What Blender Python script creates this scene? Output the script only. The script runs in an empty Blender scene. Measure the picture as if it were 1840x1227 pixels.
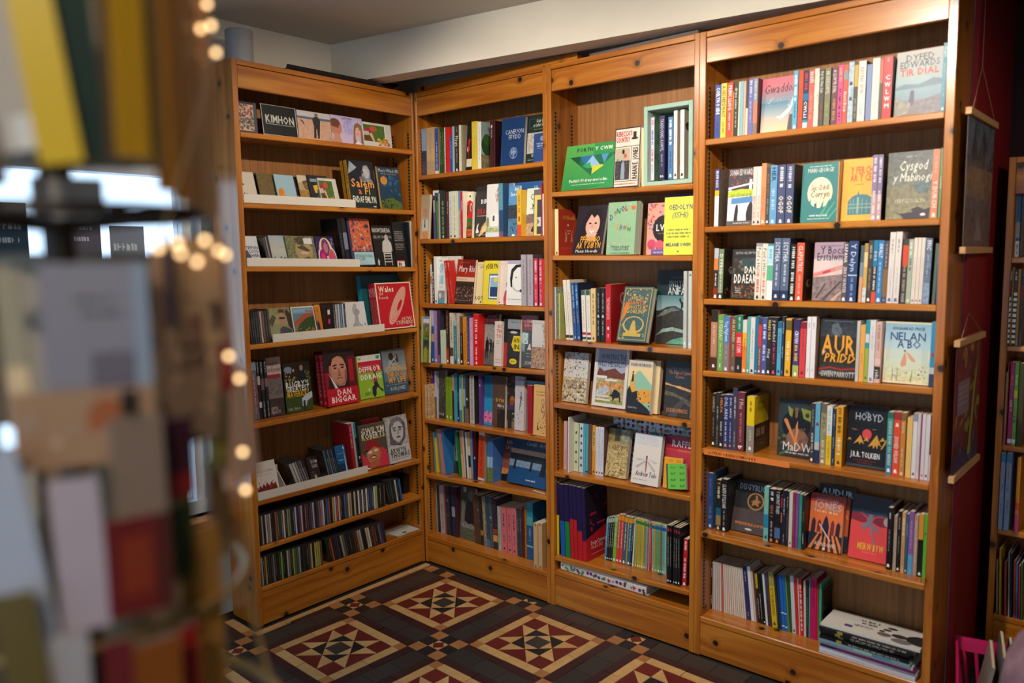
import bpy, bmesh, math, random
from mathutils import Vector, Matrix
from mathutils.geometry import tessellate_polygon
R = math.radians
sc = bpy.context.scene
col = sc.collection

# ---------------------------------------------------------------- camera
cam_d = bpy.data.cameras.new('camera'); cam = bpy.data.objects.new('camera', cam_d); col.objects.link(cam)
cam.location = (3.0458, -2.7989, 1.6)
cam.rotation_euler = Matrix(((0.757669, -0.058032, 0.650054), (0.652499, 0.088007, -0.752662), (-0.013531, 0.994428, 0.104546))).to_euler()
cam_d.sensor_width = 36; cam_d.lens = 1436.3*36/1840
cam_d.clip_start = .05
cam_d.dof.use_dof = True; cam_d.dof.focus_distance = 3.7; cam_d.dof.aperture_fstop = 1.7
sc.camera = cam
# ---------------------------------------------------------------- world, lamps, exposure
w = bpy.data.worlds.new('sky'); sc.world = w; w.use_nodes = True
bg = w.node_tree.nodes['Background']; bg.inputs[0].default_value = (.56, .76, 1, 1); bg.inputs[1].default_value = 3.0
sc.view_settings.view_transform = 'Standard'; sc.view_settings.look = 'None'
sc.view_settings.exposure = .0; sc.view_settings.gamma = 1; sc.view_settings.use_curve_mapping = False
WARM = (1, .88, .74)
def lamp(name, loc, power, colr=WARM, rad=.03, aim=None, cone=150, blend=.5):
    d = bpy.data.lights.new(name, 'SPOT' if aim else 'POINT'); d.energy = power; d.color = colr; d.shadow_soft_size = rad
    o = bpy.data.objects.new(name, d); o.location = loc; col.objects.link(o)
    if aim:
        d.spot_size = R(cone); d.spot_blend = blend
        o.rotation_euler = (Vector(aim)-Vector(loc)).to_track_quat('-Z', 'Y').to_euler()
    return o
lamp('ceiling_or_fill_spot', (2.1, -1.45, 2.57), 140, aim=(2.05, 0, 1.30), cone=112, blend=.9, rad=.02)
lamp('ceiling_or_fill_spot', (1.0, -1.35, 2.57), 72, aim=(.95, 0, 1.75), cone=95, blend=1, rad=.02)
lamp('ceiling_or_fill_spot', (1.35, -.75, 2.57), 75, aim=(0, -.5, 1.60), cone=85, blend=1, rad=.02)
lamp('ceiling_or_fill_spot', (3.6, -1.0, 2.5), 34, aim=(2.45, .35, 1.35), cone=62, blend=.8, rad=.05)  # added fill spot, no known fitting: brightens the hanging prints and red wall
lamp('ceiling_or_fill_spot', (3.35, -3.5, 2.57), 60, aim=(2.25, -2.35, 1.42), cone=34, blend=.7, rad=.05)  # added fill aimed at the card stand to lift its near side
for nm, loc, rot, sx, sy in (('window_portal', (-.33, -2.04, 1.25), (0, R(-90), 0), 1.55, 2.02), ('window_portal', (2.6, -5.0, 1.4), (R(90), 0, 0), 3.2, 1.7)):
    pd = bpy.data.lights.new(nm, 'AREA'); pd.shape = 'RECTANGLE'; pd.size = sx; pd.size_y = sy; pd.cycles.is_portal = True
    po = bpy.data.objects.new(nm, pd); po.location = loc; po.rotation_euler = rot; col.objects.link(po)

# ---------------------------------------------------------------- helpers
def lin(c): return c/12.92 if c <= .04045 else ((c+.055)/1.055)**2.4
_cc = {}
def hexc(s):
    """'rrggbb' or 'rrggbb~n' (n = how mottled the print is) -> linear rgba"""
    if s not in _cc:
        a = s.split('~'); h = a[0]
        _cc[s] = (lin(int(h[0:2], 16)/255), lin(int(h[2:4], 16)/255), lin(int(h[4:6], 16)/255), int(a[1])/10 if len(a) > 1 else 0.)
    return _cc[s]
def tag(o, label=None, cat=None, group=None, kind=None):
    if label: o['label'] = label
    if cat: o['category'] = cat
    if group: o['group'] = group
    if kind: o['kind'] = kind
    return o
def empty(name, loc, rot=(0, 0, 0)):
    o = bpy.data.objects.new(name, None); o.empty_display_size = .05; o.location = loc; o.rotation_euler = rot; col.objects.link(o); return o
class MB:
    """collects polygons with a colour per face and optional board uv, builds ONE mesh object"""
    def __init__(s): s.v = []; s.f = []; s.c = []; s.uv = []
    def face(s, pts, c=(.8, .8, .8, 0), uv=None):
        n = len(s.v); s.v += [tuple(p) for p in pts]; s.f.append(tuple(range(n, n+len(pts)))); s.c.append(c)
        s.uv.append(uv or [(0, 0)]*len(pts)); return s
    def box(s, lo, hi, c=(.8, .8, .8, 0), skip=''):
        n = len(s.v); x0, y0, z0 = lo; x1, y1, z1 = hi
        s.v += [(x0,y0,z0),(x1,y0,z0),(x1,y1,z0),(x0,y1,z0),(x0,y0,z1),(x1,y0,z1),(x1,y1,z1),(x0,y1,z1)]
        for k, q in (('b',(3,2,1,0)),('t',(4,5,6,7)),('f',(0,1,5,4)),('k',(2,3,7,6)),('l',(3,0,4,7)),('r',(1,2,6,5))):
            if k not in skip: s.f.append(tuple(n+i for i in q)); s.c.append(c); s.uv.append([(0,0)]*4)
        return s
    def prism(s, prof, a, b, ax, c=(.8,.8,.8,0)):
        """profile of 2-D points swept along axis ax from a to b"""
        n = len(s.v); m = len(prof)
        def p(t, q):
            return (t, q[0], q[1]) if ax == 0 else (q[0], t, q[1]) if ax == 1 else (q[0], q[1], t)
        s.v += [p(a, q) for q in prof]+[p(b, q) for q in prof]
        for i in range(m):
            j = (i+1) % m; s.f.append((n+i, n+j, n+m+j, n+m+i)); s.c.append(c); s.uv.append([(0,0)]*4)
        for base, rev in ((n, True), (n+m, False)):
            tri = tessellate_polygon([[Vector((q[0], q[1], 0)) for q in prof]])
            for t in tri: s.f.append(tuple(base+k for k in t)); s.c.append(c); s.uv.append([(0,0)]*3)
        return s
    def tube(s, p, q, r, n=8, c=(.8,.8,.8,0), r2=None, cap=True):
        p = Vector(p); q = Vector(q); d = (q-p).normalized(); a = d.orthogonal().normalized(); b = d.cross(a); r2 = r if r2 is None else r2
        k = len(s.v)
        for cen, rr in ((p, r), (q, r2)):
            for i in range(n):
                t = 2*math.pi*i/n; s.v.append(tuple(cen+(a*math.cos(t)+b*math.sin(t))*rr))
        for i in range(n):
            j = (i+1) % n; s.f.append((k+i, k+j, k+n+j, k+n+i)); s.c.append(c); s.uv.append([(0,0)]*4)
        if cap:
            s.f.append(tuple(range(k+n-1, k-1, -1))); s.f.append(tuple(range(k+n, k+2*n))); s.c += [c, c]; s.uv += [[(0,0)]*n]*2
        return s
    def lathe(s, prof, n=24, c=(.8,.8,.8,0), cen=(0,0)):
        k = len(s.v); m = len(prof)
        for r, z in prof:
            for i in range(n):
                t = 2*math.pi*i/n; s.v.append((cen[0]+r*math.cos(t), cen[1]+r*math.sin(t), z))
        for a in range(m-1):
            for i in range(n):
                j = (i+1) % n; s.f.append((k+a*n+i, k+a*n+j, k+(a+1)*n+j, k+(a+1)*n+i)); s.c.append(c); s.uv.append([(0,0)]*4)
        return s
    def mesh(s, name, mat, uv=False, smooth=False):
        me = bpy.data.meshes.new(name); me.from_pydata(s.v, [], s.f)
        at = me.color_attributes.new('Col', 'FLOAT_COLOR', 'CORNER'); buf = []
        for f, c in zip(s.f, s.c):
            if isinstance(c[0], (tuple, list)):
                for k in range(len(f)): buf.extend(c[k])
            else: buf.extend(list(c)*len(f))
        at.data.foreach_set('color', buf)
        if uv:
            l = me.uv_layers.new(name='UVMap'); l.data.foreach_set('uv', [x for u in s.uv for p in u for x in p])
        if smooth: me.polygons.foreach_set('use_smooth', [True]*len(s.f))
        me.materials.append(mat); return me
    def build(s, name, mat, parent=None, uv=False, smooth=False):
        o = bpy.data.objects.new(name, s.mesh(name, mat, uv, smooth)); col.objects.link(o)
        if parent: o.parent = parent
        return o

# ---------------------------------------------------------------- materials
def new_mat(name):
    m = bpy.data.materials.new(name); m.use_nodes = True; nt = m.node_tree; b = nt.nodes['Principled BSDF']
    return m, nt, b
def N(nt, t, **k):
    n = nt.nodes.new(t)
    for a, v in k.items(): setattr(n, a, v)
    return n
def math_n(nt, op, a, b=None, c=None):
    n = N(nt, 'ShaderNodeMath', operation=op)
    for i, x in enumerate((a, b, c)):
        if x is None: continue
        if isinstance(x, (int, float)): n.inputs[i].default_value = x
        else: nt.links.new(x, n.inputs[i])
    return n.outputs[0]
def ramp(nt, fac, stops):
    r = N(nt, 'ShaderNodeValToRGB'); e = r.color_ramp.elements
    while len(e) < len(stops): e.new(.5)
    for x, (p, c) in zip(e, stops): x.position = p; x.color = c if len(c) == 4 else (*c, 1)
    nt.links.new(fac, r.inputs[0]); return r.outputs[0]
def H(s): c = hexc(s); return (c[0], c[1], c[2], 1)

def print_material(name, rough, scale=70.):
    """ink on card: the colour comes from the mesh's Col attribute; its alpha says how mottled the ink is"""
    m, nt, b = new_mat(name); L = nt.links.new
    a = N(nt, 'ShaderNodeVertexColor', layer_name='Col')
    tc = N(nt, 'ShaderNodeTexCoord'); nz = N(nt, 'ShaderNodeTexNoise'); nz.inputs['Scale'].default_value = scale; nz.inputs['Detail'].default_value = 5; nz.inputs['Roughness'].default_value = .6
    L(tc.outputs['Object'], nz.inputs['Vector'])
    k = math_n(nt, 'MULTIPLY_ADD', math_n(nt, 'SUBTRACT', nz.outputs['Fac'], .5), 4.0, 0.0)
    k = math_n(nt, 'MULTIPLY_ADD', k, a.outputs['Alpha'], 1.0)
    k = math_n(nt, 'MAXIMUM', k, .08)
    mx = N(nt, 'ShaderNodeVectorMath', operation='SCALE'); L(a.outputs['Color'], mx.inputs[0]); L(k, mx.inputs['Scale'])
    L(mx.outputs[0], b.inputs['Base Color']); b.inputs['Roughness'].default_value = rough
    b.inputs['Specular IOR Level'].default_value = .4
    return m
PRINT = print_material('printed_card', .42)
GLOSS = print_material('clear_plastic_case', .22)
MATTE = print_material('matte_print', .8)
def paper_material():
    m, nt, b = new_mat('page_edges'); L = nt.links.new
    a = N(nt, 'ShaderNodeVertexColor', layer_name='Col')
    tc = N(nt, 'ShaderNodeTexCoord'); mp = N(nt, 'ShaderNodeMapping'); mp.inputs['Scale'].default_value = (900, 900, 8)
    nz = N(nt, 'ShaderNodeTexNoise'); nz.inputs['Scale'].default_value = 1; nz.inputs['Detail'].default_value = 1
    L(tc.outputs['Object'], mp.inputs[0]); L(mp.outputs[0], nz.inputs['Vector'])
    mx = N(nt, 'ShaderNodeVectorMath', operation='SCALE'); L(a.outputs['Color'], mx.inputs[0]); L(math_n(nt, 'MULTIPLY_ADD', nz.outputs['Fac'], .5, .72), mx.inputs['Scale'])
    L(mx.outputs[0], b.inputs['Base Color']); b.inputs['Roughness'].default_value = .85; return m
PAPER = paper_material()
def wood_material(name, light, mid, dark, knot, rough=.33, vscale=26., knots=True, uscale=1.3):
    m, nt, b = new_mat(name); L = nt.links.new
    uv = N(nt, 'ShaderNodeUVMap', uv_map='UVMap'); sx = N(nt, 'ShaderNodeSeparateXYZ'); L(uv.outputs[0], sx.inputs[0])
    U, V = sx.outputs[0], sx.outputs[1]
    if knots:
        vo = N(nt, 'ShaderNodeTexVoronoi', voronoi_dimensions='2D'); vo.inputs['Scale'].default_value = 4.4; L(uv.outputs[0], vo.inputs['Vector'])
        d = vo.outputs['Distance']
        bend = math_n(nt, 'MULTIPLY', math_n(nt, 'POWER', 2.718, math_n(nt, 'MULTIPLY', d, -14.)), .05)
        V = math_n(nt, 'ADD', V, bend)
    cb = N(nt, 'ShaderNodeCombineXYZ'); L(math_n(nt, 'MULTIPLY', U, uscale), cb.inputs[0]); L(math_n(nt, 'MULTIPLY', V, vscale), cb.inputs[1])
    n1 = N(nt, 'ShaderNodeTexNoise'); n1.inputs['Scale'].default_value = 1; n1.inputs['Detail'].default_value = 3; n1.inputs['Distortion'].default_value = .6; L(cb.outputs[0], n1.inputs['Vector'])
    cb2 = N(nt, 'ShaderNodeCombineXYZ'); L(math_n(nt, 'MULTIPLY', U, 4.), cb2.inputs[0]); L(math_n(nt, 'MULTIPLY', V, 260.), cb2.inputs[1])
    n2 = N(nt, 'ShaderNodeTexNoise'); n2.inputs['Scale'].default_value = 1; n2.inputs['Detail'].default_value = 2; L(cb2.outputs[0], n2.inputs['Vector'])
    fac = math_n(nt, 'MULTIPLY_ADD', n2.outputs['Fac'], .35, math_n(nt, 'MULTIPLY', n1.outputs['Fac'], .8))
    c = ramp(nt, fac, [(.32, H(dark)), (.55, H(mid)), (.78, H(light))])
    if knots:
        k = ramp(nt, d, [(.042, (1, 1, 1)), (.06, (.3, .3, .3)), (.14, (0, 0, 0))])
        mx = N(nt, 'ShaderNodeMix', data_type='RGBA'); L(k, mx.inputs['Factor']); L(c, mx.inputs['A']); mx.inputs['B'].default_value = H(knot); c = mx.outputs['Result']
    L(c, b.inputs['Base Color']); b.inputs['Roughness'].default_value = rough; b.inputs['Specular IOR Level'].default_value = .45
    if knots: b.inputs['Coat Weight'].default_value = .55; b.inputs['Coat Roughness'].default_value = .2
    bp = N(nt, 'ShaderNodeBump'); bp.inputs['Strength'].default_value = .12; bp.inputs['Distance'].default_value = .002; L(n2.outputs['Fac'], bp.inputs['Height']); L(bp.outputs[0], b.inputs['Normal'])
    return m
PINE = wood_material('varnished_pine', 'c8842c', 'ac6418', '86430c', '241006')
PLY = wood_material('plywood_back', 'a8703c', '93602e', '7a4c22', '4a2c12', rough=.5, vscale=60., knots=False, uscale=2.)
PALE = wood_material('pale_beech', 'd8b080', 'c89a66', 'b08050', '6a4020', rough=.5, knots=False)
def plain(name, c, rough=.6, metal=0., noise=0., nscale=8., spec=.4, bump=0.):
    m, nt, b = new_mat(name); L = nt.links.new; b.inputs['Roughness'].default_value = rough; b.inputs['Metallic'].default_value = metal; b.inputs['Specular IOR Level'].default_value = spec
    b.inputs['Base Color'].default_value = H(c)
    if noise or bump:
        tc = N(nt, 'ShaderNodeTexCoord'); nz = N(nt, 'ShaderNodeTexNoise'); nz.inputs['Scale'].default_value = nscale; nz.inputs['Detail'].default_value = 6; L(tc.outputs['Object'], nz.inputs['Vector'])
        if noise:
            h = hexc(c); L(ramp(nt, nz.outputs['Fac'], [(.25, tuple(x*(1-noise) for x in h[:3])), (.75, tuple(min(1, x*(1+noise)) for x in h[:3]))]), b.inputs['Base Color'])
        if bump:
            bp = N(nt, 'ShaderNodeBump'); bp.inputs['Strength'].default_value = bump; bp.inputs['Distance'].default_value = .004; L(nz.outputs['Fac'], bp.inputs['Height']); L(bp.outputs[0], b.inputs['Normal'])
    return m
PLASTER = plain('cream_plaster', 'd8d0c0', .85, noise=.04, nscale=5, bump=.15)
CEIL = plain('ceiling_paint', 'c9c0b0', .9, noise=.03, nscale=4)
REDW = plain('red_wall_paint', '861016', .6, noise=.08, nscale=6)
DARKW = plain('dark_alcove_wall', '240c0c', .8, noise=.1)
WHITE = plain('white_card_rail', 'd6cfc2', .55)
METAL = plain('brass_shelf_strip', '8a7a58', .35, metal=.8)
BLACK = plain('black_plastic', '101012', .4)
MINT = plain('mint_painted_wood', '9dbbaa', .6, noise=.06, nscale=20)
STRING = plain('string', 'a08868', .9)
GREYP = plain('grey_ribbed_card', '9a9a9c', .6, noise=.1, nscale=14)
GROUT = plain('dark_grout', '2a2622', .9, noise=.35, nscale=18)
def strip_material():
    m, nt, b = new_mat('slotted_metal_strip'); L = nt.links.new
    tc = N(nt, 'ShaderNodeTexCoord'); sx = N(nt, 'ShaderNodeSeparateXYZ'); L(tc.outputs['Object'], sx.inputs[0])
    f = math_n(nt, 'FRACT', math_n(nt, 'MULTIPLY', sx.outputs[2], 62.))
    k = math_n(nt, 'GREATER_THAN', f, .55)
    L(ramp(nt, k, [(0, H('86704a')), (1, H('120c06'))]), b.inputs['Base Color']); b.inputs['Metallic'].default_value = .5; b.inputs['Roughness'].default_value = .45
    return m
STRIP = strip_material()
def tile_mat(name, c, rough=.34, noise=.22):
    m, nt, b = new_mat(name); L = nt.links.new
    tc = N(nt, 'ShaderNodeTexCoord'); oi = N(nt, 'ShaderNodeObjectInfo'); ad = N(nt, 'ShaderNodeVectorMath', operation='ADD'); L(tc.outputs['Object'], ad.inputs[0])
    cb = N(nt, 'ShaderNodeCombineXYZ'); L(math_n(nt, 'MULTIPLY', oi.outputs['Random'], 9.), cb.inputs[0]); L(cb.outputs[0], ad.inputs[1])
    nz = N(nt, 'ShaderNodeTexNoise'); nz.inputs['Scale'].default_value = 22; nz.inputs['Detail'].default_value = 6; L(ad.outputs[0], nz.inputs['Vector'])
    f = math_n(nt, 'ADD', math_n(nt, 'MULTIPLY', nz.outputs['Fac'], .8), math_n(nt, 'MULTIPLY', oi.outputs['Random'], .25))
    h = hexc(c); L(ramp(nt, f, [(.25, tuple(x*(1-noise) for x in h[:3])), (.85, tuple(x*(1+noise) for x in h[:3]))]), b.inputs['Base Color'])
    L(math_n(nt, 'MULTIPLY_ADD', nz.outputs['Fac'], .3, rough-.12), b.inputs['Roughness']); b.inputs['Specular IOR Level'].default_value = .5
    return m
TILE = {k: tile_mat(n, c) for k, n, c in (('r','red_tile','6c2420'),('b','buff_tile','cfa56c'),('t','tan_tile','b07a4a'),('k','black_tile','1e2228'),('p','plum_tile','3c2426'),('s','slate_tile','3a3836'))}

def board(name, lo, hi, mat, parent=None, ax=0, bevel=.0015):
    """a bevelled board with grain along axis ax and its own stretch of grain"""
    bm = bmesh.new(); bmesh.ops.create_cube(bm, size=1)
    for v in bm.verts: v.co = Vector([lo[i]+(v.co[i]+.5)*(hi[i]-lo[i]) for i in range(3)])
    if bevel: bmesh.ops.bevel(bm, geom=bm.edges[:], offset=bevel, segments=1, affect='EDGES')
    uv = bm.loops.layers.uv.new('UVMap'); ou, ov = random.uniform(0, 40), random.uniform(0, 40); o2 = [i for i in range(3) if i != ax]
    for f in bm.faces:
        n = f.normal; d = max(range(3), key=lambda i: abs(n[i]))
        for l in f.loops:
            c = l.vert.co
            if d == ax: l[uv].uv = (ou+c[o2[0]]*.3, ov+c[o2[1]])
            else:
                k = o2[0] if d == o2[1] else o2[1]
                l[uv].uv = (ou+c[ax], ov+c[k]+(.37 if d == o2[0] else 0))
    me = bpy.data.meshes.new(name); bm.to_mesh(me); bm.free(); me.materials.append(mat)
    o = bpy.data.objects.new(name, me); col.objects.link(o)
    if parent: o.parent = parent
    return o

# ---------------------------------------------------------------- lettering: the built-in typeface, one flat outline per letter
_gl = {}
def _glyph_raw(txt, bold):
    cu = bpy.data.curves.new('t', 'FONT'); cu.body = txt; cu.resolution_u = 1; cu.size = 1; cu.fill_mode = 'FRONT'
    if bold: cu.offset = .022
    o = bpy.data.objects.new('t', cu); col.objects.link(o); dg = bpy.context.evaluated_depsgraph_get()
    me = bpy.data.meshes.new_from_object(o.evaluated_get(dg)); vs = [(v.co.x, v.co.y) for v in me.vertices]; fs = [tuple(p.vertices) for p in me.polygons]
    bpy.data.objects.remove(o); bpy.data.curves.remove(cu); bpy.data.meshes.remove(me); return vs, fs
_cap = max(y for x, y in _glyph_raw('H', False)[0])
_hw = {}
def glyph(ch, bold):
    k = (ch, bold)
    if k not in _gl:
        if ch == ' ': _gl[k] = ([], [], .38); return _gl[k]
        vs, fs = _glyph_raw(ch, bold)
        if not vs: _gl[k] = ([], [], .3); return _gl[k]
        x0 = min(x for x, y in vs); x1 = max(x for x, y in vs); sp = .13 if not bold else .15
        _gl[k] = ([((x-x0)/_cap+sp/2, y/_cap) for x, y in vs], fs, (x1-x0)/_cap+sp)
    return _gl[k]
def text_polys(txt, bold):
    out = []; x = 0
    for ch in txt:
        vs, fs, a = glyph(ch, bold)
        for f in fs: out.append([(vs[i][0]+x, vs[i][1]) for i in f])
        x += a
    return out, max(x, .01)

# ---------------------------------------------------------------- print layers: small vector drawings, u,v in 0..1 on a face W x H metres
def cl(x): return 0. if x < 0 else 1. if x > 1 else x
def art(layers, W, H_, rnd):
    out = []                                                     # (polygon, colour or corner colours, level)
    lev = 0
    def ell(cx, cy, rx, ry, n=18): return [(cl(cx+rx*math.cos(6.28319*i/n)), cl(cy+ry*math.sin(6.28319*i/n))) for i in range(n)]
    def put(p, c): out.append((p, c, lev))
    def word(txt, x0, y0, x1, y1, c, bold, cond, ital, centre=True):
        ps, w = text_polys(txt, bold); h = (y1-y0)*H_; full = (min(x1, .97)-x0)*W
        sx = min(h, full/w) if not cond else full/w
        if cond: sx = min(sx, h*1.15)
        off = (full-w*sx)/2 if centre else 0
        for p in ps:
            put([(cl(x0+(off+(a+(.22*b if ital else 0))*sx)/W), y0+b*h/H_) for a, b in p], c)
    def dashes(x0, y0, x1, y1, c):
        h = (y1-y0)*H_; x = x0
        while x < x1:
            n = rnd.randint(2, 8)
            for i in range(n):
                wl = h*rnd.uniform(.35, .75)/W
                if x+wl > x1: return
                if rnd.random() < .6: put([(x, y0), (x+wl*.72, y0), (x+wl*.72, y0+(y1-y0)*rnd.uniform(.7, 1)), (x, y1)], c)
                else: put([(x, y0), (x+wl*.3, y0), (x+wl*.3, y1), (x, y1)], c); put([(x+wl*.3, y0+(y1-y0)*.4), (x+wl*.7, y0+(y1-y0)*.4), (x+wl*.7, y0+(y1-y0)*.62), (x+wl*.3, y0+(y1-y0)*.62)], c)
                x += wl
            x += h*.5/W
    for L in layers.split(';'):
        if not L: continue
        if L == 'FLORAL': floral(put, W, H_, rnd); lev += 2; continue
        if L == 'S': continue
        k = L[0]; part = L[1:].split(':'); nums = part[0].replace(' ', ',').split(','); c = hexc(part[1]) if len(part) > 1 and len(part[1]) >= 6 else None
        fl = ''
        if nums and not nums[-1].lstrip('-.').replace('.', '').isdigit() and k in 'tTv': fl = nums.pop()
        v = [float(x) for x in nums] if k != 'G' else []
        lev += 1
        if k == 'R': x0, y0, x1, y1 = [cl(x) for x in v]; put([(x0, y0), (x1, y0), (x1, y1), (x0, y1)], c)
        elif k == 'G':
            a, b = [float(x) for x in part[0].split('-')]; c2 = hexc(part[2]); put([(0, a), (1, a), (1, b), (0, b)], [c, c, c2, c2])
        elif k == 'E': put(ell(*v), c)
        elif k == 'P':
            pts = [(cl(v[i]), cl(v[i+1])) for i in range(0, len(v)-1, 2)]
            for t in tessellate_polygon([[Vector((a, b, 0)) for a, b in pts]]): put([pts[i] for i in t], c)
        elif k == 'S':
            x0, y0, x1, y1, n, size = v
            for i in range(int(n)):
                cx, cy = rnd.uniform(x0, x1), rnd.uniform(y0, y1); s = size*rnd.uniform(.35, .8); an = rnd.uniform(0, 6.28); el = rnd.uniform(.35, 1); p = []
                for j in range(6):
                    t = j*1.047; r = s*rnd.uniform(.6, 1.1); a, b = r*math.cos(t), r*el*math.sin(t)
                    p.append((cl(cx+a*math.cos(an)-b*math.sin(an)), cl(cy+(a*math.sin(an)+b*math.cos(an))*W/H_)))
                q = hexc(part[1].split('~')[0]); f = rnd.uniform(.75, 1.25); put(p, (q[0]*f, q[1]*f, q[2]*f, q[3])); lev += .02
        elif k in 'tT':
            word(part[2], v[0], v[1], v[2], v[1]+v[3], c, k == 'T', 'c' in fl, 'i' in fl)
        elif k == 'v':
            ps, w = text_polys(part[2], True); x0, y0, x1, y1 = v; full = (y1-y0)*H_; h = (x1-x0)*W; s = min(full/w, h*1.4)
            for p in ps: put([(x1-(b*h)/W, y0+a*s/H_) for a, b in p], c)
        elif k in 'dD': dashes(v[0], v[1], v[2], v[3], c)
    return out
def floral(put, W, H_, rnd):
    gx = .022; cols = ['3f7a5a', '1d2a2a', '6a3a8a', 'c02a5a', '4a6aa0', '8aa878', '7a9aa8']
    ny = max(1, int(H_/gx)); nx = int(W/gx)
    for i in range(nx):
        for j in range(ny):
            cx = (i+.5+rnd.uniform(-.2, .2))/nx; cy = (j+.5+rnd.uniform(-.15, .15))/ny; t = rnd.randint(0, 4); an = rnd.uniform(0, 6.28)
            def blob(dx, dy, rx, ry, a, c):
                p = []
                for m in range(8):
                    x, y = rx*math.cos(m*.785), ry*math.sin(m*.785); p.append((cl(cx+(dx+x*math.cos(a)-y*math.sin(a))/W), cl(cy+(dy+x*math.sin(a)+y*math.cos(a))/H_)))
                put(p, hexc(c))
            if t <= 1:
                c = cols[rnd.choice((0, 0, 1, 5))]
                for m in (-1, 0, 1):
                    for sd in (-1, 1): blob(m*.008*math.cos(an)-sd*.003*math.sin(an), m*.008*math.sin(an)+sd*.003*math.cos(an), .0062, .0026, an+sd*.7, c)
                blob(0, 0, .011, .0008, an, c)
            elif t == 2:
                for m in range(5): blob(.0038*math.cos(m*1.257), .0038*math.sin(m*1.257), .0048, .004, m*1.257, cols[2])
            elif t == 3:
                for m in range(3): blob(.0045*math.cos(m*2.1+an), .0045*math.sin(m*2.1+an), .0052, .0045, 0, cols[3])
                blob(0, -.007, .0008, .005, 0, cols[0])
            else:
                for m in range(4): blob(rnd.uniform(-.007, .007), rnd.uniform(-.006, .006), .0028, .0028, 0, cols[4])
def spine_art(layers, W, H_, rnd):
    """layers of a spine, fractions measured from its top"""
    out = []; lev = 0
    for L in layers.split(';'):
        if not L or L in ('E', 'S'): continue
        k = L[0]; rest = L[1:]; p = rest.split(':')
        if k == 'o':
            a = float(p[0]); c = hexc('f0f0f0' if p[1] in ('fff', '333333') and p[1] == 'fff' else p[1]); lev += 1; s = min(.34*W, .006)
            y = 1-a; out.append(([(.5-s*.9/W, y-s/H_), (.5+s*.9/W, y-s/H_), (.5+s*.5/W, y+s/H_), (.5-s*.5/W, y+s/H_)], c, lev)); continue
        a, b = [float(x) for x in p[0].split('-')] if not p[0].startswith('-') else (0, 1)
        c = hexc(p[1] if p[1] != 'fff' else 'f0f0f0'); lev += 1
        if k == 'b': out.append(([(0, 1-b), (1, 1-b), (1, 1-a), (0, 1-a)], c, lev))
        elif k == 'g': c2 = hexc(p[2]); out.append(([(0, 1-b), (1, 1-b), (1, 1-a), (0, 1-a)], [c2, c2, c, c], lev))
        elif k in 'tT':
            ps, w = text_polys(p[2], k == 'T'); full = (b-a)*H_; h = min(.58*W, .016); s = min(full/w, h*1.5)
            for q in ps: out.append(([(.5+(y-.5)*h/W, 1-a-x*s/H_) for x, y in q], c, lev))
        elif k == 'V':
            n = len(p[2]); st = (b-a)/n
            for i, ch in enumerate(p[2]):
                ps, w = text_polys(ch, True); h = st*H_*.62; s = min(h, .7*W/w)
                for q in ps: out.append(([(.5+(x-w/2)*s/W, 1-a-st*(i+.8)+y*h/H_) for x, y in q], c, lev))
        elif k in 'dD':
            h = min((.5 if k == 'D' else .28)*W, .012); x = a
            while x < b:
                for i in range(rnd.randint(3, 8)):
                    wl = max(h*rnd.uniform(.45, .8), .0016)/H_
                    if x+wl > b: x = b; break
                    if rnd.random() < .55: out.append(([(.5-h/2/W, 1-x), (.5-h/2/W, 1-x-wl*.75), (.5+h*rnd.uniform(.2, .5)/W, 1-x-wl*.75), (.5+h/2/W, 1-x)], c, lev))
                    else:
                        out.append(([(.5-h/2/W, 1-x), (.5-h/2/W, 1-x-wl*.35), (.5+h/2/W, 1-x-wl*.35), (.5+h/2/W, 1-x)], c, lev))
                        out.append(([(.5-h*.1/W, 1-x-wl*.35), (.5-h*.1/W, 1-x-wl*.7), (.5+h*.15/W, 1-x-wl*.7), (.5+h*.15/W, 1-x-wl*.35)], c, lev))
                    x += wl
                x += h*.6/H_+.004
    return out
EPS = .00013
def emit(mb, polys, fn):
    for p, c, lev in polys: mb.face([fn(u, v, EPS*(lev+1)) for u, v in p], c)

# ================================================================ the room
CZ = 2.645
def struct(o): o['kind'] = 'structure'; return o
fl = struct(MB().box((-.6, -5.2, -.12), (5.2, .9, -.007)).build('floor', GROUT))
struct(MB().box((-.6, -5.2, CZ), (5.2, .9, CZ+.1)).build('ceiling', CEIL))
struct(MB().box((-.35, .225, 0), (2.44, .62, CZ)).build('wall_back', PLASTER))
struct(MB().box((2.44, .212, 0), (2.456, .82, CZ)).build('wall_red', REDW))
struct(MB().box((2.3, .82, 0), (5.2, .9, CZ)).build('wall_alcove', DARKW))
struct(MB().box((5.0, -5.2, 0), (5.15, .9, CZ)).build('wall_right', PLASTER))
m = MB(); fx0, fx1, fz0, fz1 = 1.0, 4.2, .55, 2.25
m.box((-.4, -5.2, 0), (fx0, -5.05, CZ)); m.box((fx1, -5.2, 0), (5.15, -5.05, CZ)); m.box((fx0, -5.2, 0), (fx1, -5.05, fz0)); m.box((fx0, -5.2, fz1), (fx1, -5.05, CZ))
struct(m.build('wall_front', PLASTER))
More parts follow.
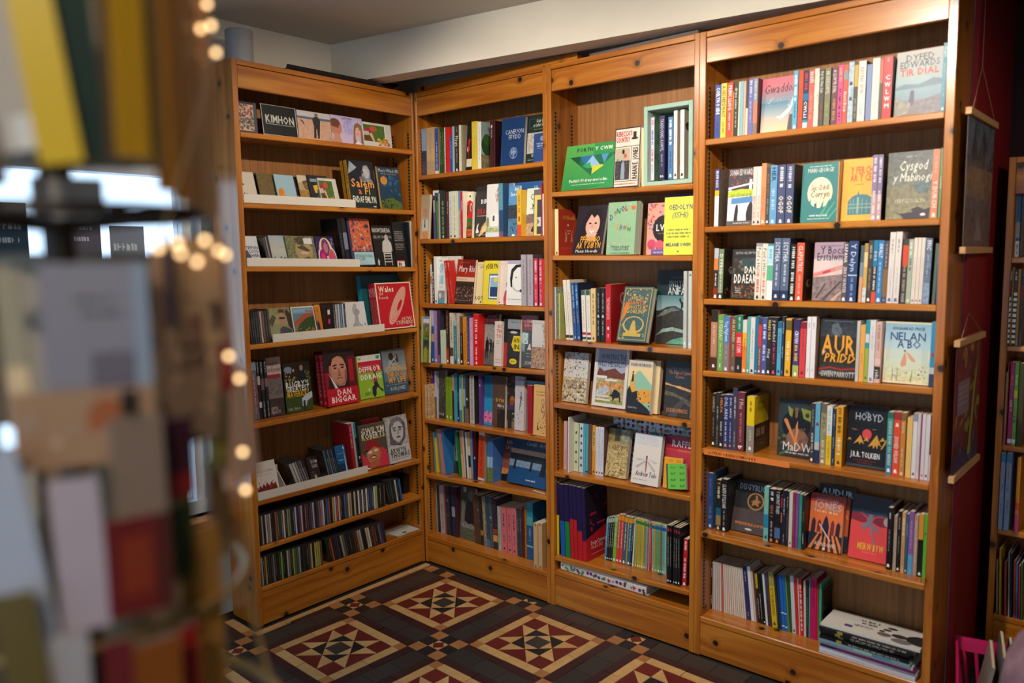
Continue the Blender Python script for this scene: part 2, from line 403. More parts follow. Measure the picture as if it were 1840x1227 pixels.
# left wall with the shop window cut out of it
WY0, WY1, WZ0, WZ1 = -3.05, -1.03, .48, 2.02
m = MB(); 
m.box((-.40, -5.1, 0), (-.25, WY0, CZ)); m.box((-.40, WY1, 0), (-.25, .3, CZ)); m.box((-.40, WY0, 0), (-.25, WY1, WZ0)); m.box((-.40, WY0, WZ1), (-.25, WY1, CZ))
struct(m.build('wall_left', PLASTER))
fr = plain('window_frame_paint', 'cfd3d6', .4)
wm = MB()
for y in (WY0, (WY0+WY1)/2-.03, WY1-.06): wm.box((-.38, y, WZ0), (-.30, y+.06, WZ1))
for z in (WZ0, WZ1-.06): wm.box((-.385, WY0, z), (-.295, WY1, z+.06))
win = struct(wm.build('window_1', fr))
wm = MB()
for x in (fx0, (fx0+fx1)/2-.03, fx1-.06): wm.box((x, -5.16, fz0), (x+.06, -5.08, fz1))
for z in (fz0, fz1-.06): wm.box((fx0, -5.165, z), (fx1, -5.075, z+.06))
win2 = struct(wm.build('window_2', fr))
gm, gnt, gb = new_mat('window_glass'); gb.inputs['Transmission Weight'].default_value = 1; gb.inputs['Roughness'].default_value = 0; gb.inputs['IOR'].default_value = 1.01
for y0, y1 in ((WY0+.06, (WY0+WY1)/2-.03), ((WY0+WY1)/2+.03, WY1-.06)):
    MB().box((-.345, y0, WZ0+.06), (-.341, y1, WZ1-.06)).build('pane', gm, win)
for x0, x1 in ((fx0+.06, (fx0+fx1)/2-.03), ((fx0+fx1)/2+.03, fx1-.06)): MB().box((x0, -5.125, fz0+.06), (x1, -5.121, fz1-.06)).build('pane', gm, win2)
board('window_sill', (-.30, WY0-.05, WZ0-.035), (-.17, WY1+.02, WZ0), PINE, win, ax=1)
# beam across the room above the right-hand bookcases, slightly askew to them
bd = Vector((math.cos(R(8.51)), math.sin(R(8.51)), 0)); bn = Vector((-bd.y, bd.x, 0)); B0 = Vector((.047, -.264, 0))-bd*.42
m = MB(); pts = [B0, B0+bd*3.3, B0+bd*3.3+bn*.118, B0+bn*.118]
m.prism([(p.x, p.y) for p in pts], 2.452, CZ+.01, 2); struct(m.build('trim_1', PLASTER))
tag(bpy.data.objects['trim_1'], 'long plaster beam under the ceiling above the right bookcases')

# ---------------------------------------------------------------- encaustic floor, laid in squares turned 2.5 degrees to the shelves
E1 = Vector((math.cos(R(-2.4)), math.sin(R(-2.4)))); E2 = Vector((-E1.y, E1.x)); FO = Vector((.444, -.301)); PITCH, P_, W_ = .585, .405, .18
def fw(x, y): return FO+E1*x+E2*y
_tm = {}; NT = [0]; rest = {}
vis = lambda p: -.3 < p.x < 2.3 and -1.75 < p.y < .02
def tile(key, poly, k, pos, rot):
    """key names the tile shape (mesh shared by all alike), poly its outline about (0,0) in metres, rot in quarter turns"""
    c = fw(*pos)
    if c.y > -.025 or (c.x < .058 and c.y > -1.0) or c.x < -.24 or c.y < -3 or c.x > 3.2: return
    a = rot*math.pi/2+R(-2.4)
    near = (c.x-.75)**2*.7+(c.y+.5)**2 < .62 and NT[0] < 292
    g = .0011
    cx = sum(p[0] for p in poly)/len(poly); cy = sum(p[1] for p in poly)/len(poly)
    sh = []
    for x, y in poly:
        d = math.hypot(x-cx, y-cy); s = max(.5, 1-g/d*1.25); sh.append((cx+(x-cx)*s, cy+(y-cy)*s))
    if near:
        if (key, k) not in _tm: _tm[(key, k)] = MB().prism(sh, -.012, 0, 2).mesh('tile', TILE[k])
        o = bpy.data.objects.new('tile', _tm[(key, k)]); col.objects.link(o); o.parent = fl; NT[0] += 1
        o.location = (c.x, c.y, random.uniform(-.0007, .0005)); o.rotation_euler = (random.uniform(-.004, .004), random.uniform(-.004, .004), a)
    else:
        mb = rest.setdefault(k, MB()); z = random.uniform(-.0007, .0005)
        mb.prism([(c.x+x*math.cos(a)-y*math.sin(a), c.y+x*math.sin(a)+y*math.cos(a)) for x, y in sh], -.012+z, z, 2)
def rect(w, h): return [(-w/2, -h/2), (w/2, -h/2), (w/2, h/2), (-w/2, h/2)]
b = .045; q = (P_-2*b)/4; cell = W_/3
order = sorted([(i, j) for i in range(-1, 5) for j in range(-5, 2)], key=lambda t: (fw(t[0]*PITCH, t[1]*PITCH)-Vector((.75, -.5))).length)
for i, j in order:
    X0, Y0 = i*PITCH, j*PITCH
    def T(key, poly, k, x, y, rot=0):
        for _ in range(rot): x, y = -y, x
        tile(key, poly, k, (X0+x, Y0+y), rot)
    for r in range(4):
        hb = P_/2-b/2; L2 = (P_-2*b)/2
        T('corner', rect(b, b), 't', -hb, -hb, r)
        for sx in (-1, 1): T('edge', rect(L2, b), 'b', sx*L2/2, -hb, r)
        u = 2*q
        T('square', rect(q, q), 'r', -u+q/2, -u+q/2, r)
        T('side_triangle', [(-q, -q/3), (q, -q/3), (0, 2*q/3)], 'r', 0, -u+q/3, r)
        T('point_a', [(-q*2/3, -q*2/3), (q/3, q/3), (-q*2/3, q/3)][::1] if False else [(-q/3, -2*q/3), (2*q/3, q/3), (-q/3, q/3)], 'b', -q+q/3, -u+q*2/3, r)
        T('point_b', [(q/3, -2*q/3), (q/3, q/3), (-2*q/3, q/3)], 'b', q-q/3, -u+q*2/3, r)
        T('dark_triangle', [(-q/3, -q/3), (2*q/3, -q/3), (-q/3, 2*q/3)], 'k', -q+q/3, -q+q/3, r)
        T('inner_triangle', [(-q/2, q/6), (0, -q/3), (q/2, q/6)], 'b', 0, -q+q/3, r)
    T('centre', rect(q, q), 's', 0, 0)
    for r in range(2):                                            # the band on two sides of the square
        for s in (-1, 0, 1): T('slate', rect(P_/3, .092), 's', s*P_/3, -PITCH/2, r)
        for sy in (-1, 1):
            for s in (-.5, .5): T('plum', rect(P_/2, .043), 'p', s*P_/2, -PITCH/2+sy*.0675, r)
    for a in (-1, 0, 1):                                          # the crossing
        for c in (-1, 0, 1):
            if a == 0 and c == 0:
                h = cell/2
                T('diamond', [(-h*.98, 0), (0, -h*.98), (h*.98, 0), (0, h*.98)], 'r', -PITCH/2, -PITCH/2)
                for r2 in range(4):
                    d = h*2/3; x, y = -PITCH/2, -PITCH/2; ox, oy = -d, -d
                    for _ in range(r2): ox, oy = -oy, ox
                    tile('diamond_corner', [(-h/3, -h/3), (2*h/3, -h/3), (-h/3, 2*h/3)], 'b', (X0+x+ox, Y0+y+oy), r2)
            else: T('cell', rect(cell, cell), 't' if a and c else 'k', -PITCH/2+a*cell, -PITCH/2+c*cell)
for n in range(7):                                                # buff strip along the left bookcase
    y = -.02-n*.145; mb = MB().prism(rect(.032, .143), -.012, 0, 2); o = mb.build('tile', TILE['b'], fl); o.location = (.038, y-.07, 0); NT[0] += 1
for k, mb in rest.items():
    o = mb.build('outer_tiles', TILE[k], fl); o['kind'] = 'stuff'

# ---------------------------------------------------------------- bookcases
TOP = 2.424
def bookcase(unit, loc, yaw, a0, a1, pl, pr, shelves, label, plinth, depth=.21, top=TOP, fascia=2.31, rails=True, shade=None):
    root = tag(empty('bookcase', loc, (0, 0, yaw)), label, 'bookcase', 'pine bookcases around the walls')
    t = .023
    L0, L1 = a0-pl, a0; R0, R1 = a1, a1+pr
    board('side_panel', (L0, 0, 0), (L1, depth, top), PINE, root, ax=2, bevel=.002)
    board('side_panel', (R0, 0, 0), (R1, depth, top), PINE, root, ax=2, bevel=.002)
    board('back_panel', (a0, depth-.012, 0), (a1, depth-.003, top-.02), PLY, root, ax=2, bevel=0)
    board('top_board', (L1+.0004, .001, top-.022), (R0-.0004, depth-.013, top-.001), PINE, root, ax=0)
    board('fascia', (L1+.0004, .004, fascia), (R0-.0004, .022, top-.024), PINE, root, ax=0, bevel=.002)
    board('plinth', (L1+.0004, .004, .003), (R0-.0004, .022, plinth-.024), PINE, root, ax=0)
    board('bottom_shelf', (L1+.0004, .0, plinth-.023), (R0-.0004, depth-.013, plinth), PINE, root, ax=0, bevel=.003)
    for zl, zr in shelves:
        o = board('shelf', (L1+.0006, .0, -.022), (R0-.0006, depth-.013, 0), PINE, root, ax=0, bevel=.003)
        o.location = ((a0)*0, 0, 0); sl = math.atan2(zr-zl, a1-a0); o.rotation_euler = (0, -sl, 0)
        mid = (a0+a1)/2; o.location = (mid-mid*math.cos(sl), 0, (zl+zr)/2-mid*math.sin(sl))
    if rails:
        for x, d in ((a0+.0012, 1), (a1-.0012, -1)):
            for y in (.032, .15):
                MB().box((x-.0011 if d > 0 else x-.0002, y-.006, plinth+.02), (x+.0002 if d > 0 else x+.0011, y+.006, fascia-.08)).build('shelf_strip', STRIP, root)
    return root
SHZ = {1: [(2.1328, 2.1424), (1.8422, 1.8435), (1.5768, 1.5573), (1.245, 1.247), (0.9032, 0.9097), (0.5642, 0.5572), (0.3583, 0.3632)], 2: [(2.0157, 2.0174), (1.6965, 1.6951), (1.3722, 1.3789), (1.0672, 1.09), (0.7719, 0.7779), (0.4786, 0.5098)], 3: [(1.8816, 1.8724), (1.6061, 1.5981), (1.2338, 1.2312), (0.9481, 0.943), (0.6327, 0.6457), (0.2384, 0.2555)], 4: [(2.0302, 2.0326), (1.7053, 1.7049), (1.432, 1.4319), (1.1542, 1.1638), (0.8494, 0.8483), (0.5127, 0.51)], 5: [(1.5766, 1.5766), (1.2596, 1.2596), (0.8921, 0.8921), (0.5758, 0.5758)]}
PLZ = {1: 0.1763, 2: 0.1473, 3: 0.1695, 4: 0.1636}
bookcase(1, (0, 0, 0), R(90), -.971, -.015, .026, .0145, SHZ[1], 'pine bookcase on the left, standing at right angles to the others, full of discs', PLZ[1])
bookcase(2, (0, 0, 0), 0, .016, .822, .0155, .022, SHZ[2], 'pine bookcase in the corner, narrow-looking, plain wooden strip on top', PLZ[2])
bookcase(3, (0, 0, 0), 0, .868, 1.552, .0225, .022, SHZ[3], 'middle pine bookcase holding a mint display box and floral files', PLZ[3])
bookcase(4, (0, 0, 0), 0, 1.600, 2.411, .0255, .027, SHZ[4], 'large pine bookcase on the right, its shelves packed with paperbacks', PLZ[4])
bookcase(5, (0, .55, 0), 0, 2.522, 3.10, .022, .022, SHZ[5], 'distant pine bookcase beyond the red wall with picture books', .246, depth=.24, top=1.93, fascia=1.80, rails=False)

ROWS=[
(1,'top shelf',.01,[
('f',-.9695,-.8712,.025,2.1331,.1284,.014,4,0,'c','1c1c24','R.06,.06,.84,.92:c8a890;S.1,.1,.82,.9,60,.12:8a4838;S.1,.1,.82,.9,40,.1:384050;S.1,.1,.82,.5,30,.1:b0a088;S.1,.1,.82,.5,16,.1:406850;R.84,0,.97,1:3a4050','dark-framed disc case with a busy multicoloured painting, left end','',''),
('f',-.8459,-.6709,.025,2.1349,.1319,.008,8,0,'c','101010','R0,0,1,1:b0b0a8;R.02,.02,.98,.985:101010;T.1,.42,.92,.24,c:c0c0b8:KIMHON;R.1,.36,.92,.375:b0b0a8;R.1,.36,.115,.66:b0b0a8;R.905,.36,.92,.6:b0b0a8','black disc sleeve with angular outlined white lettering','',''),
('f',-.6688,-.4889,.025,2.1367,.1257,.006,6,0,'c','c8a088','R0,.72,1,1:b8b4b4;R0,.72,1,.8:506078;R0,.0,1,.72:c09880~2;P.45,.06 .48,.5 .44,.72 .52,.84 .62,.84 .68,.72 .66,.5 .62,.06 .57,.06 .56,.4 .54,.4 .52,.06:2c2c2c;E.57,.9,.05,.06:7a5040;P.05,.68 .14,.58 .18,.48 .2,.52 .16,.64:5a3828;t.06,.86,.4,.06:d8d0c8:ELIN DAF;E.95,.1,.02,.04:888880','sandy disc sleeve with a man standing on a beach','',''),
('f',-.4874,-.3055,.025,2.1386,.1259,.006,6,0,'c','c0b0c8','G.5-1:c8bcd0:b0a4c4;E.15,.55,.18,.3:b87860;E.12,.72,.16,.16:6a4030;P0,.0 .1,.35 .25,.3 .3,.0:c08870;E.55,.6,.18,.28:a8a0d0~4;E.82,.52,.13,.22:d8a898;P.66,.0 .7,.5 .74,.75 .85,.82 .97,.74 1,.4 1,.0 .92,.1 .93,.5 .86,.66 .76,.6 .74,.3 .78,.0:8a6448;P.7,.0 .82,.14 .95,.0:e0d8d8;E.76,.56,.02,.015:302828;E.87,.56,.02,.015:302828;E.82,.4,.04,.015:b05050;t.25,.88,.75,.07:484868:LLEUWEN;E.2,.56,.03,.02:302828',"lilac disc sleeve with two young women's faces",'',''),
('f',-.3044,-.1271,.025,2.1404,.113,.006,6,0,'c','c8c8bc','R.0,.18,.78,.93:e8e4d8;R.02,.2,.76,.91:4c6c30~6;P.02,.2 .02,.4 .3,.5 .45,.2:5a4428~6;P.2,.55 .34,.2 .4,.22 .3,.58:d0a888;E.2,.66,.14,.12:a02848;E.36,.74,.14,.12:b05838;R.02,.45,.2,.62:c0b0a0;S.5,.05,.9,.34,24,.07:d0a030;S.5,.08,.92,.34,14,.06:b03028;t.15,.93,.5,.05:b08838:pop','pale disc sleeve with gardening hands and a red-yellow starburst','','')]),
(1,'second shelf',.0014,[
('f',-.9461,-.8443,.085,1.8423,.1438,.006,17,0,'c','d0c4b4','R0,.0,1,1:d0c4b4;E.35,.6,.1,.04:282420;E.2,.6,.07,.03:282420;P.3,.2 .4,.35 .5,.2 .45,.05:282420;P.25,.45 .3,.6 .36,.45:484038;E.28,.42,.08,.015:403830;S.1,.05,.6,.3,12,.08:302c28;S.1,.7,.5,.95,5,.06:a09888','cream sleeve with a black and white drawn face, left end of rail','',''),
('f',-.8918,-.8007,.093,1.8424,.1425,.006,17,0,'c','24301c','R0,.4,1,1:283420~6;E.2,.7,.14,.1:b89878;P.0,.0 .05,.5 .2,.6 .45,.4 .5,.0:181818;P.2,.0 .3,.3 .6,.2 .6,0:383058;E.55,.25,.1,.08:8088a0','dark green sleeve with a pale-haired figure in purple','',''),
('f',-.8392,-.7507,.07,1.8424,.1418,.006,17,0,'c','6a5830','R0,0,1,1:6a5830~3','plain olive brown disc sleeve in the white rail','',''),
('f',-.818,-.7194,.078,1.8425,.1385,.006,17,0,'c','c8ccd0','R.05,.9,1,1:88a8c0;P.2,.3 .3,.6 .45,.7 .4,.6 .3,.3:505050;S.1,.1,.45,.7,14,.07:606468;E.5,.15,.14,.12:c01830;t.1,.78,.6,.1:404848:Yn Hen','pale sleeve with a pencil sketch and red blot','',''),
('f',-.7626,-.662,.055,1.8426,.1393,.006,17,0,'c','98b8c4','R0,0,1,.18:c8b8a0;P.1,.0 .08,.45 .14,.52 .3,.55 .38,.45 .4,.0:d07c20;S.1,.05,.4,.5,8,.1:e09038','pale blue sleeve with an orange shape','',''),
('f',-.7274,-.6209,.063,1.8426,.1352,.006,17,0,'c','241810','S.2,.5,.75,.75,10,.1:a03818;S.3,.05,.9,.35,16,.12:a85818;E.5,.6,.2,.08:c04818;R0,0,.3,.6:1a1210','dark brown sleeve with glowing orange figures','',''),
('f',-.6475,-.5401,.047,1.8427,.1433,.006,17,0,'c','b09870','R0,.75,1,1:c8bca0;R0,0,1,.5:a07840~4;P.2,.8 .3,.55 .5,.5 .7,.6 .72,.8 .5,.85:6a5030~5;E.5,.66,.2,.1:8a7048;E.55,.66,.2,.015:282018','tan sleeve with a blurred face in glasses','',''),
('f',-.5988,-.4907,.037,1.8428,.146,.008,17,0,'c','24282c','R.1,.78,.7,.88:8a98a0;P.2,.65 .5,.7 .7,.62 .6,.5 .4,.55 .35,.4 .25,.42:d8a830;S.3,.05,.9,.4,14,.1:5a5c58;E.7,.4,.08,.1:a04028','dark sleeve with a yellow bird-like shape','',''),
('f',-.5535,-.4514,.025,1.8429,.1332,.01,17,0,'c','c8c4b8','R.0,.18,.78,.93:e8e4d8;R.02,.2,.76,.91:4c6c30~6;P.02,.2 .02,.4 .3,.5 .45,.2:5a4428~6;P.2,.55 .34,.2 .4,.22 .3,.58:d0a888;E.2,.66,.14,.12:a02848;E.36,.74,.14,.12:b05838;R.02,.45,.2,.62:c0b0a0;S.5,.05,.9,.34,24,.07:d0a030;S.5,.08,.92,.34,14,.06:b03028;t.15,.93,.5,.05:b08838:pop','pale sleeve with gardening hands, right end of upper white rail','',''),
('f',-.3892,-.2331,.055,1.8431,.2232,.02,9,0,'b','1c2c2c','','second copy of the coral-titled book, behind it, yellow spine showing','c89828','t.08-.5:604010:SALEM A FI;d.6-.95:a87018'),
('f',-.3878,-.2293,.025,1.8431,.2244,.024,9,0,'b','1c2c2c','R0,.52,1,1:20242c;P0,.7 .3,.82 .35,.86 .1,.98:98a0a8~4;P.5,.55 .52,.72 .6,.9 .76,.92 .86,.8 .84,.62 .95,.55:8a8c90~5;E.7,.76,.12,.13:b0b0b0~3;E.54,.76,.06,.03:404448;P.6,.55 .4,.62 .42,.66 .62,.66:686c70;T.06,.43,.96,.17:e09850:Salem;T.25,.28,.5,.14:d86850:a;T.5,.28,.82,.14:d8a048:Fi;T.06,.1,.96,.13,c:e0dccc:ENDAF EMLYN;E.88,.02,.06,.012:d0d0d0','dark green face-out book with a singer and coral title','d8a030','t.08-.5:604010:SALEM A FI;d.6-.95:a87018'),
('f',-.2151,-.0678,.025,1.8434,.2092,.012,9,0,'b','1c3c54',"R0,0,.06,1:a88030;S.2,.3,.95,.8,18,.16:28587c;E.3,.68,.15,.1:c88830;P.06,.18 .3,.24 .6,.28 .95,.16 1,0 .06,0:546430~6;S.08,.02,.7,.2,22,.07:202818;t.1,.88,.98,.08:d0d4d0:Mae'n Wlad i Mi;d.2,.83,.9,.85:c0a060",'deep blue face-out book with a golden moon above a green hill','','')]),
(1,'third shelf',.0204,[
('f',-.9497,-.8687,.045,1.5751,.132,.006,17,0,'c','c8ccd0','P0,0 0,.75 .08,.68 .12,.55 .3,.5 .5,.2 .6,0:303440;P.2,.5 .45,.35 .6,.0 .35,.0:48445c;R0,.55,.05,.8:c89880;T.12,.55,.96,.1:343c4c:STEFFAN;T.3,.42,.96,.1:343c4c:LLOYD;T.3,.28,.96,.1:343c4c:OWEN;d.5,.2,.96,.22:888c90','white sleeve with a dark-suited shoulder and navy lettering','',''),
('s',-.8542,-.8437,.04,1.5742,.1257,.118,-12,'c','4a4844','','',''),
('s',-.8427,-.8341,.04,1.574,.1289,.118,-12,'c','8a8480','','',''),
('s',-.8335,-.8254,.04,1.5738,.1305,.118,-12,'c','383838','','',''),
('f',-.8104,-.6998,.045,1.5724,.1384,.008,17,0,'c','a8b0b0','G.4-1:b8b4a8:98a8b0;R0,.15,1,.24:28302c~4;S.05,.2,.8,.28,12,.07:202824;R0,0,1,.16:8a6848~5;d.4,.6,.8,.62:788080','grey sky sleeve above a dark field','',''),
('f',-.7354,-.5826,.033,1.5703,.1383,.01,17,0,'c','6a6c48','R0,.0,1,1:70704c~8;E.58,.5,.3,.36:a08c64;P.3,.9 .5,.98 .8,.9 .7,.7 .4,.7:4c4428~6;P.35,.6 .55,.7 .8,.5 .7,.45:50442c;E.6,.42,.16,.05:c0a880;P.4,.2 .7,.3 .95,.1 .9,0 .4,0:584830;R.62,.72,.92,.92:d0d0d0','olive sleeve with a large shadowed face and price sticker','',''),
('f',-.582,-.4791,.025,1.5674,.1412,.008,17,0,'c','3c2460','G.4-1:402870~4:281c48~4;E.5,.5,.36,.46:e0c890;E.3,.24,.28,.4:d8c0c0;E.74,.24,.28,.4:d8c0c0;E.5,.62,.22,.3:6a3460;E.5,.6,.12,.18:b06880;E.28,.24,.2,.32:901860;E.28,.24,.12,.2:c83078;E.76,.24,.2,.32:b06030;E.76,.24,.12,.2:c03888;S.05,.7,.95,.95,8,.03:a090d0;t.82,.72,.98,.2:9088b0:Z',"purple sleeve with three glowing women's heads",'',''),
('s',-.4621,-.442,.03,1.5661,.2239,.13,-8,'d','1c1a20','d.3-.8:585868','',''),
('s',-.4397,-.4171,.03,1.5656,.2273,.13,-8,'d','24242c','b.3-.65:788090','',''),
('f',-.3928,-.2582,.025,1.5635,.2367,.012,11,0,'d','3a3458','R.1,.3,1,.98:c06040~6;S.12,.3,.98,.98,40,.13:d86840;S.12,.3,.98,.95,30,.1:504870;S.12,.3,.98,.8,14,.1:b0a890;E.85,.82,.1,.04:303040;R.12,.02,1,.28:a0c4c8;T.16,.17,.95,.06:506878:INTERNATIONAL;T.16,.1,.6,.06:506878:VELVET;d.2,.05,.7,.06:708088','tall face-out orange collage cover with a pale blue title panel','',''),
('f',-.2521,-.1264,.025,1.5608,.2042,.012,9,0,'b','1a181a','T.0,.83,.92,.1:d8d4cc:NOSWYDDIE DA;t.02,.68,.95,.07:a8a4a0:SELWYN SION;P.4,.36 .46,.6 .6,.66 .78,.66 .9,.56 .92,.38 .8,.34 .55,.34:c0bcb4;E.68,.7,.09,.08:b0a8a0;R.45,.02,.48,.36:c8c4bc;R.82,.02,.85,.36:c8c4bc;R.45,.3,.85,.33:c8c4bc;R.45,.24,.85,.26:c8c4bc;R.45,.17,.85,.19:c8c4bc;R.45,.1,.85,.12:c8c4bc;P.1,.1 .14,.2 .2,.12 .18,.03 .12,.03:c8c0b8','black face-out book with a man seated backwards on a white chair','',''),
('f',-.1213,-.0429,.025,1.5584,.2246,.008,8,0,'b','1c1c1e','d.1,.78,.85,.8:a8a8a8;d.1,.74,.85,.76:a8a8a8;d.1,.7,.85,.72:a8a8a8;d.1,.66,.85,.68:a8a8a8;d.1,.62,.85,.64:a8a8a8;d.1,.58,.85,.6:a8a8a8;d.1,.5,.8,.52:a8a8a8;d.1,.46,.8,.48:a8a8a8;d.1,.42,.85,.44:a8a8a8;d.1,.38,.7,.4:a8a8a8;R.05,.12,.7,.15:b02028;R.08,.0,.7,.12:d8d8d0;D.18,.02,.6,.1:303030','black book shown back cover out, with a barcode','',''),
('s',-.0338,-.0243,.025,1.5568,.2282,.128,-3.9,'b','182028','d.5-.9:8090a0','',''),
('s',-.0237,-.0165,.025,1.5573,.2319,.128,0,'b','c8c8c0','d.1-.5:a04848;b.3-1:b0b8b8','','')]),
(1,'fourth shelf',.0021,[
('s',-.9599,-.95,.02,1.2451,.1388,.118,-4,'c','2c2c30','d.2-.8:787878','',''),
('s',-.9491,-.9386,.02,1.2451,.1381,.118,-4,'c','24262a','d.2-.8:787878','',''),
('s',-.9377,-.93,.02,1.2451,.1383,.118,-4,'c','383c48','d.2-.8:787878','',''),
('s',-.929,-.918,.02,1.2451,.1385,.118,-4,'c','30343c','d.2-.8:787878','',''),
('s',-.917,-.9078,.02,1.2452,.1403,.118,-4,'c','504048','d.2-.8:787878','',''),
('s',-.9069,-.8977,.02,1.2452,.1404,.118,-4,'c','c0a8a0','d.2-.8:787878','',''),
('s',-.8967,-.8846,.02,1.2452,.1414,.118,-4,'c','6a5048','d.2-.8:787878','',''),
('s',-.8836,-.8715,.02,1.2452,.1422,.118,-4,'c','3a3830','d.2-.8:787878','',''),
('s',-.8705,-.8593,.02,1.2453,.1423,.118,-4,'c','4a4840','d.2-.8:787878','',''),
('f',-.8445,-.731,.032,1.2454,.1456,.006,14,0,'c','8a8860','G.5-1:98986c~4:7c7c54~4;P0,.6 .2,.8 .35,.7 .1,.4:4c4a30~6;P.35,.0 .45,.35 .6,.42 .75,.38 .95,.3 1,0:3c4048;E.6,.66,.16,.24:a87c60;P.44,.8 .5,.95 .72,.95 .78,.75 .7,.84 .5,.84:4a3020;R.48,.64,.74,.7:201818;P.78,.9 .85,.95 1,.8 1,.3 .85,.4:302c24;D.0,.04,.55,.1:a0a090','olive sleeve with a man in sunglasses','',''),
('f',-.7304,-.6069,.026,1.2457,.144,.006,13,0,'c','5a5830','R0,0,1,1:d0ccc0;R.04,.03,.96,.96:5c7888;R.04,.78,.96,.94:7098b0;P.04,.5 .5,.75 .96,.8 .96,.6 .04,.35:9a4c30;P.04,.2 .3,.45 .6,.62 .96,.7 .96,.2:2c4420~5;S.08,.05,.9,.3,26,.09:a08050;S.08,.05,.9,.3,16,.09:3c2c1c;t.1,.84,.6,.08,i:a8c8d8:Gwenno Dafydd;T.6,.8,.96,.09,i:b04040:Hiraeth','painted hillside sleeve with a market scene','',''),
('f',-.5933,-.5613,.04,1.2459,.1467,.006,13,0,'c','c87020','G.5-1:c87820:d08830;P.05,.0 .05,.42 .3,.5 .5,.45 .5,.0:283440;E.42,.62,.1,.22:a87860;P.34,.8 .4,.92 .5,.9 .5,.6 .46,.75:2c2420;T.03,.03,.32,.1:e8e8e8:LAN','orange sunset sleeve with a bearded man in profile','',''),
('s',-.5582,-.5444,.015,1.2459,.1434,.118,-1.5,'c','201c20','b.15-.3:d0d0d0;b.45-.6:c02868','',''),
('s',-.5431,-.527,.015,1.246,.1439,.118,-2,'c','141416','','',''),
('s',-.5248,-.515,.015,1.246,.1457,.118,-3,'c','504c4c','d.2-.8:c0c0c0','',''),
('s',-.5139,-.5008,.015,1.246,.1463,.118,-3,'c','9a9a98','d.2-.8:c0c0c0','',''),
('s',-.4997,-.4876,.015,1.246,.1469,.118,-3,'c','a8b0b8','d.2-.8:c0c0c0','',''),
('s',-.4865,-.4755,.015,1.2461,.1471,.118,-3,'c','5870a0','d.2-.8:c0c0c0','',''),
('s',-.4744,-.4644,.015,1.2461,.1474,.118,-3,'c','a8b8c8','d.2-.8:c0c0c0','',''),
('s',-.4633,-.4544,.015,1.2461,.1472,.118,-3,'c','20242c','d.2-.8:c0c0c0','',''),
('f',-.4423,-.3172,.02,1.2463,.15,.006,12,0,'c','c8c8c8','P.3,.05 .3,.25 .42,.35 .45,.55 .36,.7 .4,.8 .5,.95 .6,.92 .6,.8 .72,.7 .7,.6 .62,.55 .6,.4 .66,.3 .75,.25 .75,.05:9a9898~5;S.25,.05,.9,.3,14,.08:8a8888','white sleeve with a faint grey statue','',''),
('f',-.2784,-.0294,.095,1.2468,.2697,.03,6,0,'b','14545c','R0,.0,1,1:14545c','large teal book standing behind the red record book','2098b8','b.6-.75:8a50a0'),
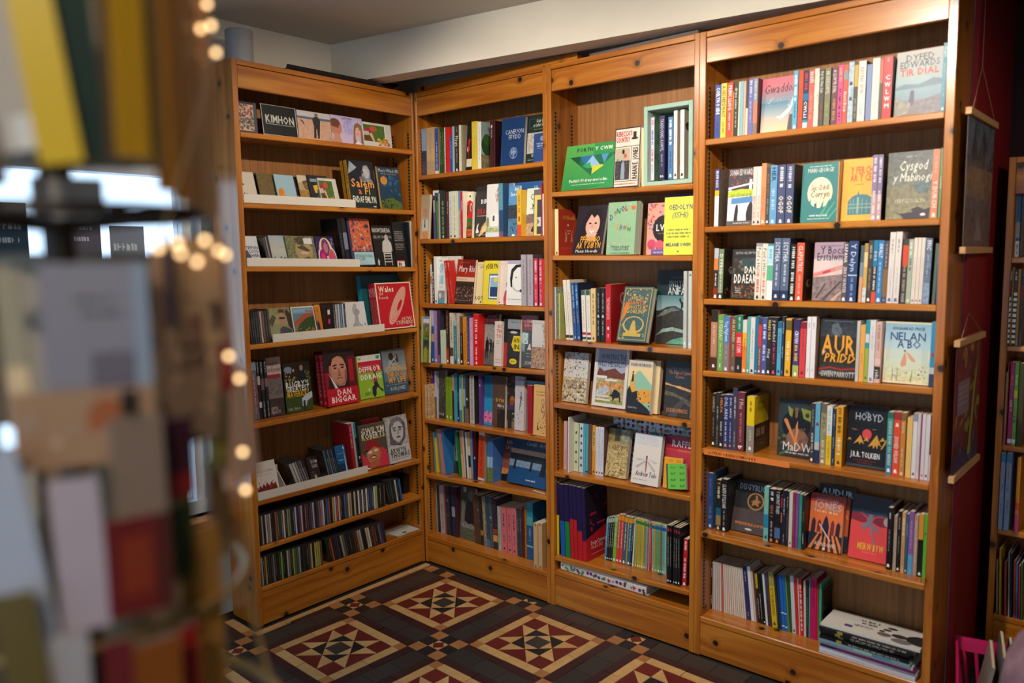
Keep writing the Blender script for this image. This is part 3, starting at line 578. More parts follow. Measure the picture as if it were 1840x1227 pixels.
('f',-.2503,-.0165,.012,1.2468,.2337,.014,9,0,'b','b81828','R0,0,1,1:e0ccb0;R.03,.025,.97,.975:b81828;P0.808,0.900 0.831,0.879 0.840,0.839 0.835,0.782 0.816,0.710 0.785,0.629 0.742,0.540 0.690,0.450 0.632,0.362 0.570,0.281 0.507,0.212 0.447,0.156 0.393,0.118 0.347,0.099 0.312,0.100 0.289,0.121 0.280,0.161 0.285,0.218 0.304,0.290 0.335,0.371 0.378,0.460 0.430,0.550 0.488,0.638 0.550,0.719 0.613,0.788 0.673,0.844 0.727,0.882 0.773,0.901:e0ccb0;P0.801,0.884 0.823,0.864 0.832,0.825 0.827,0.770 0.809,0.702 0.779,0.623 0.737,0.539 0.688,0.452 0.631,0.368 0.572,0.290 0.512,0.223 0.454,0.170 0.402,0.133 0.358,0.115 0.325,0.116 0.303,0.136 0.294,0.175 0.299,0.230 0.317,0.298 0.347,0.377 0.388,0.461 0.438,0.548 0.494,0.632 0.554,0.710 0.614,0.777 0.671,0.830 0.723,0.867 0.767,0.885:b81828;P0.794,0.868 0.815,0.849 0.823,0.812 0.819,0.759 0.801,0.693 0.772,0.618 0.733,0.537 0.685,0.454 0.631,0.373 0.574,0.299 0.517,0.235 0.462,0.184 0.412,0.148 0.370,0.131 0.337,0.132 0.317,0.151 0.308,0.188 0.313,0.241 0.330,0.307 0.359,0.382 0.398,0.463 0.446,0.546 0.500,0.627 0.557,0.701 0.614,0.765 0.669,0.816 0.719,0.852 0.761,0.869:e0ccb0;P0.787,0.852 0.807,0.834 0.815,0.798 0.810,0.748 0.794,0.685 0.766,0.613 0.728,0.535 0.683,0.456 0.631,0.379 0.577,0.308 0.522,0.246 0.469,0.197 0.421,0.164 0.381,0.147 0.350,0.148 0.330,0.166 0.322,0.202 0.326,0.252 0.343,0.315 0.370,0.387 0.408,0.465 0.454,0.544 0.505,0.621 0.560,0.692 0.615,0.754 0.668,0.803 0.715,0.836 0.756,0.853:b81828;P0.779,0.836 0.799,0.818 0.806,0.785 0.802,0.737 0.786,0.677 0.760,0.608 0.724,0.534 0.680,0.458 0.631,0.384 0.579,0.316 0.527,0.258 0.476,0.211 0.431,0.179 0.392,0.163 0.363,0.164 0.344,0.182 0.336,0.215 0.340,0.263 0.356,0.323 0.382,0.392 0.418,0.466 0.462,0.542 0.511,0.616 0.563,0.684 0.616,0.742 0.666,0.789 0.711,0.821 0.750,0.837:e0ccb0;P0.772,0.820 0.791,0.803 0.798,0.771 0.794,0.725 0.779,0.668 0.754,0.603 0.719,0.532 0.678,0.460 0.631,0.390 0.581,0.325 0.531,0.269 0.484,0.225 0.440,0.194 0.403,0.179 0.375,0.180 0.357,0.197 0.350,0.229 0.354,0.275 0.369,0.332 0.394,0.397 0.428,0.468 0.470,0.540 0.517,0.610 0.566,0.675 0.616,0.731 0.664,0.775 0.708,0.806 0.744,0.821:b81828;P0.765,0.804 0.782,0.788 0.789,0.757 0.786,0.714 0.771,0.660 0.747,0.598 0.715,0.531 0.675,0.462 0.631,0.395 0.584,0.334 0.536,0.281 0.491,0.239 0.450,0.210 0.415,0.195 0.388,0.196 0.371,0.212 0.364,0.243 0.368,0.286 0.382,0.340 0.406,0.402 0.438,0.469 0.478,0.538 0.522,0.605 0.569,0.666 0.617,0.719 0.662,0.761 0.704,0.790 0.738,0.805:e0ccb0;P0.758,0.788 0.774,0.773 0.781,0.744 0.777,0.703 0.764,0.652 0.741,0.593 0.710,0.529 0.673,0.464 0.631,0.401 0.586,0.343 0.541,0.292 0.498,0.252 0.459,0.225 0.426,0.211 0.401,0.212 0.384,0.227 0.378,0.256 0.381,0.297 0.395,0.348 0.418,0.407 0.448,0.471 0.486,0.536 0.528,0.599 0.573,0.657 0.618,0.708 0.661,0.748 0.700,0.775 0.733,0.789:b81828;P0.751,0.772 0.766,0.758 0.773,0.730 0.769,0.691 0.756,0.643 0.735,0.587 0.706,0.527 0.671,0.466 0.631,0.406 0.589,0.351 0.546,0.304 0.505,0.266 0.469,0.240 0.437,0.227 0.414,0.228 0.398,0.242 0.392,0.270 0.395,0.309 0.408,0.357 0.429,0.413 0.459,0.473 0.494,0.534 0.534,0.594 0.576,0.649 0.618,0.696 0.659,0.734 0.696,0.760 0.727,0.773:e0ccb0;P0.744,0.756 0.758,0.743 0.764,0.717 0.761,0.680 0.749,0.635 0.729,0.582 0.701,0.526 0.668,0.468 0.631,0.412 0.591,0.360 0.551,0.315 0.513,0.280 0.478,0.255 0.449,0.243 0.426,0.244 0.412,0.257 0.406,0.283 0.409,0.320 0.421,0.365 0.441,0.418 0.468,0.474 0.502,0.532 0.539,0.588 0.579,0.640 0.619,0.685 0.657,0.720 0.692,0.745 0.721,0.757:b81828;P0.737,0.740 0.750,0.727 0.756,0.703 0.753,0.669 0.742,0.626 0.723,0.577 0.697,0.524 0.666,0.470 0.631,0.417 0.593,0.369 0.556,0.327 0.520,0.294 0.488,0.271 0.460,0.259 0.439,0.260 0.425,0.273 0.420,0.297 0.423,0.331 0.434,0.374 0.453,0.423 0.479,0.476 0.510,0.530 0.545,0.583 0.582,0.631 0.620,0.673 0.655,0.706 0.688,0.729 0.715,0.741:e0ccb0;P0.730,0.724 0.742,0.712 0.747,0.690 0.745,0.658 0.734,0.618 0.716,0.572 0.692,0.523 0.663,0.472 0.631,0.423 0.596,0.377 0.561,0.338 0.527,0.307 0.497,0.286 0.471,0.275 0.452,0.276 0.439,0.288 0.434,0.310 0.436,0.342 0.447,0.382 0.465,0.428 0.489,0.477 0.518,0.528 0.550,0.577 0.585,0.623 0.620,0.662 0.654,0.693 0.684,0.714 0.710,0.725:b81828;P0.722,0.708 0.734,0.697 0.739,0.676 0.736,0.646 0.727,0.609 0.710,0.567 0.688,0.521 0.661,0.474 0.631,0.428 0.598,0.386 0.566,0.350 0.535,0.321 0.506,0.301 0.483,0.291 0.464,0.292 0.453,0.303 0.448,0.324 0.450,0.354 0.460,0.391 0.476,0.433 0.499,0.479 0.526,0.526 0.556,0.572 0.588,0.614 0.621,0.650 0.652,0.679 0.680,0.699 0.704,0.709:e0ccb0;P0.715,0.692 0.726,0.682 0.731,0.663 0.728,0.635 0.719,0.601 0.704,0.562 0.683,0.519 0.659,0.476 0.630,0.434 0.601,0.395 0.571,0.361 0.542,0.335 0.516,0.316 0.494,0.307 0.477,0.308 0.466,0.318 0.462,0.337 0.464,0.365 0.473,0.399 0.488,0.438 0.509,0.481 0.534,0.524 0.562,0.566 0.592,0.605 0.622,0.639 0.650,0.665 0.676,0.684 0.698,0.693:b81828;P0.708,0.676 0.718,0.667 0.722,0.649 0.720,0.624 0.712,0.593 0.698,0.557 0.679,0.518 0.656,0.478 0.630,0.439 0.603,0.404 0.576,0.373 0.549,0.349 0.525,0.332 0.505,0.324 0.490,0.324 0.480,0.333 0.476,0.351 0.478,0.376 0.486,0.407 0.500,0.443 0.519,0.482 0.542,0.522 0.567,0.561 0.595,0.596 0.622,0.627 0.649,0.651 0.672,0.668 0.693,0.676:e0ccb0;P0.701,0.660 0.710,0.652 0.714,0.636 0.712,0.613 0.704,0.584 0.692,0.551 0.674,0.516 0.654,0.480 0.630,0.445 0.605,0.412 0.580,0.384 0.556,0.362 0.535,0.347 0.516,0.339 0.502,0.340 0.493,0.348 0.490,0.364 0.492,0.387 0.499,0.416 0.512,0.449 0.529,0.484 0.550,0.520 0.573,0.555 0.598,0.588 0.623,0.616 0.647,0.638 0.669,0.653 0.687,0.661:b81828;P0.694,0.644 0.702,0.636 0.705,0.622 0.703,0.601 0.697,0.576 0.685,0.546 0.670,0.514 0.651,0.482 0.630,0.450 0.608,0.421 0.585,0.396 0.564,0.376 0.544,0.362 0.528,0.356 0.515,0.356 0.507,0.364 0.504,0.378 0.505,0.399 0.512,0.424 0.524,0.454 0.539,0.486 0.558,0.518 0.579,0.550 0.601,0.579 0.624,0.604 0.645,0.624 0.665,0.638 0.681,0.644:e0ccb0;P0.687,0.628 0.694,0.621 0.697,0.609 0.695,0.590 0.689,0.567 0.679,0.541 0.665,0.513 0.649,0.484 0.630,0.456 0.610,0.430 0.590,0.408 0.571,0.390 0.554,0.378 0.539,0.371 0.528,0.372 0.520,0.379 0.518,0.391 0.519,0.410 0.525,0.433 0.535,0.459 0.549,0.487 0.566,0.516 0.584,0.544 0.604,0.570 0.624,0.592 0.643,0.610 0.661,0.622 0.675,0.629:b81828;T.07,.8,.5,.12:e8d8c0:Wales;t.07,.73,.2,.06:e0ccb0:100;t.07,.65,.32,.06:e0ccb0:Records;t.6,.16,.93,.08:e0ccb0:HUW;t.45,.08,.93,.08:e0ccb0:STEPHENS;E.87,.04,.04,.012:e0ccb0','red square book with a cream spiral record drawing','c02030','D.1-.3:e0c0b8;d.35-.9:d89898'),
('f',-.2478,-.0165,.028,1.2468,.2316,.014,9,0,'b','b81828','','first red square record book behind the front copy','c02030','D.1-.3:e0c0b8;d.35-.9:d89898'),
('f',-.2454,-.0165,.044,1.2468,.2292,.014,9,0,'b','b81828','','second red square record book behind the front copy','c02030','D.1-.3:e0c0b8;d.35-.9:d89898'),
('f',-.243,-.0165,.06,1.2468,.2267,.014,9,0,'b','b81828','','third and rearmost red square record book behind the front copy','c02030','D.1-.3:e0c0b8;d.35-.9:d89898')]),
(1,'fifth shelf',.0069,[
('s',-.9353,-.9052,.068,.9034,.2601,.118,-2.5,'d','60606c','b.3-.8:7a5058~6;b.0-.15:8090a8;d.2-.9:a0a8b8','a0b8d8',''),
('s',-.9033,-.8905,.068,.9036,.2562,.118,-2.5,'d','20242a','b.25-.4:b0b0b0;b.7-.8:c0c0c0;d.0-.2:c0c0c0','',''),
('s',-.8876,-.8709,.068,.9037,.2554,.118,-2.5,'d','20242a','b.3-.5:685058;d.0-.2:c0c0c0;d.7-.98:c0c0c0','',''),
('s',-.868,-.8521,.068,.9039,.2553,.118,-2.5,'d','20242a','b.3-.45:786068;d.0-.2:c0c0c0;d.7-.98:c0c0c0','',''),
('f',-.8453,-.7707,.068,.9042,.2633,.014,6,0,'b','7a6c68','R0,.7,1,1:b8a09c;R0,.35,1,.64:6a6060~6;S.02,.2,.98,.5,50,.05:484040;R0,0,1,.3:38302f~5;R-.1,.64,.9,.71:8a2830;t.1,.86,.8,.08,i:383030:rugby;t.05,.76,.95,.08,i:383030:and people;T.05,.1,.5,.06:c0b0a8:GWYN;T.05,.04,.7,.05:c0b0a8:PRESCOTT','dusky grey face-out book with a red ribbon and script title','',''),
('f',-.7624,-.6189,.068,.905,.2274,.012,6,0,'b','242c1c',"R0,0,1,.36:30481c;R0,.7,1,1:1c1c14;E.18,.87,.15,.06:6888a0;P.5,.5 .55,.75 .62,.88 .75,.88 .85,.7 .8,.5:181820;E.68,.88,.06,.06:a07860;S.0,.65,.4,.85,14,.08:a88858;S.8,.6,1,.85,8,.08:5c7030;P.6,.1 .6,.26 .8,.34 1,.38 1,.26 .8,.2 .75,.1:b0b8d0;P.62,.02 .64,.2 .72,.22 .7,.02:301c1c;T.04,.5,.92,.12:d8d4cc:RUGBY'S;T.04,.42,.92,.11:d8d4cc:GREATEST;T.06,.31,.9,.11:d8a020:MAVERICKS;t.06,.05,.5,.06:c0b8a8:Luke Upton",'dark face-out book with rugby players and cream-and-gold title','',''),
('f',-.5585,-.3757,.038,.9066,.265,.032,7,0,'b','2a1c22','R.75,.3,1,.85:5a1420;R.0,.3,.15,.6:901420;R.78,.4,.92,.8:a01828;P.08,.28 .12,.5 .2,.58 .34,.4 .6,.28:281820;P.12,.58 .2,.5 .4,.28 .3,.28:d0c8c8;E.44,.62,.26,.27:c08870;P.2,.55 .28,.4 .42,.33 .6,.34 .68,.45 .68,.6 .2,.6:b88068;E.19,.64,.05,.09:b07060;P.17,.72 .2,.88 .3,.97 .5,.98 .66,.92 .7,.78 .66,.74 .62,.84 .45,.88 .28,.84 .22,.72:2c1c14;P.26,.69 .4,.71 .4,.735 .27,.72:3a2418;P.5,.71 .64,.69 .63,.72 .5,.735:3a2418;E.34,.665,.05,.015:201818;E.57,.665,.05,.015:201818;P.44,.66 .48,.66 .51,.54 .41,.54:a06a58;E.46,.53,.05,.015:8a5040;E.46,.475,.1,.016:884840;E.46,.46,.07,.012:c09080;P.3,.42 .46,.36 .62,.42 .58,.36 .46,.33 .34,.36:9a6c58;P.6,.4 .68,.45 .7,.62 .64,.62:8a5848;R0,0,1,.3:b81828;T.32,.17,.78,.1:e8dcd8:DAN;T.12,.05,.92,.1:e8dcd8:BIGGAR;d.08,.2,.28,.22:801018;d.8,.2,.95,.22:801018','face-out portrait book with a stern short-haired man above a red band','b01828','t.08-.85:d8a8a8:DAN BIGGAR;o.93:d8a8a8;b0-.06:4a1018'),
('f',-.5568,-.376,.074,.9066,.2603,.032,7,0,'b','2a1c22','','second copy of the stern portrait book, behind it, red spine showing','b01828','t.08-.85:d8a8a8:DAN BIGGAR;o.93:d8a8a8;b0-.06:4a1018'),
('f',-.3409,-.1871,.068,.908,.2152,.01,8,0,'b','88b030',"R0,.86,1,1:d8d8d0;R0,.6,1,.86:b82030;E.12,.93,.06,.03:a8b048;R.8,.89,.95,.97:38a070;P.58,.0 .5,.1 .52,.24 .62,.3 .6,.5 .68,.6 .76,.5 .76,.34 .84,.22 .98,.14 .94,.1 .74,.24 .68,.18 .66,.06:282838;P.6,.36 .62,.52 .74,.52 .74,.36:a02838;E.68,.58,.05,.05:6a4030;P.62,.48 .5,.42 .48,.38 .64,.44:b07860;d.08,.74,.9,.76:d08080;T.05,.62,.95,.11:e8e8e0:DEFFRO'R;T.08,.44,.95,.11:e8e8e0:DDRAIG;E.38,.2,.04,.035:c8d0a0;d.2,.12,.45,.14:405818;d.2,.08,.45,.1:405818;R0,0,.03,1:a8b850",'lime green face-out book with a running footballer','',''),
('f',-.1756,-.0202,.068,.9091,.2267,.016,9,0,'b','507080','G.5-1:7a94a0:64686c;R0,0,1,.28:345064;P.2,.62 .28,.75 .38,.8 .55,.8 .62,.86 .66,.8 .6,.62 .4,.55:9aa0a0;E.38,.84,.1,.09:302420;P.58,.7 .6,.88 .66,.9 .7,.7:4c3830;S.3,.6,.6,.8,10,.07:403830;T.1,.5,.95,.12,c:d0a048:RUNNING;T.1,.37,.95,.12,c:d89838:THROUGH;T.16,.24,.92,.12,c:e09830:MY LIFE;d.05,.19,.95,.21:a0a8a8;t.2,.07,.85,.08:c8ccc8:RON JONES','grey-blue face-out book with an athlete and sandy condensed title','','')]),
(1,'sixth shelf',.0073,[
('f',-.9549,-.8392,.03,.5636,.1505,.006,16,0,'c','d0c8c0','t.05,.68,.9,.07:8a7070:CORAU CYMRU;d.15,.6,.8,.62:a08888;P.05,.1 .08,.3 .14,.22 .2,.34 .28,.24 .36,.36 .44,.26 .52,.38 .62,.26 .7,.38 .8,.28 .88,.36 .94,.1:6a2020;S.08,.2,.92,.42,14,.06:c04030','white sleeve with a row of dark red singing figures','',''),
('s',-.7733,-.7591,.025,.5627,.1254,.118,-20,'c','a8a49c','d.3-.8:c8c0b8','',''),
('s',-.757,-.7446,.025,.5625,.1265,.118,-20,'c','b8b4ac','d.3-.8:c8c0b8','',''),
('s',-.7425,-.7324,.025,.5625,.1281,.118,-20,'c','8a8480','d.3-.8:c8c0b8','',''),
('s',-.7307,-.7191,.025,.5624,.1298,.118,-20,'c','504a4c','d.3-.8:c8c0b8','',''),
('s',-.7176,-.7078,.025,.5623,.1296,.118,-20,'c','6a6468','d.3-.8:c8c0b8','',''),
('s',-.7063,-.6975,.025,.5622,.1296,.118,-20,'c','2c282c','d.3-.8:c8c0b8','',''),
('f',-.6727,-.6126,.03,.5615,.1251,.008,20,0,'c','1c141c','S.1,.05,.95,.45,22,.09:805838;S.2,.05,.7,.3,12,.1:483890;S.4,.05,.7,.3,8,.1:a85070;t.28,.75,.85,.16,i:d0c0b8:Carolau;t.35,.57,.88,.16,i:d0c0b8:Gobaith;P.8,.82 .9,.86 .94,.78 .84,.74:c8c0b8;E.52,.2,.08,.1:c8b8b0','dark sleeve with a choir below decorative white script','',''),
('s',-.594,-.5838,.025,.5614,.1509,.118,-13,'c','486074','d.3-.8:8898a8','',''),
('s',-.5826,-.5724,.025,.5613,.151,.118,-13,'c','283038','d.3-.8:8898a8','',''),
('s',-.5713,-.562,.025,.5612,.1503,.118,-13,'c','586878','d.3-.8:8898a8','',''),
('s',-.5609,-.5515,.025,.5611,.1501,.118,-13,'c','303840','d.3-.8:8898a8','',''),
('s',-.5504,-.5421,.025,.5611,.15,.118,-13,'c','485868','d.3-.8:8898a8','',''),
('s',-.541,-.5326,.025,.561,.1491,.118,-13,'c','1c2430','d.3-.8:8898a8','',''),
('f',-.5142,-.4549,.03,.5604,.1486,.008,14,0,'c','184878','G.4-1:185080:1c5c90;R0,0,1,.4:14304c~4;P.84,.95 .8,.5 .78,.1 .92,.1 .88,.5:a8c8d8;E.84,.12,.14,.08:90b8d0;E.84,.9,.05,.05:d8e8f0;d.2,.72,.7,.75:88a8c0;d.2,.5,.75,.54:98b8d0','deep blue sleeve with a lit white spire','',''),
('s',-.4405,-.4242,.03,.5602,.2505,.128,-6,'b','a01820','D.05-.5:c08888','',''),
('s',-.4219,-.411,.03,.5601,.2515,.128,-6,'b','a8a4a8','','',''),
('s',-.4087,-.3999,.03,.56,.2513,.128,-6,'b','2888a8','b.3-1:201818','',''),
('f',-.3855,-.3333,.0478,.5597,.2383,.01,8,0,'b','181414','S.1,.1,.9,.6,10,.2:8a4820;T.0,.2,.5,.1:e0e0e0:P',"narrow black cover edge tucked behind the red-capped man's book",'',''),
('f',-.3681,-.2018,.03,.5592,.2204,.012,9,0,'b','5a5040','R0,.35,1,1:4c4838;P0,.0 .0,.4 .1,.3 .4,.2 .5,0:c03848;P.5,0 .7,.2 .75,.45 .95,.35 1,.0:c83048;E.45,.32,.28,.24:b06840;E.42,.3,.22,.2:b87048;P.14,.42 .18,.58 .4,.64 .66,.58 .72,.42 .5,.48 .3,.42:902028;P.14,.42 .3,.42 .34,.4 .14,.38:301814;E.32,.37,.09,.035:c8c0a8;E.55,.39,.09,.035:c8c0a8;E.42,.24,.1,.03:d8c8b8;E.42,.25,.12,.04:5a2818;E.42,.245,.09,.02:d8c8b8;P.25,.12 .4,.16 .6,.2 .65,.05 .25,0:a86040;R.1,.65,.98,.67:b07828;T.06,.79,.96,.13:d8d0c0:GWILYM;T.06,.67,.96,.13:d8d0c0:ROBERTS;P0,0 .1,.06 .3,0:e0dcd8','face-out book with a laughing man in a red cap','',''),
('f',-.3149,-.1981,.08,.559,.2359,.02,6,0,'b','901820','R0,0,1,1:98181c','red book standing behind, only its top showing','',''),
('f',-.1964,-.0522,.03,.558,.238,.016,9,0,'b','b8b4b4','R0,.36,1,1:a8a4a4~5;P.1,.4 .15,.8 .3,.95 .7,.95 .9,.8 .85,.5 .6,.34:58565a~8;E.5,.68,.28,.26:b8b4b4;P.22,.8 .3,.95 .6,.98 .78,.86 .74,.8 .6,.88 .4,.86 .3,.76:706e70~6;P.3,.72 .46,.74 .46,.76 .3,.75:303030;P.55,.73 .72,.72 .72,.75 .55,.76:303030;E.38,.69,.07,.03:808080;E.63,.69,.07,.03:808080;E.38,.69,.02,.012:202020;E.63,.69,.02,.012:202020;P.5,.7 .53,.7 .57,.6 .48,.6:8a8888;E.52,.54,.1,.018:484444;P.3,.5 .5,.42 .7,.5 .6,.4 .4,.4:787476;T.05,.21,.8,.1:4c4c50:ARWYN;T.05,.11,.95,.1:4c4c50:THOMAS;d.1,.07,.9,.085:909090','white face-out book with a charcoal portrait of a man in glasses','','')]),
(1,'seventh shelf',.0051,[
('s',-.9638,-.9548,.01,.3584,.1351,.118,-2,'c','2a2a28','','',''),
('s',-.9541,-.9451,.01,.3585,.1348,.118,-2,'c','9a988c','d.15-.85:505050','',''),
('s',-.9444,-.9354,.01,.3585,.1346,.118,-2,'c','1e1e1c','','',''),
('s',-.9347,-.9256,.01,.3586,.1343,.118,-2,'c','c0b8ac','d.15-.85:b8b8b0','',''),
('s',-.9249,-.9158,.01,.3586,.1341,.118,-2,'c','8a7a78','','',''),
('s',-.9151,-.9059,.01,.3587,.1339,.118,-2,'c','b8b0a8','d.15-.85:505050','',''),
('s',-.9052,-.896,.01,.3587,.1336,.118,-2,'c','2c2824','','',''),
('s',-.8953,-.8861,.01,.3588,.1334,.118,-2,'c','1c1c1c','d.15-.85:505050','',''),
('s',-.8854,-.8761,.01,.3588,.1331,.118,-2,'c','b05028','','',''),
('s',-.8754,-.8661,.01,.3589,.1329,.118,-2,'c','38584a','d.15-.85:b8b8b0','',''),
('s',-.8654,-.856,.01,.3589,.1326,.118,-2,'c','2c5040','','',''),
('s',-.8553,-.8459,.01,.359,.1324,.118,-2,'c','7a4840','d.15-.85:b8b8b0','',''),
('s',-.8452,-.8358,.01,.359,.1321,.118,-2,'c','d0c8c0','','',''),
('s',-.8351,-.8256,.01,.3591,.1319,.118,-2,'c','242420','d.15-.85:888880','',''),
('s',-.8249,-.8153,.01,.3591,.1316,.118,-2,'c','8a9070','','',''),
('s',-.8146,-.8051,.01,.3592,.1314,.118,-2,'c','707840','d.15-.85:888880','',''),
('s',-.8043,-.7947,.01,.3592,.1311,.118,-2,'c','282838','','',''),
('s',-.794,-.7844,.01,.3593,.1309,.118,-2,'c','303060','d.15-.85:b8b8b0','',''),
('s',-.7836,-.7739,.01,.3593,.1306,.118,-2,'c','b8bcc0','','',''),
('s',-.7732,-.7635,.01,.3594,.1304,.118,-2,'c','28242c','d.15-.85:505050','',''),
('s',-.7628,-.753,.01,.3594,.1301,.118,-2,'c','5a4870','','',''),
('s',-.7522,-.7424,.01,.3595,.1299,.118,-2,'c','c0a8a0','d.15-.85:b8b8b0','',''),
('s',-.7417,-.7318,.01,.3595,.1296,.118,-2,'c','302830','','',''),
('s',-.7311,-.7212,.01,.3596,.1293,.118,-2,'c','803030','d.15-.85:b8b8b0','',''),
('s',-.7204,-.7105,.01,.3597,.1291,.118,-2,'c','484850','','',''),
('s',-.7097,-.6998,.01,.3597,.1288,.118,-2,'c','28242c','d.15-.85:888880','',''),
('s',-.699,-.689,.01,.3598,.1285,.118,-2,'c','684868','','',''),
('s',-.6882,-.6781,.01,.3598,.1283,.118,-2,'c','b8b0ac','d.15-.85:888880','',''),
('s',-.6774,-.6673,.01,.3599,.128,.118,-2,'c','24242c','','',''),
('s',-.6665,-.6563,.01,.3599,.1277,.118,-2,'c','38404c','d.15-.85:505050','',''),
('s',-.6556,-.6453,.01,.36,.1275,.118,-2,'c','806070','','',''),
('s',-.6446,-.6343,.01,.36,.1272,.118,-2,'c','a87898','d.15-.85:505050','',''),
('s',-.6336,-.6232,.01,.3601,.1269,.118,-2,'c','c8c0bc','','',''),
('s',-.6225,-.6121,.01,.3602,.1267,.118,-2,'c','1c1c20','d.15-.85:888880','',''),
('s',-.6113,-.6009,.01,.3602,.1264,.118,-2,'c','2868a0','','',''),
('s',-.6002,-.5897,.01,.3603,.1261,.118,-2,'c','a03024','d.15-.85:888880','',''),
('s',-.5889,-.5784,.01,.3603,.1258,.118,-2,'c','1c1c1c','','',''),
('s',-.5777,-.5671,.01,.3604,.1256,.118,-2,'c','a89050','d.15-.85:b8b8b0','',''),
('s',-.5663,-.5557,.01,.3605,.1253,.118,-2,'c','b8b8b8','','',''),
('s',-.5549,-.5443,.01,.3605,.125,.118,-2,'c','b01c20','d.15-.85:b8b8b0','',''),
('s',-.5435,-.5328,.01,.3606,.1247,.118,-2,'c','c0b090','','',''),
('s',-.532,-.5213,.01,.3606,.1244,.118,-2,'c','3a2c2c','d.15-.85:b8b8b0','',''),
('s',-.5205,-.5097,.01,.3607,.1242,.118,-2,'c','1c1c20','','',''),
('s',-.5089,-.498,.01,.3607,.1239,.118,-2,'c','2058a0','d.15-.85:888880','',''),
('s',-.4973,-.4863,.01,.3608,.1236,.118,-2,'c','58503c','','',''),
('s',-.4856,-.4746,.01,.3609,.1233,.118,-2,'c','c0b498','d.15-.85:b8b8b0','',''),
('s',-.4738,-.4628,.01,.3609,.123,.118,-2,'c','a89070','','',''),
('s',-.462,-.4509,.01,.361,.1227,.118,-2,'c','201c1c','d.15-.85:505050','',''),
('s',-.4501,-.439,.01,.361,.1224,.118,-2,'c','c0b088','','',''),
('s',-.4382,-.4271,.01,.3611,.1221,.118,-2,'c','282828','d.15-.85:505050','',''),
('s',-.4263,-.415,.01,.3612,.1218,.118,-2,'c','d0d0d0','','',''),
('s',-.4142,-.403,.01,.3612,.1215,.118,-2,'c','302c34','d.15-.85:b8b8b0','',''),
('s',-.4021,-.3908,.01,.3613,.1212,.118,-2,'c','c0bcb8','','',''),
('s',-.39,-.3786,.01,.3614,.1209,.118,-2,'c','282828','d.15-.85:b8b8b0','',''),
('s',-.3778,-.3664,.01,.3614,.1206,.118,-2,'c','c8c4c0','','',''),
('s',-.3656,-.3541,.01,.3615,.1203,.118,-2,'c','30344c','d.15-.85:b8b8b0','',''),
('s',-.3532,-.3417,.01,.3615,.12,.118,-2,'c','205070','','',''),
('s',-.3409,-.3293,.01,.3616,.1197,.118,-2,'c','3c2c50','d.15-.85:b8b8b0','',''),
('s',-.3285,-.3168,.01,.3617,.1194,.118,-2,'c','c8c8c0','','',''),
('s',-.316,-.3043,.01,.3617,.1191,.118,-2,'c','a8a858','d.15-.85:888880','',''),
('s',-.3034,-.2917,.01,.3618,.1188,.118,-2,'c','2a2a28','','',''),
('s',-.2908,-.279,.01,.3619,.1185,.118,-2,'c','1c2c20','d.15-.85:b8b8b0','',''),
('s',-.2782,-.2663,.01,.3619,.1182,.118,-2,'c','1c1c1c','','',''),
('s',-.2654,-.2535,.01,.362,.1179,.118,-2,'c','5a2c20','d.15-.85:888880','',''),
('s',-.2437,-.2319,.01,.3621,.1303,.118,-9,'c','1c1c1c','d.2-.8:686868','',''),
('s',-.23,-.2181,.01,.3622,.1285,.118,-9,'c','282420','d.2-.8:686868','',''),
('s',-.2162,-.2043,.01,.3623,.1266,.118,-9,'c','28402c','d.2-.8:686868','',''),
('s',-.2023,-.1903,.01,.3623,.1248,.118,-9,'c','1c1c20','d.2-.8:686868','',''),
('s',-.1871,-.1751,.01,.3624,.1227,.118,-9,'c','b8b8b0','d.2-.8:686868','',''),
('s',-.1731,-.161,.01,.3625,.1209,.118,-9,'c','181c24','d.2-.8:686868','',''),
('s',-.159,-.1468,.01,.3626,.119,.118,-9,'c','2060a0','d.2-.8:686868','',''),
('s',-.0611,-.0185,.09,.3631,.097,.096,0,'d','1c1216','d.3-.6:302428','','')]),
(1,'bottom shelf',0,[
('s',-.9671,-.9581,.005,.1763,.1326,.118,-2,'c','8098a8','','',''),
('s',-.9574,-.9483,.005,.1763,.1323,.118,-2,'c','1c1c1c','d.15-.8:a8a8a0','',''),
('s',-.9476,-.9385,.005,.1763,.1319,.118,-2,'c','b07828','','',''),
('s',-.9378,-.9287,.005,.1763,.1316,.118,-2,'c','20201c','d.15-.8:888880','',''),
('s',-.928,-.9188,.005,.1763,.1312,.118,-2,'c','282828','','',''),
('s',-.9181,-.9089,.005,.1763,.1309,.118,-2,'c','1c1c1c','d.15-.8:888880','',''),
('s',-.9082,-.8989,.005,.1763,.1305,.118,-2,'c','707070','','',''),
('s',-.8982,-.8889,.005,.1763,.1301,.118,-2,'c','1e1e1c','d.15-.8:888880','',''),
('s',-.8882,-.8789,.005,.1763,.1298,.118,-2,'c','202020','','',''),
('s',-.8782,-.8688,.005,.1763,.1294,.118,-2,'c','303438','d.15-.8:888880','',''),
('s',-.8681,-.8587,.005,.1763,.1291,.118,-2,'c','70a828','','',''),
('s',-.8579,-.8485,.005,.1763,.1287,.118,-2,'c','1c1c1c','d.15-.8:888880','',''),
('s',-.8478,-.8383,.005,.1763,.1283,.118,-2,'c','20241c','','',''),
('s',-.8375,-.828,.005,.1763,.128,.118,-2,'c','a8a8a0','d.15-.8:a8a8a0','',''),
('s',-.8273,-.8177,.005,.1763,.1276,.118,-2,'c','70685c','','',''),
('s',-.817,-.8074,.005,.1763,.1272,.118,-2,'c','1c1c1c','d.15-.8:888880','',''),
('s',-.8066,-.797,.005,.1763,.1268,.118,-2,'c','90a030','','',''),
('s',-.7962,-.7865,.005,.1763,.1265,.118,-2,'c','606058','d.15-.8:404040','',''),
('s',-.7858,-.776,.005,.1763,.1261,.118,-2,'c','4a6030','','',''),
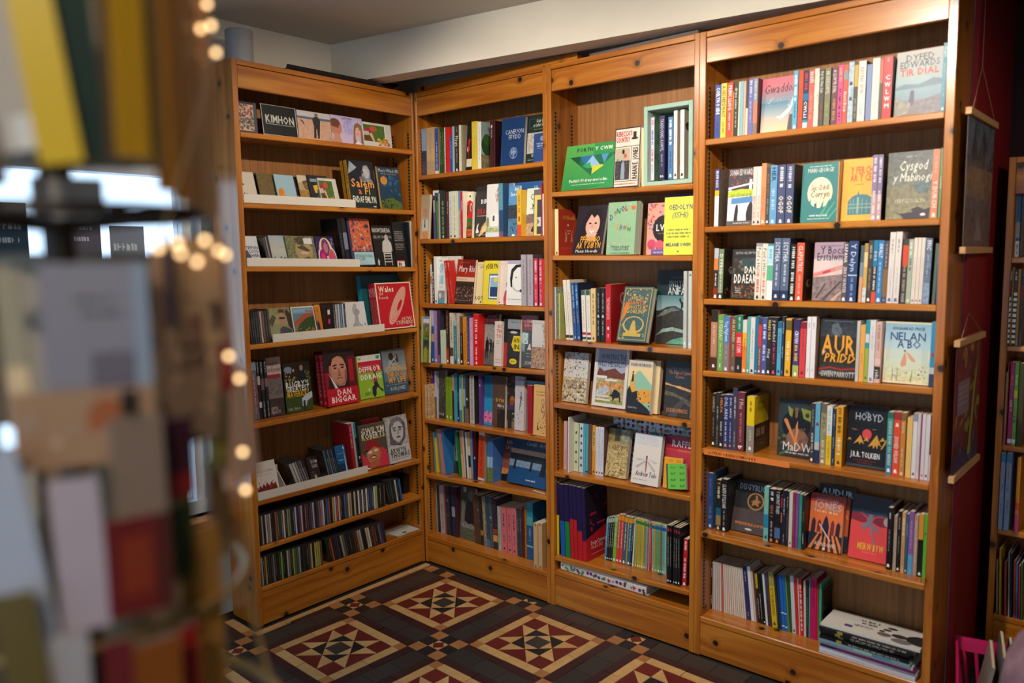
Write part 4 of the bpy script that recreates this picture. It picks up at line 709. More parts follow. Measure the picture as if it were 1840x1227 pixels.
('s',-.7753,-.7655,.005,.1763,.1257,.118,-2,'c','88a8c0','d.15-.8:404040','',''),
('s',-.7648,-.7549,.005,.1763,.1253,.118,-2,'c','1c1c1c','','',''),
('s',-.7542,-.7443,.005,.1763,.1249,.118,-2,'c','302020','d.15-.8:404040','',''),
('s',-.7436,-.7336,.005,.1763,.1246,.118,-2,'c','1c1c1c','','',''),
('s',-.7329,-.7229,.005,.1763,.1242,.118,-2,'c','202020','d.15-.8:a8a8a0','',''),
('s',-.7222,-.7122,.005,.1763,.1238,.118,-2,'c','484440','','',''),
('s',-.7114,-.7013,.005,.1763,.1234,.118,-2,'c','c0a870','d.15-.8:888880','',''),
('s',-.7006,-.6905,.005,.1763,.123,.118,-2,'c','1c1c1c','','',''),
('s',-.6897,-.6796,.005,.1763,.1226,.118,-2,'c','b8b030','d.15-.8:a8a8a0','',''),
('s',-.6788,-.6686,.005,.1763,.1222,.118,-2,'c','a0a848','','',''),
('s',-.6678,-.6576,.005,.1763,.1218,.118,-2,'c','b09050','d.15-.8:888880','',''),
('s',-.6568,-.6466,.005,.1763,.1214,.118,-2,'c','604830','','',''),
('s',-.6205,-.6094,.005,.1763,.1182,.118,-11,'c','1c1c1c','','',''),
('s',-.6086,-.5975,.005,.1763,.1179,.118,-11,'c','201c1c','d.15-.8:787870','',''),
('s',-.5967,-.5856,.005,.1763,.1176,.118,-11,'c','a04820','','',''),
('s',-.5848,-.5736,.005,.1763,.1173,.118,-11,'c','1c1c20','d.15-.8:404040','',''),
('s',-.5728,-.5615,.005,.1763,.117,.118,-11,'c','282830','','',''),
('s',-.5607,-.5494,.005,.1763,.1167,.118,-11,'c','28304c','d.15-.8:404040','',''),
('s',-.5486,-.5372,.005,.1763,.1163,.118,-11,'c','1c1c1c','','',''),
('s',-.5364,-.5249,.005,.1763,.116,.118,-11,'c','a89868','d.15-.8:888880','',''),
('s',-.5241,-.5126,.005,.1763,.1157,.118,-11,'c','485c68','','',''),
('s',-.5118,-.5003,.005,.1763,.1154,.118,-11,'c','1e1e1c','d.15-.8:787870','',''),
('s',-.4994,-.4878,.005,.1763,.115,.118,-11,'c','1c1c1c','','',''),
('s',-.487,-.4754,.005,.1763,.1147,.118,-11,'c','242420','d.15-.8:888880','',''),
('s',-.4745,-.4628,.005,.1763,.1144,.118,-11,'c','202020','','',''),
('s',-.462,-.4502,.005,.1763,.1141,.118,-11,'c','482c1c','d.15-.8:404040','',''),
('s',-.4494,-.4375,.005,.1763,.1137,.118,-11,'c','6a3828','','',''),
('s',-.4367,-.4248,.005,.1763,.1134,.118,-11,'c','a89070','d.15-.8:787870','',''),
('s',-.424,-.412,.005,.1763,.113,.118,-11,'c','a8a8a0','','',''),
('s',-.4112,-.3992,.005,.1763,.1127,.118,-11,'c','1c1c1c','d.15-.8:404040','',''),
('s',-.3983,-.3863,.005,.1763,.1124,.118,-11,'c','201c1c','','',''),
('s',-.3854,-.3733,.005,.1763,.112,.118,-11,'c','c0b498','d.15-.8:404040','',''),
('s',-.3724,-.3602,.005,.1763,.1117,.118,-11,'c','c8c0ac','','',''),
('s',-.3594,-.3471,.005,.1763,.1113,.118,-11,'c','1c1c1c','d.15-.8:787870','',''),
('s',-.3462,-.3339,.005,.1763,.111,.118,-11,'c','803424','','',''),
('s',-.3331,-.3207,.005,.1763,.1106,.118,-11,'c','3a3430','d.15-.8:888880','',''),
('s',-.3198,-.3074,.005,.1763,.1103,.118,-11,'c','1c2028','','',''),
('s',-.3065,-.294,.005,.1763,.1099,.118,-11,'c','70505c','d.15-.8:787870','',''),
('s',-.2931,-.2805,.005,.1763,.1096,.118,-11,'c','283860','','',''),
('s',-.2797,-.267,.005,.1763,.1092,.118,-11,'c','1c1c20','d.15-.8:404040','','')]),
(2,'top shelf',.002,[
('s',.0175,.0521,.03,2.0158,.2327,.128,0,'b','90a8c0','b.47-1:303858;b.7-1:504858~8','',''),
('s',.0544,.1099,.03,2.0159,.2335,.128,.6,'b','c8a070','b0-.45:d0a878;b.45-.7:e0b070;D.1-.85:88b0b8','',''),
('s',.1136,.1378,.03,2.016,.225,.128,.6,'b','3058a0','d.3-.9:c0d0e8;b.92-1:d8d8e0','',''),
('s',.1388,.1455,.03,2.016,.2196,.128,.6,'b','c08848','','',''),
('s',.1466,.1625,.03,2.016,.2235,.128,.6,'b','2c5028','d.1-.8:8aa078','',''),
('s',.1635,.1788,.03,2.0161,.2216,.128,.6,'b','2c5028','d.1-.8:8aa078','',''),
('s',.1798,.1859,.03,2.0161,.222,.128,.6,'b','d8dcd8','','',''),
('s',.187,.2016,.03,2.0161,.2224,.128,.6,'b','d02c28','d.3-.8:a01818','',''),
('s',.2026,.2167,.03,2.0161,.2217,.128,.6,'b','d02c28','d.3-.8:a01818','',''),
('s',.2177,.2337,.03,2.0162,.2188,.128,.6,'b','3850a0','b0-.2:c02020;d.3-.7:b0b8e0','',''),
('s',.2353,.2492,.03,2.0162,.2203,.128,.6,'b','98b8c0','','',''),
('s',.2503,.2794,.03,2.0162,.2228,.128,.6,'b','3a3028','T.22-.45:e0d0c0:Plygu;d.05-.18:908878;d.5-.8:a09080;o.95:fff','',''),
('s',.2809,.2961,.03,2.0163,.2208,.128,.6,'b','d8d8c0','d.1-.8:a8a890','',''),
('s',.2971,.3097,.03,2.0163,.219,.128,.6,'b','8a8068','','',''),
('f',.3121,.3523,.04,2.0164,.2356,.015,5,0,'b','181412','R0,.0,1,.12:181412;R.1,.08,1,.24:d8ccb0;P.2,.4 .35,.36 .55,.42 .5,.55 .6,.62 .5,.66 .3,.62 .28,.55 .4,.5 .25,.48:d02030;P.4,.36 .44,.36 .44,.24 .4,.24:d02030;P.12,.42 .25,.38 .22,.52:e8e0d8','thin face-out black book with a red bird','',''),
('s',.3663,.3777,.03,2.0165,.2265,.128,.6,'b','d8c040','d.3-.8:a89028','',''),
('s',.3787,.3891,.03,2.0165,.2265,.128,.6,'b','d8c040','d.3-.8:a89028','',''),
('s',.3901,.4028,.03,2.0165,.227,.128,.6,'b','d8c040','d.3-.8:a89028','',''),
('s',.4038,.4272,.03,2.0165,.2203,.128,.6,'b','dcdcd4','d.1-.8:b0b0a8','8aa0a0','R0,0,1,.32:7a6a50~8;E.35,.52,.34,.22:2c4820;E.3,.64,.2,.12:3a5828;P0,.2 1,.32 1,.2 .5,.12:8a7a58;t.3,.82,.95,.08:485868:Ffordd'),
('s',.4838,.5043,.03,2.0167,.2176,.128,.6,'b','3c1c20','d.1-.4:c0a898;o.12:d0c0b0','',''),
('s',.5061,.5157,.03,2.0167,.2156,.128,.6,'b','4a2024','','200c10',''),
('f',.5372,.6751,.04,2.0169,.22,.022,5,0,'bh','143868','R0,0,.04,1:1c4478;t.16,.66,.98,.09:b8c0cc:CANEUON;t.32,.55,.86,.09:b8c0cc:FFYDD;E.56,.26,.17,.12:8090b0;E.56,.26,.15,.105:143868;R.53,.15,.59,.37:8090b0;R.44,.26,.68,.3:8090b0;R.47,.22,.51,.34:8090b0;R.61,.22,.65,.34:8090b0','navy face-out hymn book with a silver cross emblem','',''),
('f',.6549,.7923,.064,2.0172,.2216,.015,5,0,'b','1c2c28','R.2,.74,.98,.92:58685c;R.21,.745,.98,.915:1c2c28;R.1,.22,.98,.64:b0aca0~6;T.5,.84,1.1,.06:c8d0c8:Gair Duw;T.38,.76,1.1,.06:c8d0c8:ar Lafar Gwlad;d.4,.69,.95,.71:8a988c;T.3,.15,.7,.05:c8d0c8:Dewi;d.2,.08,.7,.1:a8b0a8;R.45,.56,.7,.6:b06058','dark green face-out book with a pale map panel','',''),
('f',.7368,.8074,.035,2.0173,.1298,.015,5,0,'b','2a4880','E.65,.82,.14,.09:8090b8;T.2,.62,1.05,.05:c8d0e0:Y TESTAMENT;T.25,.54,1.0,.05:c8d0e0:NEWYDD;d.3,.48,.9,.5:a0b0d0;d.2,.03,.9,.05:8898c0','small blue face-out testament in front of the green book','','')]),
(2,'second shelf',.0017,[
('f',.0175,.0796,.002,1.6964,.2228,.015,5,0,'b','b8a890','G.0-1:c8a890:a89878;R.2,.18,.9,.44:c8ccc0;P.45,.26 .5,.4 .56,.4 .6,.26:1c1c20;E.52,.41,.05,.03:1c1c20;R.3,.0,.9,.16:d89048;t.25,.6,.9,.08:b86858:HEL;t.25,.5,.9,.08:b86858:YDD','tan face-out book with a small walking figure, left end','',''),
('s',.0808,.1228,.0394,1.6963,.2427,.0986,.3,'b','e0e0e0','b.45-1:7868a0;b.1-.2:383870;b.2-.45:d0c8c0','404458',''),
('s',.1241,.1317,.01,1.6962,.2286,.128,.1,'b','40506a','','',''),
('s',.1339,.1459,.01,1.6962,.2066,.128,-.8,'b','508040','b0-.1:203020','',''),
('s',.1486,.1587,.01,1.6962,.2236,.128,.3,'b','b0a8a0','','',''),
('s',.1599,.1988,.01,1.6962,.2308,.128,.3,'b','2c3c30~6','d.2-.9:98a898;o.95:d0d0d0','1c2420',''),
('s',.2028,.2221,.01,1.6961,.2271,.128,.3,'b','5c3038','d.2-.5:c0a8a0','',''),
('s',.2231,.2452,.01,1.6961,.2275,.128,.3,'b','d0d4cc','d.1-.9:8890a0;o.95:303030','',''),
('s',.2462,.2751,.01,1.696,.2283,.128,.3,'b','d8d8b8','d.1-.9:a8a888;o.95:303030','',''),
('s',.2761,.287,.01,1.696,.2264,.128,.3,'b','c8d0c8','','',''),
('s',.288,.3008,.01,1.696,.2273,.128,.3,'b','5890b8','b.4-1:a8a090~6','',''),
('s',.3017,.315,.01,1.6959,.223,.128,.3,'b','c82028','d.2-.4:f0d0d0','',''),
('s',.316,.3243,.01,1.6959,.224,.128,.3,'b','e0d8c0','d.1-.9:805040','',''),
('f',.3261,.3635,.022,1.6959,.2208,.015,4,0,'b','e0d8c0','R0,.22,1,.42:206830;P0,.42 0,.78 .5,.82 1,.76 1,.42:c81c20;P0,.45 .2,.5 .25,.7 0,.72:181418;E.72,.66,.16,.09:e8e4d8;E.72,.65,.1,.07:204028;E.74,.64,.05,.05:101010;R0,0,1,.22:181410;R.08,.02,.95,.2:b84820;S.1,.03,.9,.18,8,.12:e0b080;T.15,.27,.8,.08:c81c20:En;E.5,.9,.12,.02:202020','face-out book with a red dragon head and green eye','',''),
('f',.3641,.4907,.039,1.6957,.2441,.015,5,0,'b','3a3838','R0,.9,1,1:2c2c30;P.2,.0 .35,.2 .6,.34 1,.4 1,.12 .5,.1:d8b070~4;P.3,.1 .6,.26 1,.3 1,.15:e8d0a0;P.05,.1 .12,.24 .2,.28 .15,.18 .22,.1 .1,.08:e8e4e0;d.1,.04,.9,.06:c8c0b0;T.25,.66,1.1,.08:e8e4e0:BIRTH;t.7,.8,1,.1:b83838:OF;t.65,.54,1,.1:b83838:A;T.12,.45,1.3,.11:b83838:DRAGON;d.1,.41,1,.43:c0b8b0','charcoal face-out book with firelit cave and red serif title','',''),
('f',.4526,.5457,.022,1.6956,.2473,.015,4,0,'b','e0dedc','R0,.0,1,.22:c8ccb8;P.3,.2 .3,.4 .55,.46 .8,.4 .8,.2:ece8e4;P.45,.3 .45,.38 .52,.42 .58,.38 .58,.3:504c50;R0,.1,.9,.17:a8b078~8;R0,0,1,.08:d0dce4;E.12,.28,.1,.1:8a9868~6;t.6,.84,.95,.09:a85050:A;t.6,.74,.95,.08:a85050:NEL;t.62,.66,.95,.07:a85050:IN','white face-out book with a small white chapel','',''),
('s',.5498,.5759,.01,1.6955,.2455,.044,.3,'b','2c4c70','b0-.5:5890a0;b.9-1:705870','',''),
('f',.5777,.6041,.039,1.6955,.2463,.015,3,0,'b','7078a0','R0,0,1,.5:b04a50;P.3,.5 .4,.75 .6,.85 .64,.84 .46,.74 .4,.5:404868;P.5,.5 .6,.72 .8,.84 .82,.82 .66,.7 .58,.5:404868;d.3,.1,.8,.14:c88080;d.3,.35,.8,.38:c88080','narrow lilac and red face-out book with arched lines','',''),
('f',.593,.6593,.022,1.6954,.2299,.015,3,0,'b','5890c0','R0,.35,1,.62:38404c~6;S.02,.5,1,.68,12,.12:303844;R0,.0,1,.35:4c7898~6;S.1,.1,1,.35,10,.12:283440;T.55,.9,1.1,.07:e0e8f0:Aml;T.2,.8,.9,.07:e0e8f0:Enwog;E.5,.02,.15,.02:e8e8e8','blue face-out book with a castle mirrored in water','',''),
('f',.5399,.7631,.0635,1.6953,.2471,.015,2,0,'b','2c5890','R0,0,1,1:2c5890;t.7,.86,.95,.06:a8c0d8:Hil','tall blue book behind the castle-reflection one, only its top showing','',''),
('s',.6611,.6853,.01,1.6953,.2089,.044,.3,'b','e0b030','b.75-1:d85028;o.6:b84020;o.65:b84020;D.1-.5:b08020','',''),
('f',.687,.7556,.039,1.6952,.2143,.015,4,0,'b','d0dcd0','R0,0,1,.3:b89878~6;P0,.25 0,.44 .5,.48 1,.52 1,.3:7a6468~5;R0,.46,1,.55:d8dcd4;P.4,.12 .6,.2 1,.16 .9,.08 .5,.08:383830~8;t.3,.76,1.1,.12:2c3030:Cyn;t.38,.6,1.1,.12:2c3030:yr;d.3,.56,.9,.58:90a098','pale green face-out book with brown hillside','',''),
('f',.7438,.7899,.022,1.6951,.2046,.015,3,0,'b','706468','R.1,0,1,.88:d8c868;R.45,.03,1,.78:404850;R.5,.2,.95,.4:c8ccd0;d.55,.25,.9,.35:404850','narrow grey book with a yellow frame','',''),
('s',.7938,.8012,.02,1.6951,.2302,.128,.3,'b','a01c30','','',''),
('s',.8093,.8163,.01,1.6951,.1828,.128,.3,'b','e8e8e8','d.3-.8:909090','','')]),
(2,'third shelf',.0084,[
('s',.0776,.0903,.01,1.3727,.1972,.128,1,'b','d8d0d0~4','b.3-.5:b08868','',''),
('s',.092,.1042,.01,1.3728,.228,.037,.5,'b','202020','D.3-.95:e0e0d8','',''),
('s',.1064,.1269,.01,1.373,.2367,.037,-.3,'b','e8e8e0','o.95:404040','',''),
('f',.1288,.1767,.01,1.3735,.2289,.015,4,0,'b','e4e8e8',"R0,.08,1,.28:8a8a88~8;E.3,.17,.18,.07:c8ccd4;E.3,.17,.08,.03:e8e8e8;R0,0,1,.08:40a0c0;T.15,.66,.7,.2,c:40a8c8:O'R;T.15,.42,.8,.2,c:40a8c8:SONS;d.2,.35,.8,.37:a0a8a8;d.1,.92,.5,.95:b05060",'white face-out book with large sky blue letters','',''),
('f',.0979,.2534,.05,1.3735,.2354,.015,2,0,'b','d4d0c8','R0,0,1,1:d8d4cc','pale blank book standing behind the sky-blue-lettered one','',''),
('s',.193,.2104,.01,1.3737,.2154,.037,-8,'b','c02c24','D.05-.25:e0a8a0;d.4-.9:e08070','',''),
('s',.2145,.2318,.01,1.3739,.2151,.037,-8,'b','c02c24','D.05-.25:e0a8a0;d.4-.9:e08070','',''),
('f',.2481,.3711,.01,1.3746,.2147,.015,6,2,'b','8a1c14','R0,.6,1,1:a02818;R.3,.75,1,1:701410;R0,.5,1,.6:d8b898;d.05,.54,.6,.56:a05040;R0,.0,1,.5:3a2c28;R0,.38,1,.46:302418;S.02,.05,.98,.38,40,.06:8a6850;S.02,.05,.98,.38,24,.05:b88878;t.1,.72,1,.14,i:e8e0dc:Mary Rhi;d.2,.92,.7,.94:b06858;d.2,.06,.6,.07:d0c8c0','red face-out book above patterned knitting, white script title','',''),
('f',.3286,.4478,.027,1.3753,.2035,.015,6,0,'b','dcc898','R.18,.28,.32,.86:28282c;R.17,.25,.33,.27:c05040;d.1,.92,.9,.94:a8986c;T.45,.85,1,.05:b06858:SARA;T.14,.1,1.0,.09:38342c:TROTH;E.66,.05,.04,.02:303030;E.8,.7,.08,.05:d0a890','cream face-out book with a black bar and dark title','',''),
('f',.4326,.527,.01,1.3761,.2084,.015,6,0,'b','e0cc38','R.4,.12,1.0,.7:4070a0;R.45,.15,1,.66:e8ece8;R.5,.18,1,.62:88b0c8;R.5,.18,1,.4:28406c;E.85,.56,.14,.05:d8c850;T.14,.82,1.2,.11,c:20201c:yDERYN;R0,0,.04,1:c0b030','yellow face-out book with a blue-framed sea window','',''),
('f',.5058,.6087,.027,1.3767,.2072,.015,6,0,'b','d8c8c0','P.5,.0 .45,.15 .55,.32 .75,.36 .95,.3 1,.0:b84048~4;S.48,.02,1,.3,20,.05:e0a0a0;E.8,.46,.22,.11:5a3c38;E.82,.39,.17,.06:c89888;R.62,.38,1,.42:302830;t.5,.74,1.0,.05:a89890:ANN;t.6,.64,1.1,.05:a89890:CAN;E.2,.05,.06,.02:403840;d.15,.92,.9,.93:b8a8a0','pale pink face-out book with a child in a red blouse','',''),
('f',.5853,.6876,.01,1.3774,.2073,.015,5,0,'b','e2e2de','R0,.92,1,1:a8a8b8;P.25,.4 .18,.6 .25,.8 .5,.9 .95,.92 .95,.86 .6,.84 .38,.74 .32,.55 .34,.4:282828;P.33,.45 .4,.36 .6,.3 .8,.3 .8,.34 .6,.33 .42,.4:b0b0b0;E.55,.62,.06,.015:787878;P.75,.32 .85,.36 .95,.36 .9,.28:282828;d.1,.12,.95,.14:707070;d.05,.06,.9,.07:c0c0c0',"white face-out book with a line-drawn woman's face",'',''),
('s',.6888,.7177,0,1.378,.2336,.128,0,'b','a8a0a8','d.1-.8:807880','',''),
('s',.7262,.7589,0,1.3783,.2328,.128,0,'b','a8a0a8','d.1-.8:807880','484044',''),
('s',.763,.7866,0,1.3786,.2143,.128,0,'b','c03850','D.05-.55:e8b8c0;d.65-.9:e8b8c0;o.95:fff','382428',''),
('s',.7924,.8132,0,1.3788,.2138,.128,0,'b','c03850','D.05-.55:e8b8c0;d.65-.9:e8b8c0;o.95:fff','',''),
('s',.8148,.8205,0,1.3789,.2103,.128,0,'b','d83828','','','')]),
(2,'fourth shelf',.0284,[
('f',.0175,.0766,-.013,1.0675,.2364,.015,3,0,'b','5a7838','R0,0,.25,1:98b088;R.25,.82,1,1:6888b0~4;R.25,.86,1,.95:c8d0d8;R.25,.5,1,.82:607838~8;R.25,.3,1,.5:384838~8;P.3,.0 .4,.3 .6,.36 .8,.28 .75,.0:a89828~6;P.62,.62 .66,.78 .7,.62:e8e4dc;R.58,.6,.78,.68:c02828;R.58,.55,.8,.61:207030;T.48,.8,1.0,.07:b03030:Draig','green landscape book with a castle flag, left end','',''),
('s',.058,.0929,.0174,1.0688,.2674,.1226,.3,'b','2c5c98~3','b0-.3:b0b8d0;b.45-.6:c0a078;o.95:fff','',''),
('s',.0944,.1163,.012,1.0697,.2657,.128,.3,'b','9878b0','d.3-.7:c0a8d0;o.95:e8e0e8','',''),
('s',.1179,.1395,.012,1.0703,.2677,.128,.3,'b','3a3048','b.85-1:7a5a90','',''),
('s',.1523,.1794,0,1.0714,.1681,.128,.3,'b','c0d0b8','d.1-.2:a0b098','',''),
('s',.1803,.1994,.012,1.072,.2679,.128,.3,'b','3a2418','b.72-1:a03018;d.1-.45:c0a060;o.95:fff','',''),
('s',.2074,.231,.012,1.0729,.2554,.128,.3,'b','c8c0b0','d.08-.6:585048;b.68-.85:4a4440~6;b.85-1:d8d0c8','',''),
('s',.235,.2549,.012,1.0736,.2177,.128,.3,'b','3c7c84','b0-.12:9ab0b8;d.2-.9:88c0c8;o.95:303030','',''),
('s',.2564,.2766,.012,1.0742,.2539,.128,.3,'b','b8b0a0','d.2-.9:888070;o.92:fff','',''),
('s',.2774,.2975,.012,1.0748,.2397,.128,.3,'b','2a2420','b0-.35:6a4a38;d.4-.8:a8a098;o.94:fff','',''),
('s',.2994,.3243,.012,1.0755,.2364,.128,.3,'b','d08010','d.3-.9:a86008','',''),
('s',.3263,.3396,.012,1.0761,.2401,.128,.3,'b','283878','d.1-.9:b0b8d8;o.95:fff','',''),
('s',.3434,.3665,.012,1.0767,.2315,.128,.3,'b','c888a8','b.5-1:d098b8;d.1-.9:e0c0d0','',''),
('s',.3706,.406,.012,1.0777,.2512,.128,.3,'b','c81c1c','T.1-.35:f4e8e8:TYWYN;D.4-.6:f0c8c8;d.65-.9:f0c8c8;o.95:fff','',''),
('f',.4079,.5008,.039,1.0794,.247,.015,5,0,'b','504e48','R0,.0,1,.3:5c5a54~6;R0,.3,1,.8:8a8a84~5;R0,.8,1,1:302e2c;S.3,.35,1,.5,14,.1:302e2c;P.12,.12 .1,.45 .16,.5 .2,.54 .24,.5 .34,.46 .34,.28 .28,.26 .28,.12 .24,.12 .22,.26 .18,.26 .17,.12:141416;E.2,.53,.035,.025:141416;P.45,.25 .42,.42 .5,.5 .56,.42 .55,.25:1c1c1e;P.6,.28 .6,.44 .66,.48 .7,.4 .68,.28:242426;T.02,.83,.98,.09:8a2830:TRYWERYN;d.2,.93,.9,.97:706c68','grey photographic face-out book of dark-coated marchers','',''),
('f',.4904,.538,.022,1.0813,.2146,.015,4,0,'b','d0c0b8','T.25,.85,1.0,.08:b02c38:OI;T.25,.74,1,.08:b02c38:TH;T.25,.63,1,.08:b02c38:YO;d.3,.55,.8,.57:887870;d.3,.5,.8,.52:887870;d.2,.14,.9,.16:b89088;d.2,.08,.9,.1:b89088','pale pink narrow face-out book with red capitals','',''),
('f',.5296,.5861,.039,1.0825,.2255,.015,4,0,'b','1c1c1c','R0,0,1,.5:a82828','face-out book half black above and half red below','',''),
('f',.5738,.6513,.022,1.084,.2245,.015,4,0,'b','2c2c2e','R0,.78,1,1:8a9098;R0,.74,1,.8:181818;P.32,.46 .5,.66 1.0,.66 1,.34 .55,.34:d8c020;T.48,.52,1,.1:1c1c1c:AN;T.52,.38,1.0,.1:1c1c1c:IN;E.5,.12,.3,.06:d8c020;d.3,.1,.7,.14:806c10;E.5,.73,.3,.025:b8b8b8;d.3,.93,.9,.95:505860','dark face-out book with a big yellow speech shape','',''),
('f',.6388,.7323,.039,1.0861,.2422,.015,5,0,'b','4a5058','R0,.0,1,.72:484e54~4;R0,.72,1,1:a06878;R0,.72,1,.86:884850;R.0,.3,.3,.68:7890a0~5;R.1,.45,.5,.66:a8c0c0~8;P.5,.38 .45,.34 .72,.34 .68,.38 .65,.46 .58,.46:d0c0b8;T.2,.86,1.05,.06:d0b0b4:THE;T.2,.78,1.0,.06:d0b0b4:CO-OP;d.4,.26,.95,.28:a0a4a8;d.45,.2,.95,.22:a0a4a8;t.3,.06,.95,.06:d0d0d0:JOHN','grey and mauve face-out book with a bright doorway','',''),
('f',.7227,.8132,.022,1.0884,.2214,.015,4,0,'b','c8c4c0','R0,0,1,.45:a88870~8;S.02,.02,.98,.5,50,.07:604840;S.02,.1,.98,.46,36,.06:c89060;S.02,.02,.98,.2,24,.08:786c70;t.66,.84,1.1,.08:302c2c:Pum;t.7,.74,1.1,.08:302c2c:Wyl;t.78,.63,1.1,.08:302c2c:Fawr;d.1,.93,.9,.94:90908c;d.7,.56,.98,.58:807c78','white-topped face-out book with a dense painted crowd, right end','','')]),
(2,'fifth shelf',.0076,[
('s',.0175,.0225,.01,.7719,.1762,.128,0,'b','c8a888~5','','',''),
('s',.0233,.0344,.05,.772,.2452,.128,.3,'b','6a3080','b0-.15:9a7870','',''),
('s',.035,.038,.01,.772,.1776,.128,.3,'b','c0a080~6','','',''),
('s',.0387,.0478,.02,.772,.1789,.128,.3,'b','b89468~6','','',''),
('s',.0487,.0628,.05,.7722,.2469,.128,.3,'b','b8b8c8','b.55-1:6a6040~6','',''),
('f',.0646,.1137,.06,.7724,.2465,.015,2,0,'b','3a3830','G.0-1:302c28~6:58564c~6;S.05,.1,.95,.9,16,.14:7a766a;T.05,.06,.8,.05:d0d0c8:Tu E','dark mottled narrow face-out book with tiny white words','',''),
('s',.1289,.1512,.05,.7728,.2232,.128,.3,'b','789820','o.93:d8e0b0','',''),
('s',.1537,.1753,.05,.773,.2233,.128,.3,'b','7c9c24','o.93:d8e0b0','',''),
('s',.1776,.1907,.05,.7731,.2379,.128,.3,'b','c09878','b.35-1:202830','',''),
('s',.1923,.2131,.05,.7733,.2468,.128,.3,'b','2c8098','b.35-1:3a98b0','',''),
('s',.2142,.2266,.05,.7734,.2482,.128,.3,'b','18304c','d.4-.6:b0c0d0;o.93:c0d0d8','',''),
('s',.2275,.245,.05,.7735,.242,.128,.3,'b','5890a0','b.3-.75:a0c0c0;b.75-1:4878a0','',''),
('s',.246,.2552,.05,.7736,.245,.128,.3,'b','a8b838','','',''),
('s',.2562,.2694,.05,.7737,.2441,.128,.3,'b','80a8c8','b0-.3:3060a0;b.66-1:2c5080','',''),
('s',.2709,.2917,.05,.7739,.2418,.128,.3,'b','3a3028','o.5:d8d8e0;b.7-1:8a5c38~6','',''),
('s',.2997,.3318,.05,.7741,.2427,.128,.3,'b','b8b4b0','d.02-.98:707478;D.05-.95:909498','303028',''),
('s',.3615,.3802,.05,.7745,.2489,.128,.3,'b','583a78','o.2:c0a8d0','',''),
('f',.3821,.4393,.06,.7748,.247,.015,4,0,'b','2888b8','R0,.55,1,1:1c6890;E.28,.16,.26,.11:e070a0;E.82,.16,.26,.11:e070a0;P.3,.24 .36,.3 .5,.28 .4,.22:e070a0;P.84,.24 .9,.3 1,.28 .96,.22:e070a0;d.1,.14,.45,.18:903068;d.66,.14,1,.18:903068;t.3,.86,.55,.07:103858:G;t.84,.86,1.05,.07:103858:C','bright blue face-out book with pink quote marks','',''),
('f',.4399,.5218,.06,.7754,.2495,.015,3,0,'b','5a4238','R.4,0,1,.35:2a2422;S.05,.1,.95,.9,10,.16:6a5040;T.2,.5,1.1,.06:d8a838:DYN;T.4,.4,1.2,.05:d0ccc4:Mary','brown face-out book with small gold and white words','',''),
('f',.5099,.5959,.077,.7759,.25,.015,3,0,'b','2c2420','S.05,.4,.95,.95,26,.12:6a4a40;E.5,.55,.16,.08:b06830;E.5,.5,.12,.06:904818;R.0,.35,1,.45:40304c;t.5,.27,1.1,.05:d8d4cc:straeon;t.55,.16,1.1,.05:d8d4cc:chwedl;R.0,0,.2,.14:8a7a60;R.5,0,.7,.14:7a6c58','dark face-out book with a glowing orange still life','',''),
('f',.5834,.6412,.06,.7764,.2582,.015,3,0,'b','c8c0c4','R0,.92,1,1:a8a8c0;S.4,.3,.9,.75,26,.09:383848;P.5,.4 .6,.6 .75,.76 .7,.6 .6,.45:303040;S.3,.05,.8,.3,10,.08:605868;t.3,.93,1.3,.05,i:404468:pawb yn','pale lilac face-out book with inky brush lettering','',''),
('f',.6132,.7625,.09,.7769,.2394,.02,0,0,'b','90a8b8','R0,.92,1,1:5890b0;R0,0,.2,.92:a8acb8','blue-edged ring folder behind the red and tan pair','',''),
('s',.6786,.7103,.045,.777,.227,.042,.3,'b','a01828','','',''),
('f',.7276,.8136,.025,.7776,.2349,.015,3,0,'b','d8ac68','d.2,.85,.9,.88:8a6838;d.2,.79,.95,.82:8a6838;P.55,.7 .65,.74 .75,.66 .7,.55 .8,.45 .7,.35 .66,.45 .5,.5 .6,.58:4a3828;P.57,.69 .65,.72 .72,.66 .67,.56 .76,.45 .7,.38 .68,.47 .55,.51 .64,.58:d8ac68;S.3,.05,.95,.35,28,.06:30241c;P.3,.1 .3,.25 .4,.12:30241c','tan face-out book with an inked knotwork drawing','','')]),
(2,'sixth shelf',.039,[
('s',.0345,.0437,.045,.4794,.2145,.128,-2.5,'b','5088a8','','',''),
('s',.0468,.0643,.045,.48,.185,.128,-3.5,'b','d8b818','','',''),
('s',.0677,.0797,.045,.4807,.2332,.128,-7,'b','807870','','',''),
('s',.0808,.0927,.045,.4812,.2336,.128,-7,'b','989088','','',''),
('s',.0944,.1052,.045,.4818,.2356,.128,-7,'b','d07080','','',''),
('s',.1067,.125,.045,.4824,.2333,.128,-7,'b','2c70a8','','',''),
('f',.1406,.19,.085,.4834,.2226,.015,3,0,'b','607870','R0,.65,1,1:2868a0;R.2,.6,.5,1:b8b8a0;R0,.3,1,.62:90a0a0~8;R0,0,1,.3:303c2c~8;P0,.1 .2,.3 .3,.65 .1,.6:405828~8','green valley landscape cover leaning between thin books','',''),
('s',.2105,.222,.045,.4863,.2313,.128,-6,'b','18783c','','',''),
('s',.2345,.249,.045,.4873,.2412,.128,-4,'b','c08860','b.5-1:d8b088','',''),
('s',.2505,.2609,.045,.4879,.2426,.128,-4,'b','d0b8a8','','',''),
('s',.2638,.2705,.045,.4883,.2417,.128,-3,'b','383c50','','',''),
('s',.2715,.2841,.045,.4887,.2372,.128,-3,'b','c8d4d0','','',''),
('s',.2869,.3036,.045,.4894,.2388,.128,-2,'b','c09060','b.3-.5:d8c0a0;b.5-.75:202c28;b.75-1:d8b070','',''),
